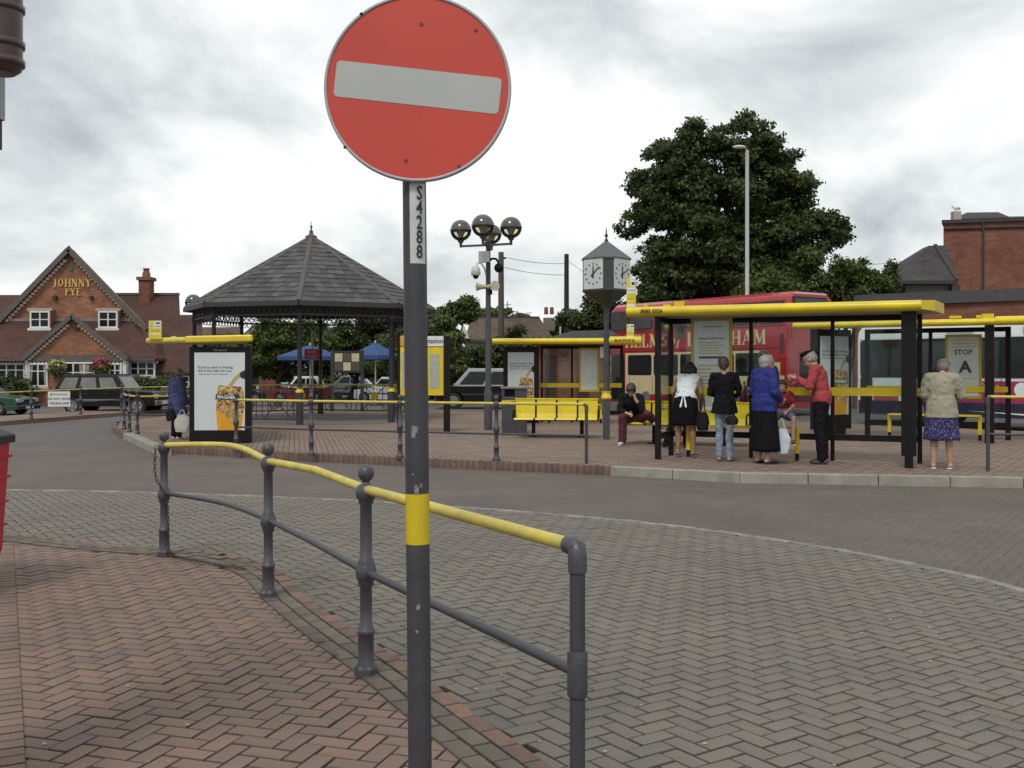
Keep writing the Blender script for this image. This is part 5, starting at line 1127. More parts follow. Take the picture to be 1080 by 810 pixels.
# decorative railing panels between bandstand posts (front left, and across the back)
def deco_panel(parent, a, b, z0, z1, ytop=False):
    u = (b-a); l = u.length; u.normalize(); n = max(1, round(l/1.25)); w = l/n
    pn = MB().bar(a+Z*z1, b+Z*z1, .045, .05).build('panel_rail', yellow_rail if ytop else iron_d, parent); m1 = MB().bar(a+Z*z0, b+Z*z0, .04, .04)
    for i in range(n):
        c = a+u*(w*(i+.5))
        for x in (-.5, -.36, -.22, .22, .36, .5): m1.bar(c+u*x*w+Z*z0, c+u*x*w+Z*z1, .022, .022)
        cz = (z0+z1)/2+.06
        m1.bar(c-u*.34*w+Z*z0, c+Z*cz, .02, .02); m1.bar(c+u*.34*w+Z*z0, c+Z*cz, .02, .02)
        m1.bar(c-u*.34*w+Z*z1, c+Z*cz, .02, .02); m1.bar(c+u*.34*w+Z*z1, c+Z*cz, .02, .02)
        nf = Vector((u.y, -u.x, 0))
        ds = [c+u*math.cos(t)*.135+Z*(cz+math.sin(t)*.135)+nf*.02 for t in [2*math.pi*j/20 for j in range(20)]]
        MB().ext(ds, -nf*.04).build('roundel', yellow if i % 2 == 0 else iron_d, pn)
        if i % 2 == 0:
            ds = [c+u*math.cos(t)*.05+Z*(cz+.0+math.sin(t)*.04)+nf*.028 for t in [2*math.pi*j/10 for j in range(10)]]
            MB().ext(ds, -nf*.006).build('roundel_crest', dark_print, pn)
    m1.build('panel_bars', iron_d, pn)
deco_panel(band, pv[7]+Z*0, pv[0], .14, .92)
for k in (2, 3, 4, 5): deco_panel(band, pv[k], pv[(k+1) % 8], .14, .98, True)
pw0 = pv[7]; px0 = P(212, 436, 29.5); deco_panel(band, Vector((px0.x, 29.9, IZ)), pw0, .14, .92, False)
# ================================================================ PUB
br_o = MB_brick('pub_brick', (.40, .175, .10), (.27, .10, .062), (.30, .20, .14), .225, .075, .010, .9, .9, stain=(.62, .55, .5))
br_r = MB_brick('old_red_brick', (.32, .125, .078), (.215, .078, .052), (.20, .14, .11), .225, .075, .010, .9, .5, stain=(.6, .55, .52))
tile_r = MB_brick('brown_roof_tile', (.135, .068, .052), (.098, .050, .042), (.035, .022, .02), .17, .11, .012, .85, .7, bumpd=.02, stain=(.68, .64, .6))
tile_g = MB_brick('grey_roof_slate', (.085, .082, .082), (.062, .06, .062), (.03, .03, .03), .3, .18, .012, .8, .6, bumpd=.015)
tile_b = MB_brick('brown_old_tile', (.15, .115, .085), (.115, .09, .068), (.06, .045, .035), .25, .2, .015, .9, .4, bumpd=.02)
timber = M('grey_bargeboard', (.13, .115, .105), (.085, .076, .07), 6, .7); dent = M('cream_dentil', (.66, .56, .42), rough=.8)
winf = M('white_window_frame', (.72, .74, .70), rough=.5); stone = M('pale_lintel', (.45, .37, .30), rough=.85); lead = M('lead_flashing', (.23, .22, .25), rough=.6)
DGp, DF, DP = 48.0, 46.0, 45.3
pub = thing('pub', 'red brick gabled pub with brown tiled roofs and white windows', 'pub building', (P(75, 430, 48).x, 48, 0))
fG = Fr((0, DGp, 0)); fF = Fr((0, DF, 0)); fP = Fr((0, DP, 0))
def q2(x, y, D): v = P(x, y, D); return (v.x, v.z)
def poly(fr, D, pts, d0, d1): return fr.sheet(MB(), [q2(x, y, D) for x, y in pts], d0, d1)
poly(fG, DGp, [(-2, 342), (75, 263), (152, 342), (152, 426), (-2, 426)], -.3, 0).build('gable_wall', br_o, pub)
# main gable roof running back
for sgn, xe in ((-1, -8), (1, 158)):
    a_, b_ = P(75, 259.5, DGp), P(xe, 346, DGp); a_.y = b_.y = DGp-.25; n_ = Vector((-.42, 1, 0))*6
    MB().ext([a_, b_, b_-Z*.14, a_-Z*.14], n_).build('roof', tile_r, pub)
    bb0, bb1 = P(75, 263.5, DGp), P(75+(xe-75)*.985, 348, DGp); bb0.y = bb1.y = DGp-.30
    bg = MB().bar(bb0, bb1, .06, .23).build('bargeboard', timber, pub)
    sl = (bb1-bb0); nn = 27
    for i in range(2, nn):                               # dentil bricks under the verge
        c = bb0+sl*(i/nn)-Z*.25; c.y = DGp-.05
        MB().box(c, (.15, .16, .13)).build('dentil', dent, bg)
    MB().box(P(75+(xe-75)*.93, 350, DGp)+Vector((-sgn*.5, -.05, .0)), (1.9, .12, .30)).build('corbel', timber, pub)
MB().box(P(75, 281, DGp)+Vector((0, -.02, 0)), (.22, .06, .42)).build('vent', timber, pub)
for x in (59, 97): MB().box(P(x, 314, DGp)+Vector((0, -.08, 0)), (.16, .18, .16)).build('floodlight', dark_print, pub)
gold = M('gold_letters', (.72, .52, .16), (.62, .42, .1), 8, .35)
jl, jr = q2(56.5, 300, DGp), q2(97.5, 300, DGp); serif_text('JOHNNY', fG, jl[0], P(0, 302.5, DGp).z, .37, gold, pub, d=.06, right=jr[0])
jl, jr = q2(69, 309, DGp), q2(86.5, 309, DGp); serif_text('PYE', fG, jl[0], P(0, 311.6, DGp).z, .33, gold, pub, d=.06, right=jr[0])
def window(parent, fr, D, x0, y0, x1, y1, nx, ny, curtain=False, name='window', sill=True, lint=True, d=0.02, split=None):
    (u0, v1), (u1, v0) = q2(x0, y0, D), q2(x1, y1, D); t = .075
    g = MB()
    for (a, b, c, e) in ((u0, v0, u0+t, v1), (u1-t, v0, u1, v1), (u0+t, v0, u1-t, v0+t), (u0+t, v1-t, u1-t, v1)): fr.rect(g, a, b, c, e, -.02, d+.05)
    w = g.build(name, winf, parent)
    fr.rect(MB(), u0+t*.9, v0+t*.9, u1-t*.9, v1-t*.9, -.01, d).build('pane', glass_c, w)
    g = MB()
    for i in range(1, nx): u = u0+(u1-u0)*i/nx; fr.rect(g, u-.03, v0+t, u+.03, v1-t, d+.002, d+.035)
    zs = [v0+(v1-v0)*j/ny for j in range(1, ny)] if split is None else [v0+(v1-v0)*split]
    for v in zs: fr.rect(g, u0+t, v-.022, u1-t, v+.022, d+.002, d+.030)
    g.build('glazing_bar', winf, w)
    if curtain:
        g = MB(); cm = M('net_curtain', (.36, .33, .27), (.22, .2, .17), 6, .9)
        for i in range(nx):
            ua, ub = u0+(u1-u0)*i/nx+.05, u0+(u1-u0)*(i+1)/nx-.05
            if i % 2 == 0: fr.sheet(g, [(ua, v0+t), (ua+(ub-ua)*.3, v0+t), (ua+(ub-ua)*.45, v1-t), (ua, v1-t)], d+.001, d+.004)
            else: fr.sheet(g, [(ub-(ub-ua)*.35, v0+t), (ub, v0+t), (ub, v1-t), (ub-(ub-ua)*.5, v1-t)], d+.001, d+.004)
        g.build('curtain', cm, w)
    if sill: fr.rect(MB(), u0-.08, v0-.12, u1+.08, v0-.002, -.01, d+.12).build('sill', stone if not lint else winf, w)
    if lint: fr.rect(MB(), u0-.12, v1+.002, u1+.12, v1+.14, -.01, d+.05).build('lintel', stone, w)
    return w
f475 = Fr((0, 47.5, 0))
for x0_, x1_ in ((32, 53), (104, 124.5)):
    window(pub, f475, 47.5, x0_, 328, x1_, 346, 2, 2); (u0, v1), (u1, v0) = q2(x0_, 326, 47.5), q2(x1_, 346, 47.5)
    MB().b2((u0-.02, 47.53, v0-.3), (u1+.02, 47.98, v1)).build('dormer_cheek', br_o, pub)
# lean-to roof over the ground floor
def quad3(name, mat, parent, pts, th=.12): return MB().ext([Vector(p) for p in pts], Z*-th).build(name, mat, parent)
zt_, zb_ = P(0, 338, DGp).z, P(0, 378, DF-.2).z
xl, xr = P(-160, 0, DF).x, P(166, 0, DF).x
quad3('lean_to_roof', tile_r, pub, [(P(-160, 0, DGp).x, DGp-.02, zt_), (P(139, 0, DGp).x, DGp-.02, zt_), (xr, DF-.3, zb_), (xl, DF-.3, zb_)])
quad3('lean_to_hip', tile_r, pub, [(P(139, 0, DGp).x, DGp-.02, zt_), (P(160, 338, DGp).x, DGp+.6, zt_), (xr+.3, DGp+.5, zb_), (xr, DF-.3, zb_)])
MB().bar((P(8, 0, DGp).x, DGp-.06, zt_+.02), (P(139, 0, DGp).x, DGp-.06, zt_+.02), .10, .12).build('flashing', lead, pub)
MB().bar((xl, DF-.32, zb_-.06), (xr, DF-.32, zb_-.06), .12, .10).build('gutter', timber, pub)
g = MB(); 
fF.rect(g, xl, .0, P(-2, 0, DF).x, zb_, -.3, 0); g.b2((xl, DF, 0), (xr-.2, DF+.3, zb_-.1)); g.build('front_wall', br_o, pub)
MB().b2((xr-.5, DF+.31, 0), (xr-.2, DGp+6, zb_-.1)).build('side_wall', br_o, pub)
# porch gable
pg0, pg1 = 26, 135
poly(fP, DP, [(31, 375), (78, 334.5), (126, 375)], -.3, 0).build('porch_gable_wall', br_o, pub)
for sgn, xe in ((-1, pg0), (1, pg1+1)):
    a_, b_ = P(78, 330.5, DP), P(xe, 377, DP); a_.y = b_.y = DP-.2
    MB().ext([a_, b_, b_-Z*.12, a_-Z*.12], (-1.2, 2.9, 0)).build('porch_roof', tile_r, pub)
    b0, b1 = P(78, 333.5, DP), P(xe, 379, DP); b0.y = b1.y = DP-.24; bg = MB().bar(b0, b1, .06, .18).build('bargeboard', timber, pub)
    for i in range(2, 17):
        c = b0+(b1-b0)*(i/17)-Z*.20; c.y = DP-.05; MB().box(c, (.14, .16, .12)).build('dentil', dent, bg)
MB().box(P(81.5, 345.5, DP)+Vector((0, -.06, 0)), (.24, .12, .14)).build('vent', dark_print, pub)
(u0, v1), (u1, v0) = q2(26.5, 374.5, DP), q2(134.5, 381.5, DP); fP.rect(MB(), u0, v0, u1, v1, -.3, .06).build('fascia_beam', timber, pub)
for i in range(26): MB().box(fP.p(u0+(u1-u0)*(i+.5)/26, v0-.06, .0), (.09, .10, .08)).build('dentil', dent, pub)
(u0, v1), (u1, v0) = q2(28.5, 382.5, DP), q2(130, 429, DP)
fP.rect(MB(), u0, 0, u1, v1-.12, -.3, -.02).build('porch_wall', br_o, pub)
window(pub, fP, DP, 30, 383, 51, 408, 2, 1, True, lint=False, split=.66); window(pub, fP, DP, 66, 377.8+4, 101, 404, 3, 1, True, lint=False, split=.5)
window(pub, fP, DP, 114, 383, 129, 406, 2, 1, True, lint=False, split=.66)
for x0, x1 in ((27.5, 30.5), (130, 133.5)): (a, b), (c, d_) = q2(x0, 382, DP), q2(x1, 408, DP); fP.rect(MB(), a, .0, c, b, -.25, .07).build('porch_post', winf, pub)
window(pub, fF, DF, -22, 383, 27, 402, 5, 1, False, lint=False, split=.62); window(pub, fF, DF, 137, 380.5, 164, 397, 3, 2, False, lint=False)
for i in range(17): MB().box(fF.p(P(135+i*1.9, 0, DF).x, zb_-.17, .0), (.09, .10, .08)).build('dentil', dent, pub)
for i in range(8): MB().box(fF.p(P(-5+i*4, 0, DF).x, zb_-.17, .0), (.10, .10, .08)).build('dentil', dent, pub)
# wing behind, to the right and left
rz0, rz1 = P(0, 311, 52).z, P(0, 345, 50).z
MB().ext([(P(118, 0, 52).x, 52, rz0), (P(189, 0, 52).x, 52, rz0), (P(196, 0, 50).x, 49.2, rz1), (P(118, 0, 50).x, 49.2, rz1)], Z*-.12).build('wing_roof', tile_r, pub)
MB().bar((P(118, 0, 52).x, 52, rz0+.04), (P(189, 0, 52).x, 52, rz0+.04), .2, .12).build('ridge_tiles', timber, pub)
MB().ext([(P(-190, 0, 52).x, 52, rz0), (P(30, 0, 52).x, 52, rz0), (P(30, 0, 50).x, 49.2, rz1), (P(-190, 0, 50).x, 49.2, rz1)], Z*-.12).build('wing_roof', tile_r, pub)
r3, r4 = P(0, 332, 49.5).z, P(0, 392, 46.2).z
MB().ext([(P(150, 0, 49.5).x, 49.5, r3), (P(213, 0, 49.5).x, 49.5, r3), (P(215, 0, 46.2).x, 46.2, r4), (P(152, 0, 46.2).x, 46.2, r4)], Z*-.12).build('outbuilding_roof', tile_r, pub)
MB().b2((P(168, 0, 46.5).x, 46.5, 0), (P(212, 0, 46.5).x, 49.3, r4+.05)).build('outbuilding_wall', br_o, pub)
f46 = Fr((0, 46.5, 0)); window(pub, f46, 46.5, 186, 396, 206, 410, 3, 2, False, lint=False)
ch = P(154, 330, 51.5)
chm = MB().b2((ch.x-.27, 51.2, ch.z-.5), (ch.x+.27, 51.9, P(0, 296, 51.5).z)).build('chimney', br_r, pub)
MB().b2((ch.x-.35, 51.1, P(0, 296, 51.5).z), (ch.x+.35, 52.0, P(0, 292.5, 51.5).z)).build('chimney_cap', br_r, chm)
MB().lathe([(.2, 0), (.2, .22), (.15, .26), (.15, .42), (.2, .44)], Vector((ch.x, 51.55, P(0, 292.4, 51.5).z)), 10).build('chimney_pot', br_r, chm)
# ================================================================ FOLIAGE
def leaves(name, lobes, n, size, mat, parent=None, seed=1, clus=14, spread=.28, shell=.35, kind=None, thin=0, sub=0):
    rng = np.random.RandomState(seed)
    if sub:
        nl = []
        for l in lobes:
            for _ in range(sub):
                d = rng.normal(size=3); d /= np.linalg.norm(d); q = rng.uniform(.55, 1.0); r_ = rng.uniform(.20, .42)
                nl.append((l[0]+d[0]*l[3]*q, l[1]+d[1]*l[4]*q, l[2]+d[2]*l[5]*q, l[3]*r_, l[4]*r_, l[5]*r_*.8))
        lobes = nl
    lb = np.array(lobes, float); wgt = (lb[:, 3]*lb[:, 4]*lb[:, 5])**(2/3); wgt /= wgt.sum()
    nc = max(1, n//clus); li = rng.choice(len(lb), nc, p=wgt); d = rng.normal(size=(nc, 3)); d /= np.linalg.norm(d, axis=1)[:, None]
    r_ = (1-shell*rng.rand(nc)**1.6)[:, None]*(1+.07*rng.normal(size=(nc, 1))); cc_ = lb[li, :3]+d*lb[li, 3:6]*r_
    tc_ = np.clip(.5+.22*rng.normal(size=nc), 0, 1)
    c = np.repeat(cc_, clus, 0)+rng.normal(size=(nc*clus, 3))*spread*np.array([1, 1, .6]); dd = np.repeat(d, clus, 0)
    m_ = len(c); nn = dd*.7+rng.normal(size=(m_, 3))*.55+np.array([0, 0, .45]); nn /= np.linalg.norm(nn, axis=1)[:, None]
    t = np.cross(nn, rng.normal(size=(m_, 3))); t /= np.linalg.norm(t, axis=1)[:, None]; b = np.cross(nn, t); s_ = size*(.6+.8*rng.rand(m_))[:, None]
    V_ = np.stack([c-t*s_*.5, c+b*s_*.36-nn*s_*.08, c+t*s_*.55, c-b*s_*.36-nn*s_*.08], 1).reshape(-1, 3)
    me = fast_mesh(name, V_, np.arange(m_*4).reshape(-1, 4)); me.materials.append(mat)
    set_tone(me, np.repeat(np.clip(np.repeat(tc_, clus)+.14*rng.normal(size=m_), 0, 1), 4))
    o = link(bpy.data.objects.new(name, me), parent)
    if kind: o['kind'] = kind
    return o
bark = M('bark', (.085, .068, .055), (.05, .04, .034), 6, .9, bump=.6, bs=12)
lf_dk = MLeaf('leaf_dark', (.019, .034, .011), (.115, .15, .040), .34); lf_md = MLeaf('leaf_mid', (.030, .055, .013), (.15, .19, .05), .32); lf_lt = MLeaf('leaf_light', (.045, .075, .014), (.17, .21, .055))
def tree(name, label, base, lobes, n, size, mat, seed, trunk=.25, group=None, clus=14, spread=.28, cat='tree', shell=.4, limbs=True, sub=14):
    t = thing(name, label, cat, base, group=group); base = Vector(base)
    lo = sorted(lobes, key=lambda l: -l[3]*l[5])[:7]; top = max(l[2] for l in lobes); cx = sum(l[0] for l in lobes)/len(lobes); cy = sum(l[1] for l in lobes)/len(lobes)
    fork = base.lerp(Vector((cx, cy, top)), .38)
    if limbs:
        tr = MB().tube([base-Z*.1, base+Z*.15, base.lerp(fork, .5)+Vector((.05, 0, 0)), fork, fork.lerp(Vector((cx, cy, top)), .6)], [trunk*1.5, trunk*1.1, trunk*.9, trunk*.75, trunk*.25], 12).build('trunk', bark, t)
        for l in lo:
            e = Vector(l[:3])+Vector((0, 0, l[5]*.3)); s0 = base.lerp(fork, .75+random.random()*.25)
            md = s0.lerp(e, .5)+Vector((random.uniform(-.2, .2), random.uniform(-.2, .2), -.15))
            MB().tube([s0, md, e], [trunk*.45, trunk*.28, trunk*.08], 8).build('limb', bark, t)
            for j in range(3):
                a_ = md.lerp(e, .3+.2*j); e2 = Vector(l[:3])+Vector((random.uniform(-1, 1)*l[3], random.uniform(-1, 1)*l[4], random.uniform(-.2, .9)*l[5]))*.85
                MB().tube([a_, a_.lerp(e2, .5)+Z*.1, e2], [trunk*.16, trunk*.1, trunk*.03], 6).build('limb', bark, t)
    leaves('crown', lobes, n, size, mat, t, seed, clus, spread, shell, sub=sub)
    return t
def lobe(x, y, D, rx, rz=None, ry=None, dd=0):
    p = P(x, y, D); k = D/FP; return (p.x, D+dd, p.z, rx*k, (ry or rx)*k, (rz or rx)*k)
TD = 46.0
big = [lobe(*a) for a in ((768, 150, TD, 34, 28), (715, 150, TD, 30, 24), (690, 180, TD, 28, 22), (740, 175, TD, 46, 34), (800, 170, TD, 36, 28), (815, 200, TD, 34, 26), (755, 215, TD, 62, 40), (700, 215, TD, 36, 28), (682, 225, TD, 26, 20),
       (840, 240, TD, 34, 26), (862, 236, TD, 17, 14), (790, 250, TD, 52, 36), (715, 260, TD, 46, 32), (680, 275, TD, 26, 26), (740, 295, TD, 60, 34), (690, 300, TD, 34, 26), (800, 290, TD, 44, 30), (830, 265, TD, 34, 20), (770, 128, TD, 14, 10), (835, 195, TD, 15, 14))]
big += [(a[0]+random.uniform(-1, 1), a[1]+s_*1.6, a[2]-.3, a[3]*.8, a[4], a[5]*.8) for a in big[:16] for s_ in (1,)]
big = [(a[0]+.55, a[1], a[2], a[3]*.88, a[4], a[5]*.93) for a in big]; b0 = P(775, 390, TD)
tree('broadleaf_tree', 'very large dark green tree towering behind the red double deck bus', (b0.x, TD, 0), big, 190000, .155, lf_dk, 3, .45, clus=16, spread=.13, shell=.5, sub=22)
GRP = 'background trees'
def bt(label, D, ls, n, size, mat, seed, name='background_tree', spread=.3, tr=.16, shell=.4):
    ls = [lobe(l[0], l[1], D, l[2], l[3] if len(l) > 3 else l[2]) for l in ls]
    return tree(name, label, (ls[0][0], D, 0), ls, n, size, mat, seed, tr, GRP, 14, spread*.5, shell=shell)
bt('lighter bushy tree between the big dark tree and the slate roofed building', 43, [(850, 300, 34, 30), (820, 318, 34, 26), (885, 300, 28, 24), (905, 315, 24, 22), (868, 325, 40, 26), (800, 325, 26, 20)], 44000, 0.136, lf_md, 5)
bt('thin wispy tree with gaps left of the slate roofed building', 42, [(885, 285, 7, 16), (908, 292, 9, 16), (925, 300, 12, 14), (938, 296, 8, 14), (915, 318, 22, 16), (940, 285, 5, 8)], 14300, 0.124, lf_md, 6, spread=.22)
bt('dark tree at the clock post, left of the double deck bus', 52, [(645, 325, 22, 22), (620, 345, 26, 20), (655, 350, 30, 24), (605, 335, 10, 9), (630, 318, 12, 10)], 26400, 0.161, lf_dk, 8)
bt('round topped tree left of the long tiled house roof', 62, [(480, 328, 20, 15), (492, 326, 14, 12), (468, 338, 14, 14), (470, 352, 20, 16)], 19800, 0.186, lf_md, 9)
bt('pale green tree top peeping over the tiled house roof', 74, [(520, 333, 16, 9), (505, 336, 14, 8), (548, 337, 8, 6)], 11000, 0.211, lf_lt, 10)
bt('mid green tree behind the information board', 48, [(462, 360, 26, 24), (440, 355, 24, 24), (470, 385, 30, 20), (420, 370, 28, 26)], 28600, 0.149, lf_md, 11)
bt('dark shrubby tree in front of the tiled house', 50, [(500, 374, 30, 16), (530, 371, 26, 14), (556, 373, 24, 14), (545, 352, 9, 10), (480, 380, 26, 16), (520, 388, 40, 14), (575, 370, 22, 12)], 39600, 0.136, lf_dk, 12)
bt('wide mid green tree seen through the left side of the bandstand', 52, [(290, 360, 26, 24), (270, 378, 24, 20), (310, 350, 24, 20), (335, 362, 30, 26), (300, 385, 40, 16)], 35200, 0.149, lf_md, 13)
bt('dark tree seen through the right side of the bandstand', 54, [(370, 350, 34, 28), (405, 348, 36, 30), (345, 372, 30, 24), (390, 378, 50, 20), (430, 345, 24, 24)], 39600, 0.155, lf_dk, 14)
bt('low light green tree beside the pale gabled house', 60, [(232, 372, 26, 16), (212, 380, 20, 16), (250, 365, 14, 14)], 15400, 0.161, lf_md, 15)
bt('far tree beyond the right hand end of the house roof', 80, [(600, 342, 14, 10), (588, 350, 12, 10), (615, 352, 16, 12)], 11000, 0.211, lf_dk, 16)
def hedge(label, D, x0, x1, y0, y1, n, mat, seed, depth=.8, size=.12):
    a, b = P(x0, y0, D), P(x1, y1, D); ls = []; k = max(2, int((b.x-a.x)/.9))
    for i in range(k): ls.append((a.x+(b.x-a.x)*(i+.5)/k, D, (a.z+max(b.z, 0))/2, (b.x-a.x)/k*.7, depth, (a.z-max(b.z, 0))/2*1.1))
    t = thing('hedge', label, 'hedge', (a.x, D, 0)); leaves('foliage', ls, n, size, mat, t, seed, 10, .1, .5); return t
hedge('clipped dark hedge under the left pub window', 44.4, -40, 27, 396, 428, 9000, lf_dk, 21)
hedge('clipped dark hedge under the right pub window', 44.6, 136, 186, 397, 428, 7000, lf_dk, 22)
hedge('long low dark hedge behind the parked cars past the bandstand', 66, 230, 420, 396, 418, 16000, lf_dk, 23, 1.2, .2)
hedge('dark hedge behind the parked van', 56, 430, 580, 385, 415, 14000, lf_dk, 24, 1.4, .22)
hedge('green verge bush beyond the woman in the blue coat', 40, 170, 205, 410, 424, 3500, lf_md, 25, .6, .12)
pinkf = MLeaf('flower_pink_red', (.35, .03, .06), (.75, .25, .25)); mixf = MLeaf('flower_yellow_white', (.45, .40, .10), (.80, .75, .55))
for (x, y, fm, lab, sd_) in ((60, 387, mixf, 'hanging basket of yellow and white flowers on the pub', 31), (106, 386, pinkf, 'hanging basket of red and pink flowers on the pub', 32)):
    p = P(x, y, 45.0); hb = thing('hanging_basket', lab, 'hanging basket', p)
    leaves('foliage', [(p.x, p.y, p.z-.1, .34, .22, .32)], 2200, .08, lf_lt, hb, sd_, 8, .05); leaves('blossom', [(p.x, p.y, p.z+.08, .35, .24, .28)], 620, .09, fm, hb, sd_+5, 6, .04, .2)
    MB().lathe([(.02, -.42), (.2, -.34), (.26, -.2), (.27, -.18)], p, 12).build('basket', M('basket_brown', (.06, .04, .03), rough=.9), hb)
    MB().tube([p+Vector((0, 0, .2)), p+Vector((0, .02, .42)), p+Vector((0, .3, .42))], .012, 6).build('bracket', dark_print, hb)
# ================================================================ VEHICLES
def lamp_m(n, c, e=0): return M(n, c, rough=.15, coat=1)
headl = M('headlight_glass', (.55, .57, .58), (.4, .42, .44), 20, .12, coat=.8); tail = M('tail_light_red', (.35, .01, .01), rough=.2, coat=.8)
def car(name, label, loc, rz, L_, W_, H_, mat, roof_mat=None, style='hatch', cat='car', k=1.0, trim=None, group=None, gm_=None):
    """x forward, y left; built from profile stations"""
    t = thing(name, label, cat, loc, rz, group); A = H_
    P_ = {'hatch': dict(wb=(.19, .80), bonnet=.60, ws=(.30, .45), rf=(.82, .98), bs=.58, hood0=.52),
          'suv': dict(wb=(.17, .79), bonnet=.60, ws=(.28, .38), rf=(.90, .98), bs=.60, hood0=.56),
          'saloon': dict(wb=(.18, .80), bonnet=.56, ws=(.30, .43), rf=(.74, .92), bs=.60, hood0=.50),
          'van': dict(wb=(.17, .80), bonnet=.58, ws=(.16, .30), rf=(.95, .99), bs=.56, hood0=.52)}[style]
    wr_ = A*.20 if style != 'suv' else A*.21; gc = A*.13 if style != 'suv' else A*.2; belt = A*P_['bs']; fx = lambda f_: L_*(.5-f_)
    # lower body as half-width loft along x with wheel arches in the side outline
    side = []
    def arch(cx): return [(cx+math.cos(a)*wr_*1.22, wr_+math.sin(a)*wr_*1.22) for a in [R(d) for d in range(-10, 191, 20)] ]
    pts = [(fx(0), gc+.06), (fx(.005), A*.40), (fx(.03), A*P_['hood0']), (fx(P_['ws'][0]), A*P_['bonnet']), (fx(P_['ws'][0]+.02), belt), (fx(P_['rf'][1]), belt+.01), (fx(.995), belt-.08), (fx(1), gc+.10)]
    a1, a2 = fx(P_['wb'][0]), fx(P_['wb'][1])
    pts += [(a2-wr_*1.25, gc)]+[p for p in reversed(arch(a2)) if p[1] > gc]+[(a2+wr_*1.25, gc), (a1-wr_*1.25, gc)]+[p for p in reversed(arch(a1)) if p[1] > gc]+[(a1+wr_*1.25, gc)]
    hw = W_/2
    g = MB(); ring = lambda y, ins, zb=0: [Vector((x*(1-ins*.02), y, z-ins*.02*(z > A*.4))) for x, z in pts]
    g.loft([ring(-hw, 1), ring(-hw+.05, 0), ring(hw-.05, 0), ring(hw, 1)], False)
    g.build('body', mat, t, local=True, bevel=.02)
    # cabin
    w1, w2 = hw*.93, hw*.78; c0, c1, c2, c3 = fx(P_['ws'][0]), fx(P_['ws'][1]), fx(P_['rf'][0]), fx(P_['rf'][1]); zt_ = A*.965
    cab = MB(); lo_ = [Vector((c0, w1, belt-.02)), Vector((c3, w1, belt-.02)), Vector((c3, -w1, belt-.02)), Vector((c0, -w1, belt-.02))]; hi = [Vector((c1, w2, zt_)), Vector((c2, w2, zt_)), Vector((c2, -w2, zt_)), Vector((c1, -w2, zt_))]
    cab.loft([lo_, hi], False); rm = roof_mat or mat
    cb_ = cab.build('cabin', rm, t, local=True, bevel=.03)
    MB().loft([[h+Vector((0, 0, -.01)) for h in hi], [Vector((h.x*.97, h.y*.92, A)) for h in hi]], False).build('roof', rm, t, local=True, bevel=.02)
    # glass panels just proud of the cabin
    def pane(a, b, c, d, name='window'):
        n_ = (b-a).cross(d-a).normalized(); 
        ctr_ = (a+b+c+d)/4
        if n_.dot(ctr_-Vector((0, 0, belt+.2))) < 0: n_ = -n_
        MB().ext([p_-n_*.012 for p_ in (a, b, c, d)], n_*.02).build(name, gm_ or glass_c, t, local=True)
    def sidept(f_, z_, s_):
        kz = (z_-belt)/(zt_-belt); x0, x1 = c3+(c2-c3)*kz, c0+(c1-c0)*kz; return Vector((x1+(x0-x1)*f_, (w1+(w2-w1)*kz)*s_, z_))
    zb_, zt2 = belt+.04*A, zt_-.05*A; cuts = {'hatch': (.07, .42, .46, .78), 'suv': (.10, .34, .40, .64, .70, .93), 'saloon': (.08, .45, .49, .88), 'van': (.06, .34, .38, .66, .70, .95)}[style]
    for s_ in (-1, 1):
        for i in range(0, len(cuts), 2): pane(sidept(cuts[i], zb_, s_), sidept(cuts[i+1], zb_, s_), sidept(cuts[i+1], zt2, s_), sidept(cuts[i], zt2, s_))
    e = .06
    for nm, (a, b, c, d) in (('windscreen', (lo_[0], lo_[3], hi[3], hi[0])), ('rear_window', (lo_[1], lo_[2], hi[2], hi[1]))):
        P4 = lambda u, v: (a.lerp(b, u)).lerp(d.lerp(c, u), v)
        pane(P4(.08, .14), P4(.92, .14), P4(.92, .90), P4(.08, .90), nm)
    for x in (a1, a2):
        for s_ in (-1, 1):
            wv = MB().tube([(x, s_*(hw-.20), wr_), (x, s_*(hw-.015), wr_)], wr_, 24, smooth=False).build('wheel', rubber, t, local=True, bevel=.02)
            h_ = MB().tube([(x, s_*(hw-.05), wr_), (x, s_*(hw-.003), wr_)], wr_*.62, 18, smooth=False); 
            h_.build('rim', chrome, wv) if False else link(bpy.data.objects.new('rim', None), None) if False else None
            hm_ = h_.build('hub_cap', chrome, t, local=True, bevel=.01)
            g = MB()
            for j in range(5): aa = R(72*j+20); g.box((x+math.cos(aa)*wr_*.36, s_*(hw+.0), wr_+math.sin(aa)*wr_*.36), (wr_*.26, .012, wr_*.13), mat=Matrix.Rotation(-aa, 4, 'Y'))
            g.build('hub_slot', dark_print, t, local=True)
    for s_ in (-1, 1):
        MB().box((fx(.012), s_*hw*.72, A*.44), (.07, hw*.36, A*.10)).build('headlight', headl, t, local=True, bevel=.01)
        MB().box((fx(.992), s_*hw*.80, A*.46), (.06, hw*.26, A*.14)).build('tail_light', tail, t, local=True, bevel=.01)
        MB().box((c0-.12, s_*(hw+.07), belt+.06), (.10, .14, .10)).build('mirror', rm, t, local=True, bevel=.02)
        for f_ in ((.46, .66) if style != 'hatch' else (.60,)): MB().box((fx(f_), s_*(hw+.008), belt-.09*A), (.14, .03, .03)).build('door_handle', dark_print, t, local=True)
        for f_ in (P_['ws'][0]+.06, .50, .70): MB().box((fx(f_), s_*(hw+.0005), (gc+belt)/2+.05), (.008, .004, belt-gc-.16)).build('door_gap', dark_print, t, local=True)
        MB().box((fx(.5), s_*(hw+.008), A*.36), (L_*.5, .02, A*.045)).build('side_trim', trim or dark_print, t, local=True)
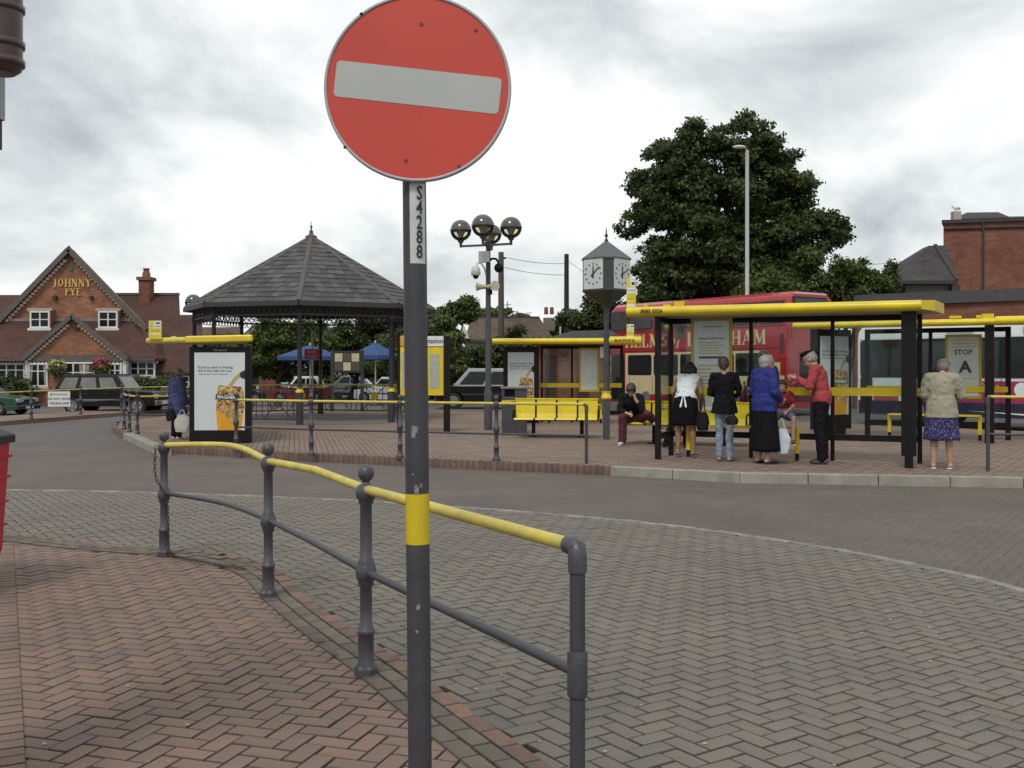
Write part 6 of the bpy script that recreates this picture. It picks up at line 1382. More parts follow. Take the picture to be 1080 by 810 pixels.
    MB().box((fx(.004), 0, gc+.12), (.12, W_*.94, A*.13)).build('bumper', trim or dark_print, t, local=True, bevel=.02); MB().box((fx(.996), 0, gc+.12), (.12, W_*.94, A*.13)).build('bumper', trim or dark_print, t, local=True, bevel=.02)
    MB().box((fx(-.008), 0, A*.44), (.03, hw*.9, A*.08)).build('grille', dark_print, t, local=True); MB().box((fx(-.012), 0, gc+.13), (.02, .5, .11)).build('number_plate', white, t, local=True)
    return t
suv_m = M('black_car_paint', (.008, .0065, .007), rough=.3, coat=.12, spec=.25); silt = M('silver_trim', (.20, .20, .20), (.15, .15, .15), rough=.4, metal=.3)
pc1 = P(116, 400, 37.4); car('parked_car', 'black four wheel drive estate car parked in front of the pub', (pc1.x, 37.6, 0), R(-3), 3.85, 1.60, 1.44, suv_m, style='suv', trim=silt, gm_=M('daylit_car_window', (.20, .20, .17), (.12, .12, .105), 2, .15))  # opaque windows paled in colour to stand for daylight showing through the car
pc2 = P(1, 400, 36.5); car('parked_car', 'dark green hatchback parked left of the black car', (pc2.x-.75, 36.6, 0), R(-4), 3.5, 1.55, 1.16, M('green_car_paint', (.012, .07, .035), rough=.2, coat=.4), style='hatch')
pc3 = P(312, 410, 50); car('parked_car', 'red hatchback seen between the bandstand posts', (pc3.x, 50.5, 0), R(197), 2.95, 1.5, 1.28, M('red_car_paint', (.28, .012, .025), rough=.2, coat=1), white, style='hatch')
pc4 = P(412, 410, 50.5); car('parked_car', 'white and blue car right of the notice board', (pc4.x, 50.5, 0), R(160), 3.3, 1.6, 1.25, M('white_car_paint', (.55, .57, .6), rough=.2, coat=1), style='saloon')
pc5 = P(318, 392, 60); car('parked_car', 'silver blue car in the back row behind the red car', (pc5.x-.9, 60, .12), R(182), 3.2, 1.5, 1.22, M('ice_blue_car_paint', (.40, .50, .52), rough=.2, coat=.4), style='hatch')
car('parked_car', 'grey car in the back row beside the silver blue one', (pc5.x+2.6, 60.2, .12), R(180), 3.0, 1.5, 1.15, M('grey_car_paint', (.18, .20, .24), rough=.2, coat=.4), style='hatch')
pc6 = P(516, 400, 42.5); car('parked_van', 'black people carrier parked behind the middle shelter', (pc6.x, 42.6, 0), R(178), 4.3, 1.7, 1.66, suv_m, M('silver_roof', (.35, .36, .37), rough=.3), style='van', cat='van')
car('parked_car', 'pale car at the back left of the black people carrier', (P(474, 390, 58).x, 58, 0), R(190), 3.0, 1.5, 1.25, M('pale_car_paint', (.5, .52, .52), rough=.2, coat=.4), style='hatch')
# red double deck bus
bus_r = M('bus_red', (.40, .016, .020), (.34, .014, .018), 2, .25, coat=.8); bus_c = M('bus_cream', (.62, .52, .30), (.56, .46, .26), 2, .35, coat=.4); bus_dk = M('bus_dark_interior', (.02, .02, .022), rough=.3)
bR, bF = Vector((9.5, 35.1, 0)), Vector((4.13, 42.9, 0)); db = (bF-bR).normalized(); angB = math.atan2(-db.y, -db.x)
bus = thing('double_deck_bus', 'red and cream double deck bus behind the shelter, large cream lettering on its side', 'bus', (bR+bF)/2)
fb = Fr(bF+Z*0, angB)                # u from front (left in view) to rear (right); n towards camera
LB = (bR-bF).length; WB = 2.35
tmp = fb.p(0, 0, 1)-fb.p(0, 0, 0)
prof = [(0, .28), (0, 2.0), (0, 3.1), (-.02, 3.9), (-.10, 4.18), (-.30, 4.31), (-WB+.30, 4.31), (-WB+.10, 4.18), (-WB+.02, 3.9), (-WB, 3.1), (-WB, .28)]
rr_ = []
for u, sh, dz in ((0.0, .10, -.12), (.10, 0, 0), (LB-.12, 0, 0), (LB, .08, -.08)):
    rr_.append([fb.p(u, z+(dz if z > 3.5 else 0), d*(1-sh*.3)-sh*.15) for d, z in prof])
MB().loft(rr_, False).build('bodywork', bus_r, bus, bevel=.05)
def bwin(u0, z0, u1, z1, name='window', parent=bus, mat=None, d=.012, fr=fb, frame=True):
    if frame: fr.sheet(MB(), rrb(u0-.04, z0-.04, u1+.04, z1+.04, .10), -.01, d).build('window_surround', M('rubber_black', (.012, .012, .012), rough=.5), parent)
    return fr.sheet(MB(), rrb(u0, z0, u1, z1, .08), -.01, d+.008).build(name, mat or glass_c, parent)
def rrb(u0, v0, u1, v1, r): return rrect(u0, v0, u1, v1, r, 4)
greyw = M('bus_window_reflecting', (.085, .095, .10), (.05, .058, .062), 1.2, .12, spec=.5)
ups = [(.1, 1.1), (1.25, 2.5), (2.65, 3.9), (4.05, 5.3), (5.45, 6.7), (6.85, 8.05), (8.2, 9.2)]
for u0, u1 in ups: bwin(u0, 3.25, u1, 3.95, mat=greyw)
# cream panel stepping down towards the rear
for (u0, u1, z0, z1) in ((.95, 8.35, .62, 2.28), (8.35, 8.72, .62, 2.12), (8.72, 9.08, .62, 1.86), (9.08, 9.26, .62, 1.40)): fb.rect(MB(), u0, z0, u1, z1, -.01, .008).build('cream_panel', bus_c, bus)
for u0, u1 in ((1.15, 2.5), (2.7, 4.0), (4.2, 5.5), (5.7, 6.9), (7.05, 8.1)): bwin(u0, 1.42, u1, 2.16, d=.014)
bwin(.12, .40, .85, 2.2, name='door'); 
fb.rect(MB(), .95, .28, 9.3, .60, -.01, .010).build('skirt_panel', bus_r, bus)
seam = M('panel_seam', (.03, .01, .012), rough=.6)
for u in (1.2, 2.6, 4.0, 5.4, 6.8, 8.2): fb.rect(MB(), u-.008, .66, u+.008, 1.38, .008, .011).build('panel_seam', seam, bus)
for z in (2.36, 3.14, 4.02): fb.rect(MB(), .1, z-.012, LB-.12, z+.012, -.002, .012).build('moulding', seam if z < 4 else bus_r, bus)
serif_text('HELMS', fb, .95, 2.50, .52, bus_c, bus, d=.02, right=3.5); serif_text('of', fb, 3.62, 2.55, .56, bus_c, bus, d=.02, right=4.3); serif_text('EAST', fb, 4.54, 2.50, .52, bus_c, bus, d=.02, right=6.75); serif_text('HAM', fb, 6.8, 2.50, .52, bus_c, bus, d=.02, right=8.5)
for (u, z, w, h) in ((9.15, 2.5, .16, .7), (8.9, 1.3, .3, .5)): fb.rect(MB(), u-w/2, z-h/2, u+w/2, z+h/2, -.01, .012).build('vent', M('bus_vent_dark', (.10, .012, .02), rough=.5), bus)
# rear face
fbr = Fr(bR+(bR-bF).normalized()*.0, angB+math.pi/2)
fbr.rect(MB(), .2, 3.70, 1.95, 4.14, -.02, .03).build('rear_emergency_window', bus_dk, bus); fbr.rect(MB(), .3, 3.78, 1.85, 4.06, .03, .034).build('pane', greyw, bus)
fbr.rect(MB(), .55, 1.3, 2.0, 2.2, -.02, .02).build('rear_window', glass_c, bus)
for z in (2.75, 2.95, 1.0, 1.2): fbr.rect(MB(), .12, z-.07, .26, z+.07, -.01, .03).build('tail_light', tail, bus)
fbr.rect(MB(), .3, .5, 2.0, 1.1, -.02, .02).build('engine_cover', MATS['bus_vent_dark'], bus)
for u in (2.2, 7.2):
    for d in (.005, -WB+.3):
        c0_ = fb.p(u, .48, d); c1_ = fb.p(u, .48, d-.28)
        MB().tube([c0_, c1_], .48, 24, smooth=False).build('wheel', rubber, bus); MB().tube([fb.p(u, .48, d+.012), c1_], .27, 16, smooth=False).build('hub', chrome, bus)
# white, pink and navy single deck bus
sA_ = Vector((10.1, 29.9, 0)); sdv = Vector((.665, -.747, 0)).normalized(); angS = math.atan2(sdv.y, sdv.x); fsb = Fr(sA_, angS); LS, WS = 10.4, 2.4
sbus = thing('single_deck_bus', 'white single deck bus with magenta and navy skirt, behind the shelter with the stop notice', 'bus', sA_)
profs = [(0, .32), (0, 2.5), (-.06, 2.82), (-.25, 2.95), (-WS+.25, 2.95), (-WS+.06, 2.82), (-WS, 2.5), (-WS, .32)]
bw = M('bus_white', (.72, .74, .72), (.64, .66, .65), 2, .3, coat=.6); mag = M('bus_magenta', (.38, .025, .10), (.30, .02, .08), 2, .3, coat=.5); nvy = M('bus_navy', (.022, .016, .05), (.016, .012, .038), 2, .3, coat=.5)
MB().loft([[fsb.p(u, z-(sh if z > 2.6 else 0), d) for d, z in profs] for u, sh in ((0, .12), (.1, 0), (LS-.1, 0), (LS, .12))], False).build('bodywork', bw, sbus, bevel=.04)
fsb.rect(MB(), .02, .34, LS-.02, .72, -.01, .008).build('skirt_panel', nvy, sbus)
fsb.rect(MB(), 2.0, .722, LS-.02, 1.30, -.01, .010).build('side_panel', mag, sbus)
fsb.rect(MB(), .5, .722, 1.25, 1.02, -.01, .010).build('side_panel', M('bus_salmon', (.45, .07, .10), rough=.3), sbus)
fsb.rect(MB(), .10, 1.38, LS-.1, 2.46, -.01, .009).build('window_band', MATS['rubber_black'], sbus)
for u0, u1 in ((.12, 1.0), (1.1, 2.6), (2.72, 4.1), (4.22, 5.6), (5.72, 7.1), (7.22, 8.6), (8.72, 10.1)): bwin(u0, 1.42, u1, 2.42, parent=sbus, fr=fsb)
bwin(.12, .45, .42, 1.38, parent=sbus, fr=fsb, name='door')
text('Join us with First', fsb, 3.0, 1.12, .31, M('bus_yellow_print', (.65, .42, .06), rough=.5), sbus, d=.014, bold=.03)
ds = [(4.62+math.cos(t)*.19, 1.08+math.sin(t)*.19) for t in [2*math.pi*j/20 for j in range(20)]]; fsb.sheet(MB(), ds, .010, .016).build('round_badge', white, sbus)
fsb.sheet(MB(), [(3.2, .50), (5.0, .45), (7.0, .55), (8.5, .72), (8.5, .66), (7.0, .45), (5.0, .40)], .008, .013).build('white_swoosh', white, sbus)
for u in (1.75, 7.6):
    for d in (.005, -WS+.3):
        MB().tube([fsb.p(u, .46, d), fsb.p(u, .46, d-.26)], .46, 24, smooth=False).build('wheel', rubber, sbus); MB().tube([fsb.p(u, .46, d+.012), fsb.p(u, .46, d-.2)], .26, 16, smooth=False).build('hub', chrome, sbus)
        
for u in (2.6, 4.1, 5.6, 7.1, 8.6): fsb.rect(MB(), u-.008, .36, u+.008, 1.36, .010, .0125).build('panel_seam', seam, sbus)
for u in (3.0, 5.0, 8.0): fsb.rect(MB(), u-.35, 2.52, u+.35, 2.72, .0, .012).build('vent_panel', M('bus_grey_vent', (.40, .42, .41), rough=.5), sbus)
# ================================================================ OTHER BUILDINGS
rb = thing('brick_building', 'large old red brick building with dark parapet at the right edge', 'building', (P(1040, 390, 47).x, 47, 0))
x0 = P(995, 0, 47).x
MB().ext([(x0, 47, 0), (x0+14, 43.5, 0), (x0+19, 56, 0), (x0+5.4, 58, 0)], Z*(P(0, 236, 47).z)).build('wall', br_r, rb)
za = P(0, 236, 47).z; cop = M('dark_coping', (.05, .045, .045), rough=.8)
MB().ext([(x0-.12, 46.9, za), (x0+14, 43.35, za), (x0+19, 56, za), (x0+5.3, 58, za)], Z*.16).build('coping', cop, rb)
MB().ext([(x0+.5, 47.1, za+.16), (x0+2.8, 46.5, za+.16), (x0+2.8, 47.6, za+.55), (x0+1.6, 48.2, za+.62)], Z*.08).build('sloping_roof', cop, rb)
MB().loft([[Vector((x0+.3, 47.3, za+.16)), Vector((x0+12, 44.4, za+.16)), Vector((x0+12, 49, za+.16)), Vector((x0+2.6, 50, za+.16))], [Vector((x0+2.0, 48.3, za+.5)), Vector((x0+12, 46, za+.35)), Vector((x0+12, 47, za+.35)), Vector((x0+2.0, 48.6, za+.5))]], False).build('roof', cop, rb)
MB().box((x0+.6, 47.05, za+.35), (.35, .35, .42)).build('chimney', M('pale_pot', (.45, .38, .33), rough=.8), rb)
MB().tube([(x0+1.6, 46.5, za), (x0+1.6, 46.5, 2)], .05, 8).build('downpipe', cop, rb)
MB().tube([(x0+.02, 46.93, za-.25), (x0+7, 45.2, za-.25)], .05, 8).build('gutter', cop, rb)
# seagull on the chimney
gl = Vector((x0+.6, 47.05, za+.56)); gull = thing('seagull', 'white seagull perched on the chimney of the brick building', 'bird', gl)
MB().tube([gl+Vector((.22, 0, .10)), gl+Vector((.08, 0, .13)), gl+Vector((-.04, 0, .15)), gl+Vector((-.12, 0, .22)), gl+Vector((-.17, 0, .27)), gl+Vector((-.21, 0, .27)), gl+Vector((-.26, 0, .26))], [.012, .06, .065, .04, .035, .022, .005], 10).build('body', white, gull)
MB().ell(gl+Vector((.07, 0, .16)), (.14, .072, .045)).build('wing', M('gull_grey', (.3, .3, .32), rough=.7), gull)
for s_ in (-1, 1): MB().tube([gl+Vector((0, s_*.025, .11)), gl+Vector((0, s_*.025, 0))], .007, 5).build('leg', M('gull_leg', (.5, .3, .1), rough=.7), gull)
hb_ = thing('brick_building', 'small building with hipped grey slate roof against the large brick wall', 'building', (P(975, 390, 44).x, 44, 0))
zA, zE = P(0, 259, 46.5).z, P(0, 296, 43.6).z; xa0, xa1 = P(980, 0, 46.5).x, P(997, 0, 46.5).x; xe0, xe1 = P(943, 0, 43.6).x, P(1010, 0, 43.6).x
MB().loft([[Vector((xe0, 43.6, zE)), Vector((xe1, 43.6, zE)), Vector((xe1+.6, 50, zE)), Vector((xe0+.3, 50, zE))], [Vector((xa0, 46.5, zA)), Vector((xa1, 46.4, zA)), Vector((xa1+.2, 47.5, zA)), Vector((xa0+.1, 47.5, zA))]], False).build('roof', tile_g, hb_)
MB().bar((xe0, 43.58, zE-.07), (xe1, 43.58, zE-.07), .14, .14).build('gutter', cop, hb_)
MB().bar((xe1-.02, 43.6, zE+.03), (xa1-.5, 46.4, zA+.03), .14, .08).build('hip', cop, hb_)
MB().b2((P(955, 0, 43.9).x, 43.9, 0), (P(1008, 0, 43.9).x, 49, zE-.02)).build('wall', M('stained_render', (.20, .18, .15), (.12, .11, .095), .8, .9), hb_)
MB().b2((P(935, 0, 44.5).x, 44.5, 0), (P(954.5, 0, 44.5).x, 49, P(0, 303, 44.5).z)).build('wall', br_r, hb_)
MB().box(P(1007, 307, 43.7), (.35, .3, .5)).build('hopper', cop, hb_)
lb_ = thing('brick_building', 'low flat roofed brick building behind the single deck bus', 'building', (P(1000, 390, 40).x, 40, 0))
zL = P(0, 321, 40).z; MB().ext([(P(902, 0, 41.5).x, 41.5, 0), (P(1100, 0, 38).x, 37.2, 0), (P(1100, 0, 38).x+2, 43, 0), (P(902, 0, 41.5).x+.6, 43.2, 0)], Z*zL).build('wall', br_r, lb_)
MB().ext([(P(900, 0, 41.4).x, 41.3, zL), (P(1100, 0, 38).x+.1, 37.0, zL), (P(1100, 0, 38).x+2.1, 43.2, zL), (P(900, 0, 41.4).x+.6, 43.4, zL)], Z*.46).build('fascia', M('felt_grey', (.085, .085, .085), (.06, .06, .062), 5, .9), lb_)
# tiled house in the middle distance
hs = thing('house', 'long house with brown tiled roof and small white gable, far beyond the trees', 'house', (P(530, 390, 68).x, 68, 0))
z1_, z0_ = P(0, 335, 70).z, P(0, 358, 66).z
MB().ext([(P(497, 0, 70).x, 70, z1_), (P(569, 0, 70).x, 70, z1_), (P(584, 0, 66).x, 66, z0_), (P(490, 0, 66).x, 66, z0_)], Z*-.15).build('roof', tile_b, hs)
MB().bar((P(497, 0, 70).x, 70, z1_), (P(569, 0, 70).x, 70, z1_), .2, .16).build('ridge_tiles', cop, hs)
MB().b2((P(490, 0, 66.3).x, 66.3, 0), (P(582, 0, 66.3).x, 74, z0_-.1)).build('wall', M('cream_render', (.45, .42, .35), rough=.9), hs)
f66 = Fr((0, 65.5, 0)); poly(f66, 65.5, [(482, 357), (488, 341), (495, 357)], -1, 0).build('gable', winf, hs); poly(f66, 65.5, [(486, 356), (488.5, 349), (491, 356)], .001, .02).build('gable_window', M('green_paint', (.03, .16, .10), rough=.6), hs)
cx_ = P(579, 342, 72); MB().box(cx_, (.8, .7, .9)).build('chimney', MATS['stained_render'], hs); MB().lathe([(.15, 0), (.13, .5)], cx_+Vector((-.2, 0, .7)), 8).build('chimney_pot', br_r, hs); MB().lathe([(.15, 0), (.13, .5)], cx_+Vector((.2, 0, .7)), 8).build('chimney_pot', br_r, hs)
MB().tube([P(535, 360, 69.8), P(535, 318, 69.8)], .03, 6).build('aerial_mast', cop, hs); MB().bar(P(531, 322, 69.8), P(539, 321, 69.8), .04, .04).build('aerial', cop, hs)
h2 = thing('house', 'far pale gabled house seen under the left side of the bandstand roof', 'house', (P(267, 390, 75).x, 75, 0)); f75 = Fr((0, 75, 0))
poly(f75, 75, [(258, 352), (270, 342), (282, 352), (282, 392), (258, 392)], -6, 0).build('wall', M('pinkish_render', (.38, .28, .22), rough=.9), h2)
for xe in (255, 285): MB().ext([P(270, 340.5, 75), P(xe, 353.5, 75), P(xe, 355.5, 75), P(270, 342.5, 75)], (0, 7, 0)).build('roof', tile_b, h2)
poly(f75, 75, [(264, 358), (268, 358), (268, 366), (264, 366)], .001, .05).build('window', glass_c, h2); poly(f75, 75, [(273, 358), (277, 358), (277, 366), (273, 366)], .001, .05).build('window', glass_c, h2)
h3 = thing('house', 'far low terrace with brown roof beyond the left shelter', 'house', (P(225, 390, 85).x, 85, 0))
MB().ext([P(200, 345, 86), P(256, 345, 86), P(258, 356, 83), P(200, 356, 83)], Z*-.2).build('roof', tile_b, h3); MB().b2((P(200, 0, 83.2).x, 83.2, 0), (P(257, 0, 83.2).x, 90, P(0, 356, 83.2).z)).build('wall', MATS['cream_render'], h3)
# brick kiosk behind the middle shelter
kx0, kx1 = P(566, 0, 35).x, P(636, 0, 35).x; ki = thing('brick_kiosk', 'small red brick kiosk with dark pitched roof behind the middle shelter', 'kiosk', ((kx0+kx1)/2, 36, 0))
zk = P(0, 361, 35).z; MB().b2((kx0, 35.4, 0), (kx1+.3, 38.2, zk)).build('wall', br_r, ki)
MB().loft([[Vector((kx0-.1, 34.9, zk)), Vector((kx1+.9, 34.9, zk)), Vector((kx1+.9, 38.6, zk)), Vector((kx0-.1, 38.6, zk))], [Vector((kx0+1.3, 36.6, P(0, 349, 36.6).z)), Vector((kx1+.4, 36.6, P(0, 348, 36.6).z)), Vector((kx1+.4, 36.9, P(0, 348, 36.6).z)), Vector((kx0+1.3, 36.9, P(0, 349, 36.6).z))]], False).build('roof', tile_g, ki)
MB().b2((P(575, 0, 35.4).x, 35.3, IZ), (P(586, 0, 35.4).x, 35.39, 2.1)).build('door', M('dark_brown_door', (.03, .02, .02), rough=.6), ki)
MB().b2((P(609, 0, 35.4).x, 35.3, IZ), (P(620, 0, 35.4).x, 35.39, 2.1)).build('door', MATS['dark_brown_door'], ki)
# ================================================================ BLUE PARASOLS, NOTICE BOARD, SMALL SIGNS
pb_m = M('parasol_blue', (.03, .075, .20), (.025, .062, .17), 5, .8)
def parasol(label, x, ytop, yrim, xl_, xr_, D):
    c = P(x, ytop, D); base = Vector((c.x, D, 0)); t = thing('parasol', label, 'parasol', base, group='blue parasols'); rr2 = (xr_-xl_)/2*D/FP; zr = P(0, yrim, D).z
    for k in range(8):
        a, b = R(45*k+10), R(45*k+55); A_, B_ = base+Vector((math.cos(a)*rr2, math.sin(a)*rr2, zr)), base+Vector((math.cos(b)*rr2, math.sin(b)*rr2, zr)); T_ = base+Z*c.z; m_ = (A_+B_)/2*.5+T_*.5-Z*.05
        MB().add([A_, B_, T_, A_-Z*.18, B_-Z*.18], [(0, 1, 2), (0, 3, 4, 1)]).build('canopy_panel', pb_m, t, fix=False)
        MB().tube([A_-Z*.01, T_-Z*.02], .012, 5).build('rib', steel, t)
    MB().tube([base, base+Z*(c.z+.08)], .035, 8).build('pole', white, t); MB().lathe([(.3, 0), (.3, .08), (.05, .1)], base, 14).build('base', dark_print, t)
parasol('blue parasol at the left behind the red sign', 327, 363.5, 376, 284, 352, 48)
parasol('blue parasol at the right above the notice board', 396, 361, 375, 366, 420, 46)
nbd = Vector((P(367, 390, 38).x, 38, 0)); nbt = thing('notice_board', 'black framed notice board with cream posters on posts behind the bandstand', 'notice board', nbd); fn_ = Fr(nbd)
for x in (350.5, 382): xx = P(x, 0, 38).x; MB().b2((xx-.06, 37.95, 0), (xx+.06, 38.05, P(0, 369, 38).z)).build('post', iron_d, nbt)
a_, b_ = P(351, 370, 38), P(382, 393, 38); nbb = MB().b2((a_.x, 37.93, b_.z), (b_.x, 38.0, a_.z)).build('board', dark_print, nbt); crm = M('cream_poster', (.58, .52, .34), rough=.6)
for i in range(3):
    for j in range(2):
        if (i+j) % 2 or True:
            u0_, v0_ = a_.x+.09+i*.31, b_.z+.08+j*.33
            MB().b2((u0_, 37.92, v0_), (u0_+.28, 37.929, v0_+.30)).build('poster', crm if (i+j) % 2 else M('dark_poster', (.10, .08, .05), rough=.6), nbb) if (i, j) in ((1, 1), (0, 0), (2, 0)) else MB().b2((u0_, 37.92, v0_), (u0_+.28, 37.929, v0_+.30)).build('poster', crm, nbb)
rs = Vector((P(329.5, 390, 33.8).x, 33.8, IZ)); rst = thing('red_sign', 'small red rectangular sign on a grey post inside the bandstand view', 'sign', rs)
MB().tube([rs, rs+Z*(P(0, 349, 33.8).z-IZ)], .035, 8).build('pole', steel, rst); fr_ = Fr(rs+Vector((0, -.05, P(0, 379, 33.8).z-IZ)))
fr_.rect(MB(), -.25, 0, .25, .34, 0, .02).build('plate', M('sign_red', (.40, .04, .04), rough=.5), rst); pinkt = M('sign_pink_text', (.7, .5, .45), rough=.5)
text('BUSES', fr_, 0, .24, .12, pinkt, rst, d=.022); text('ONLY', fr_, 0, .09, .12, pinkt, rst, d=.022)
wlp = P(788, 156, 39); wl = thing('street_lamp', 'tall plain galvanised street lamp in front of the big tree', 'street lamp', (wlp.x, 39, 0))
MB().lathe([(.12, 0), (.12, 1.2), (.085, 1.3), (.07, wlp.z-.1)], (wlp.x, 39, 0), 12).build('pole', M('pale_galvanised', (.50, .51, .50), (.42, .43, .43), 5, .5, metal=.2), wl)
MB().tube([wlp+Vector((0, 0, -.12)), wlp+Vector((-.1, -.05, .0)), wlp+Vector((-.25, -.05, .04))], .04, 8).build('arm', steel, wl); MB().ell(wlp+Vector((-.32, -.08, .02)), (.26, .11, .07)).build('lantern', lamp_white, wl)
up1, up2 = P(528.5, 266, 50), P(597.5, 268, 54); wood = M('pole_wood', (.11, .09, .075), (.07, .058, .05), 5, .9)
u1 = thing('utility_pole', 'wooden utility pole just right of the globe lamp column', 'utility pole', (up1.x, 50, 0)); MB().lathe([(.17, 0), (.13, up1.z)], (up1.x, 50, 0), 10).build('pole', wood, u1); MB().bar(up1+Vector((-.1, 0, -.3)), up1+Vector((.25, 0, -.3)), .08, .08).build('crossarm', wood, u1)
u2 = thing('utility_pole', 'dark utility pole left of the street clock', 'utility pole', (up2.x, 54, 0)); MB().lathe([(.15, 0), (.12, up2.z)], (up2.x, 54, 0), 10).build('pole', M('dark_pole', (.03, .028, .028), rough=.8), u2)
def wire(label, a, b, sag, r=.012):
    tag(MB().tube([a.lerp(b, i/12)-Z*sag*(1-(2*i/12-1)**2) for i in range(13)], r, 4).build('overhead_wire', dark_print), label, 'wire', 'overhead wires')
wire('upper overhead wire sagging between the two utility poles', up1+Z*-.2, up2+Z*-.5, .12); wire('lower overhead wire between the two utility poles', up1+Z*-.7, up2+Z*-1.1, .12)
wire('thin overhead wire running on behind the clock from the dark pole', up2+Z*-.3, P(700, 330, 60), .3); wire('thin overhead wire between the wispy tree and the slate roof', P(880, 276, 60), P(985, 268, 48), .3)
sl1 = P(591, 326, 58); s5 = thing('street_lamp', 'small distant hooked street lamp left of the kiosk roof', 'street lamp', (sl1.x, 58, 0)); MB().tube([(sl1.x, 58, 0), (sl1.x, 58, sl1.z-.4), (sl1.x+.05, 58, sl1.z-.1), (sl1.x+.3, 58, sl1.z)], .05, 8).build('pole', lamp_white, s5); MB().ell(sl1+Vector((.35, 0, -.02)), (.28, .15, .1)).build('lantern', steel, s5)
# stalls and clutter in the distance beyond the left shelter
st_ = P(269, 390, 62); s6 = thing('market_van', 'small red and yellow vehicle partly hidden beside the left shelter', 'van', (st_.x, 62, 0)); MB().b2((st_.x-.7, 61.5, .3), (st_.x+.6, 63, P(0, 382, 62).z)).build('body', M('post_red', (.5, .03, .02), rough=.4), s6, bevel=.08); MB().b2((st_.x-.6, 61.6, P(0, 382, 62).z), (st_.x+.5, 62.9, P(0, 377.5, 62).z)).build('roof', yellow, s6, bevel=.06); MB().b2((st_.x-.5, 61.46, 1.4), (st_.x+.4, 61.5, 1.9)).build('windscreen', glass_c, s6)
for dx in (-.45, .35): MB().tube([(st_.x+dx, 61.45, .3), (st_.x+dx, 61.7, .3)], .3, 16).build('wheel', rubber, s6)
s7 = thing('skip', 'dark green skip with a bright green panel beside the red vehicle', 'skip', (P(281, 390, 61).x, 61, 0)); xx = P(281, 0, 61).x; MB().ext([(xx-.6, 60.5, .1), (xx+.8, 60.5, .1), (xx+1.0, 60.5, P(0, 379, 61).z), (xx-.7, 60.5, P(0, 379, 61).z)], (0, 1.5, 0)).build('body', M('dark_green_steel', (.012, .03, .025), rough=.5), s7); MB().b2((xx-.4, 60.44, P(0, 390, 61).z), (xx+.3, 60.49, P(0, 385, 61).z)).build('panel', M('bright_green', (.03, .35, .20), rough=.5), s7)
s8 = thing('garden_wall', 'low red brick garden wall behind the red hatchback', 'wall', (P(282, 0, 57).x, 57, 0)); MB().b2((P(273, 0, 57).x, 57, 0), (P(292, 0, 57).x, 57.3, P(0, 391.5, 57).z)).build('wall', br_r, s8); MB().b2((P(272, 0, 57).x, 56.9, P(0, 391.5, 57).z), (P(293, 0, 57).x, 57.4, P(0, 390.6, 57).z)).build('coping', stone, s8)
# ================================================================ LEFT EDGE: RED BIN AND GUTTER
rb0 = G(0, 628); rbx = -3.74; rbn = thing('red_bin', 'bright red ribbed plastic bin with black lid cut by the picture edge', 'bin', (rbx-.35, 7.3, 0)); rbm = M('bin_red', (.50, .02, .03), (.42, .015, .025), 4, .45, coat=.2)
def rring(z, w, d, cx=rbx-.35): return [Vector((cx+sx*w/2, 7.3+sy*d/2, z)) for sx, sy in ((-1, -1), (1, -1), (1, 1), (-1, 1))]
MB().loft([rring(.20, .62, .52), rring(.28, .66, .56), rring(1.06, .72, .66)], False).build('body', rbm, rbn, bevel=.03)
for z in (.45, .62, .80, .95): MB().loft([rring(z, .655+.06*(z-.3)/.7+.015, .58+.10*(z-.3)/.7), rring(z+.02, .655+.06*(z-.3)/.7+.018, .58+.10*(z-.3)/.7)], False).build('rib', rbm, rbn)
MB().box((rbx+.0, 7.3, .78), (.05, .2, .04)).build('lug', rbm, rbn)
MB().loft([rring(1.06, .76, .72), rring(1.12, .76, .72), rring(1.17, .60, .56)], False).build('lid', M('bin_black_lid', (.02, .02, .022), rough=.5), rbn, bevel=.01)
for sx in (-.22, .24):
    for sy in (-.2, .2): MB().tube([(rbx-.35+sx, 7.3+sy, -.0), (rbx-.35+sx, 7.3+sy, .3)], .03, 8).build('leg', M('bin_leg', (.12, .02, .02), rough=.6), rbn)
gm = M('plum_brown_plastic', (.10, .05, .055), (.075, .038, .042), 5, .4, coat=.2); gc_ = P(2, 40, 3.0); gx = P(23, 40, 3.0).x-.062
gut = thing('rainwater_pipe', 'plum brown rainwater pipe hanging in the upper left corner', 'rainwater pipe', (gx, 3.0, P(0, 78, 3.0).z)); zb_ = P(0, 78, 3.0).z
MB().lathe([(.04, zb_), (.056, zb_+.012), (.06, zb_+.03), (.06, 3.2)], (gx, 3.0, 0), 24).build('pipe', gm, gut)
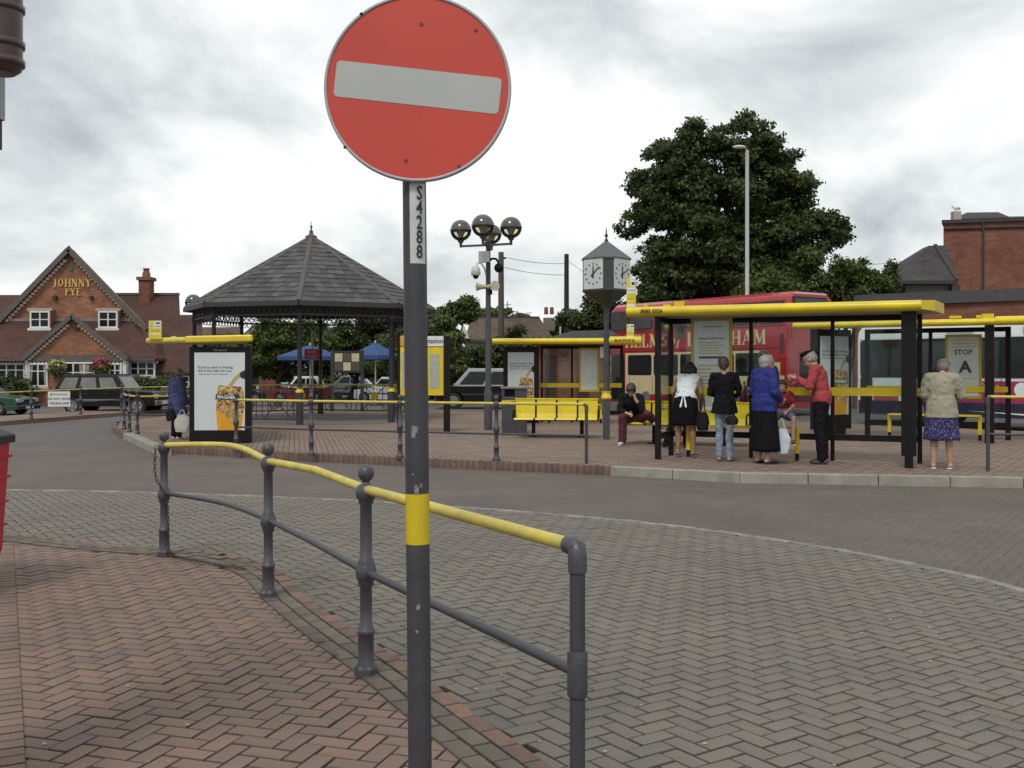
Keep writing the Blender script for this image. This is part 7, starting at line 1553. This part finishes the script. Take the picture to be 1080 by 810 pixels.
for y in (9, 47, 66): z = P(0, y, 3.0).z; MB().lathe([(.0605, z-.012), (.066, z-.008), (.067, z+.008), (.0605, z+.012)], (gx, 3.0, 0), 24).build('collar', gm, gut)
wz0, wz1 = P(0, 149, 3.0).z, P(0, 30, 3.0).z; ww = P(4, 0, 3.0).x*3.13/3.0
ew = thing('shop_canopy', 'edge of a brick building just entering at the left, below the rainwater pipe', 'building', (ww-.6, 3.05, 0)); MB().b2((ww-1.2, 2.9, 0), (ww-.03, 3.1, 3.4)).build('wall', br_r, ew) if False else None
MB().b2((ww-.5, 3.02, wz0), (ww, 3.12, wz1-.22)).build('bracket_plate', M('plum_render', (.10, .06, .06), rough=.8), ew); MB().b2((ww-.5, 3.0, wz1-.24), (ww+.004, 3.13, wz1)).build('pale_band', M('pale_band', (.42, .46, .44), rough=.7), ew); MB().b2((ww-.5, 3.0, P(0, 116, 3).z), (ww+.002, 3.13, P(0, 104, 3).z)).build('pale_band', MATS['pale_band'], ew)
MB().b2((ww-.9, 3.3, 0), (ww-.45, 3.6, 3.4)).build('wall', br_r, ew)

gum = M('gum_and_grit', (.42, .40, .36), rough=.8); lm = MB(); rl = random.Random(5)
for _ in range(150):
    y = rl.uniform(3.6, 12); x = rl.uniform(-.6, .55)*y; r_ = rl.choice((.004, .005, .007, .010)); hgt = .006
    lm.lathe([(r_, 0), (r_*.8, .003)], (x, y, hgt), 6, False)
tag(lm.build('grit', gum, uv=False), 'pale gum spots and grit scattered on the block paving', 'grit', kind='stuff')
dl_ = M('dead_leaf', (.16, .09, .035), (.09, .05, .02), 30, .8)
for (x, y, lab) in ((352, 690, 'small dead leaf beside the third iron post'), (338, 676, 'curled dead leaf on the grey edging between the second and third iron posts')):
    p = G(x, y, .02); lf_ = MB().loft([[p+Vector((-.03, 0, 0)), p+Vector((-.028, .002, .002))], [p+Vector((0, -.018, .012)), p+Vector((0, .018, .008))], [p+Vector((.03, .0, .003)), p+Vector((.028, .004, .003))]], True, False).build('dead_leaf', dl_, fix=False); tag(lf_, lab, 'leaf')
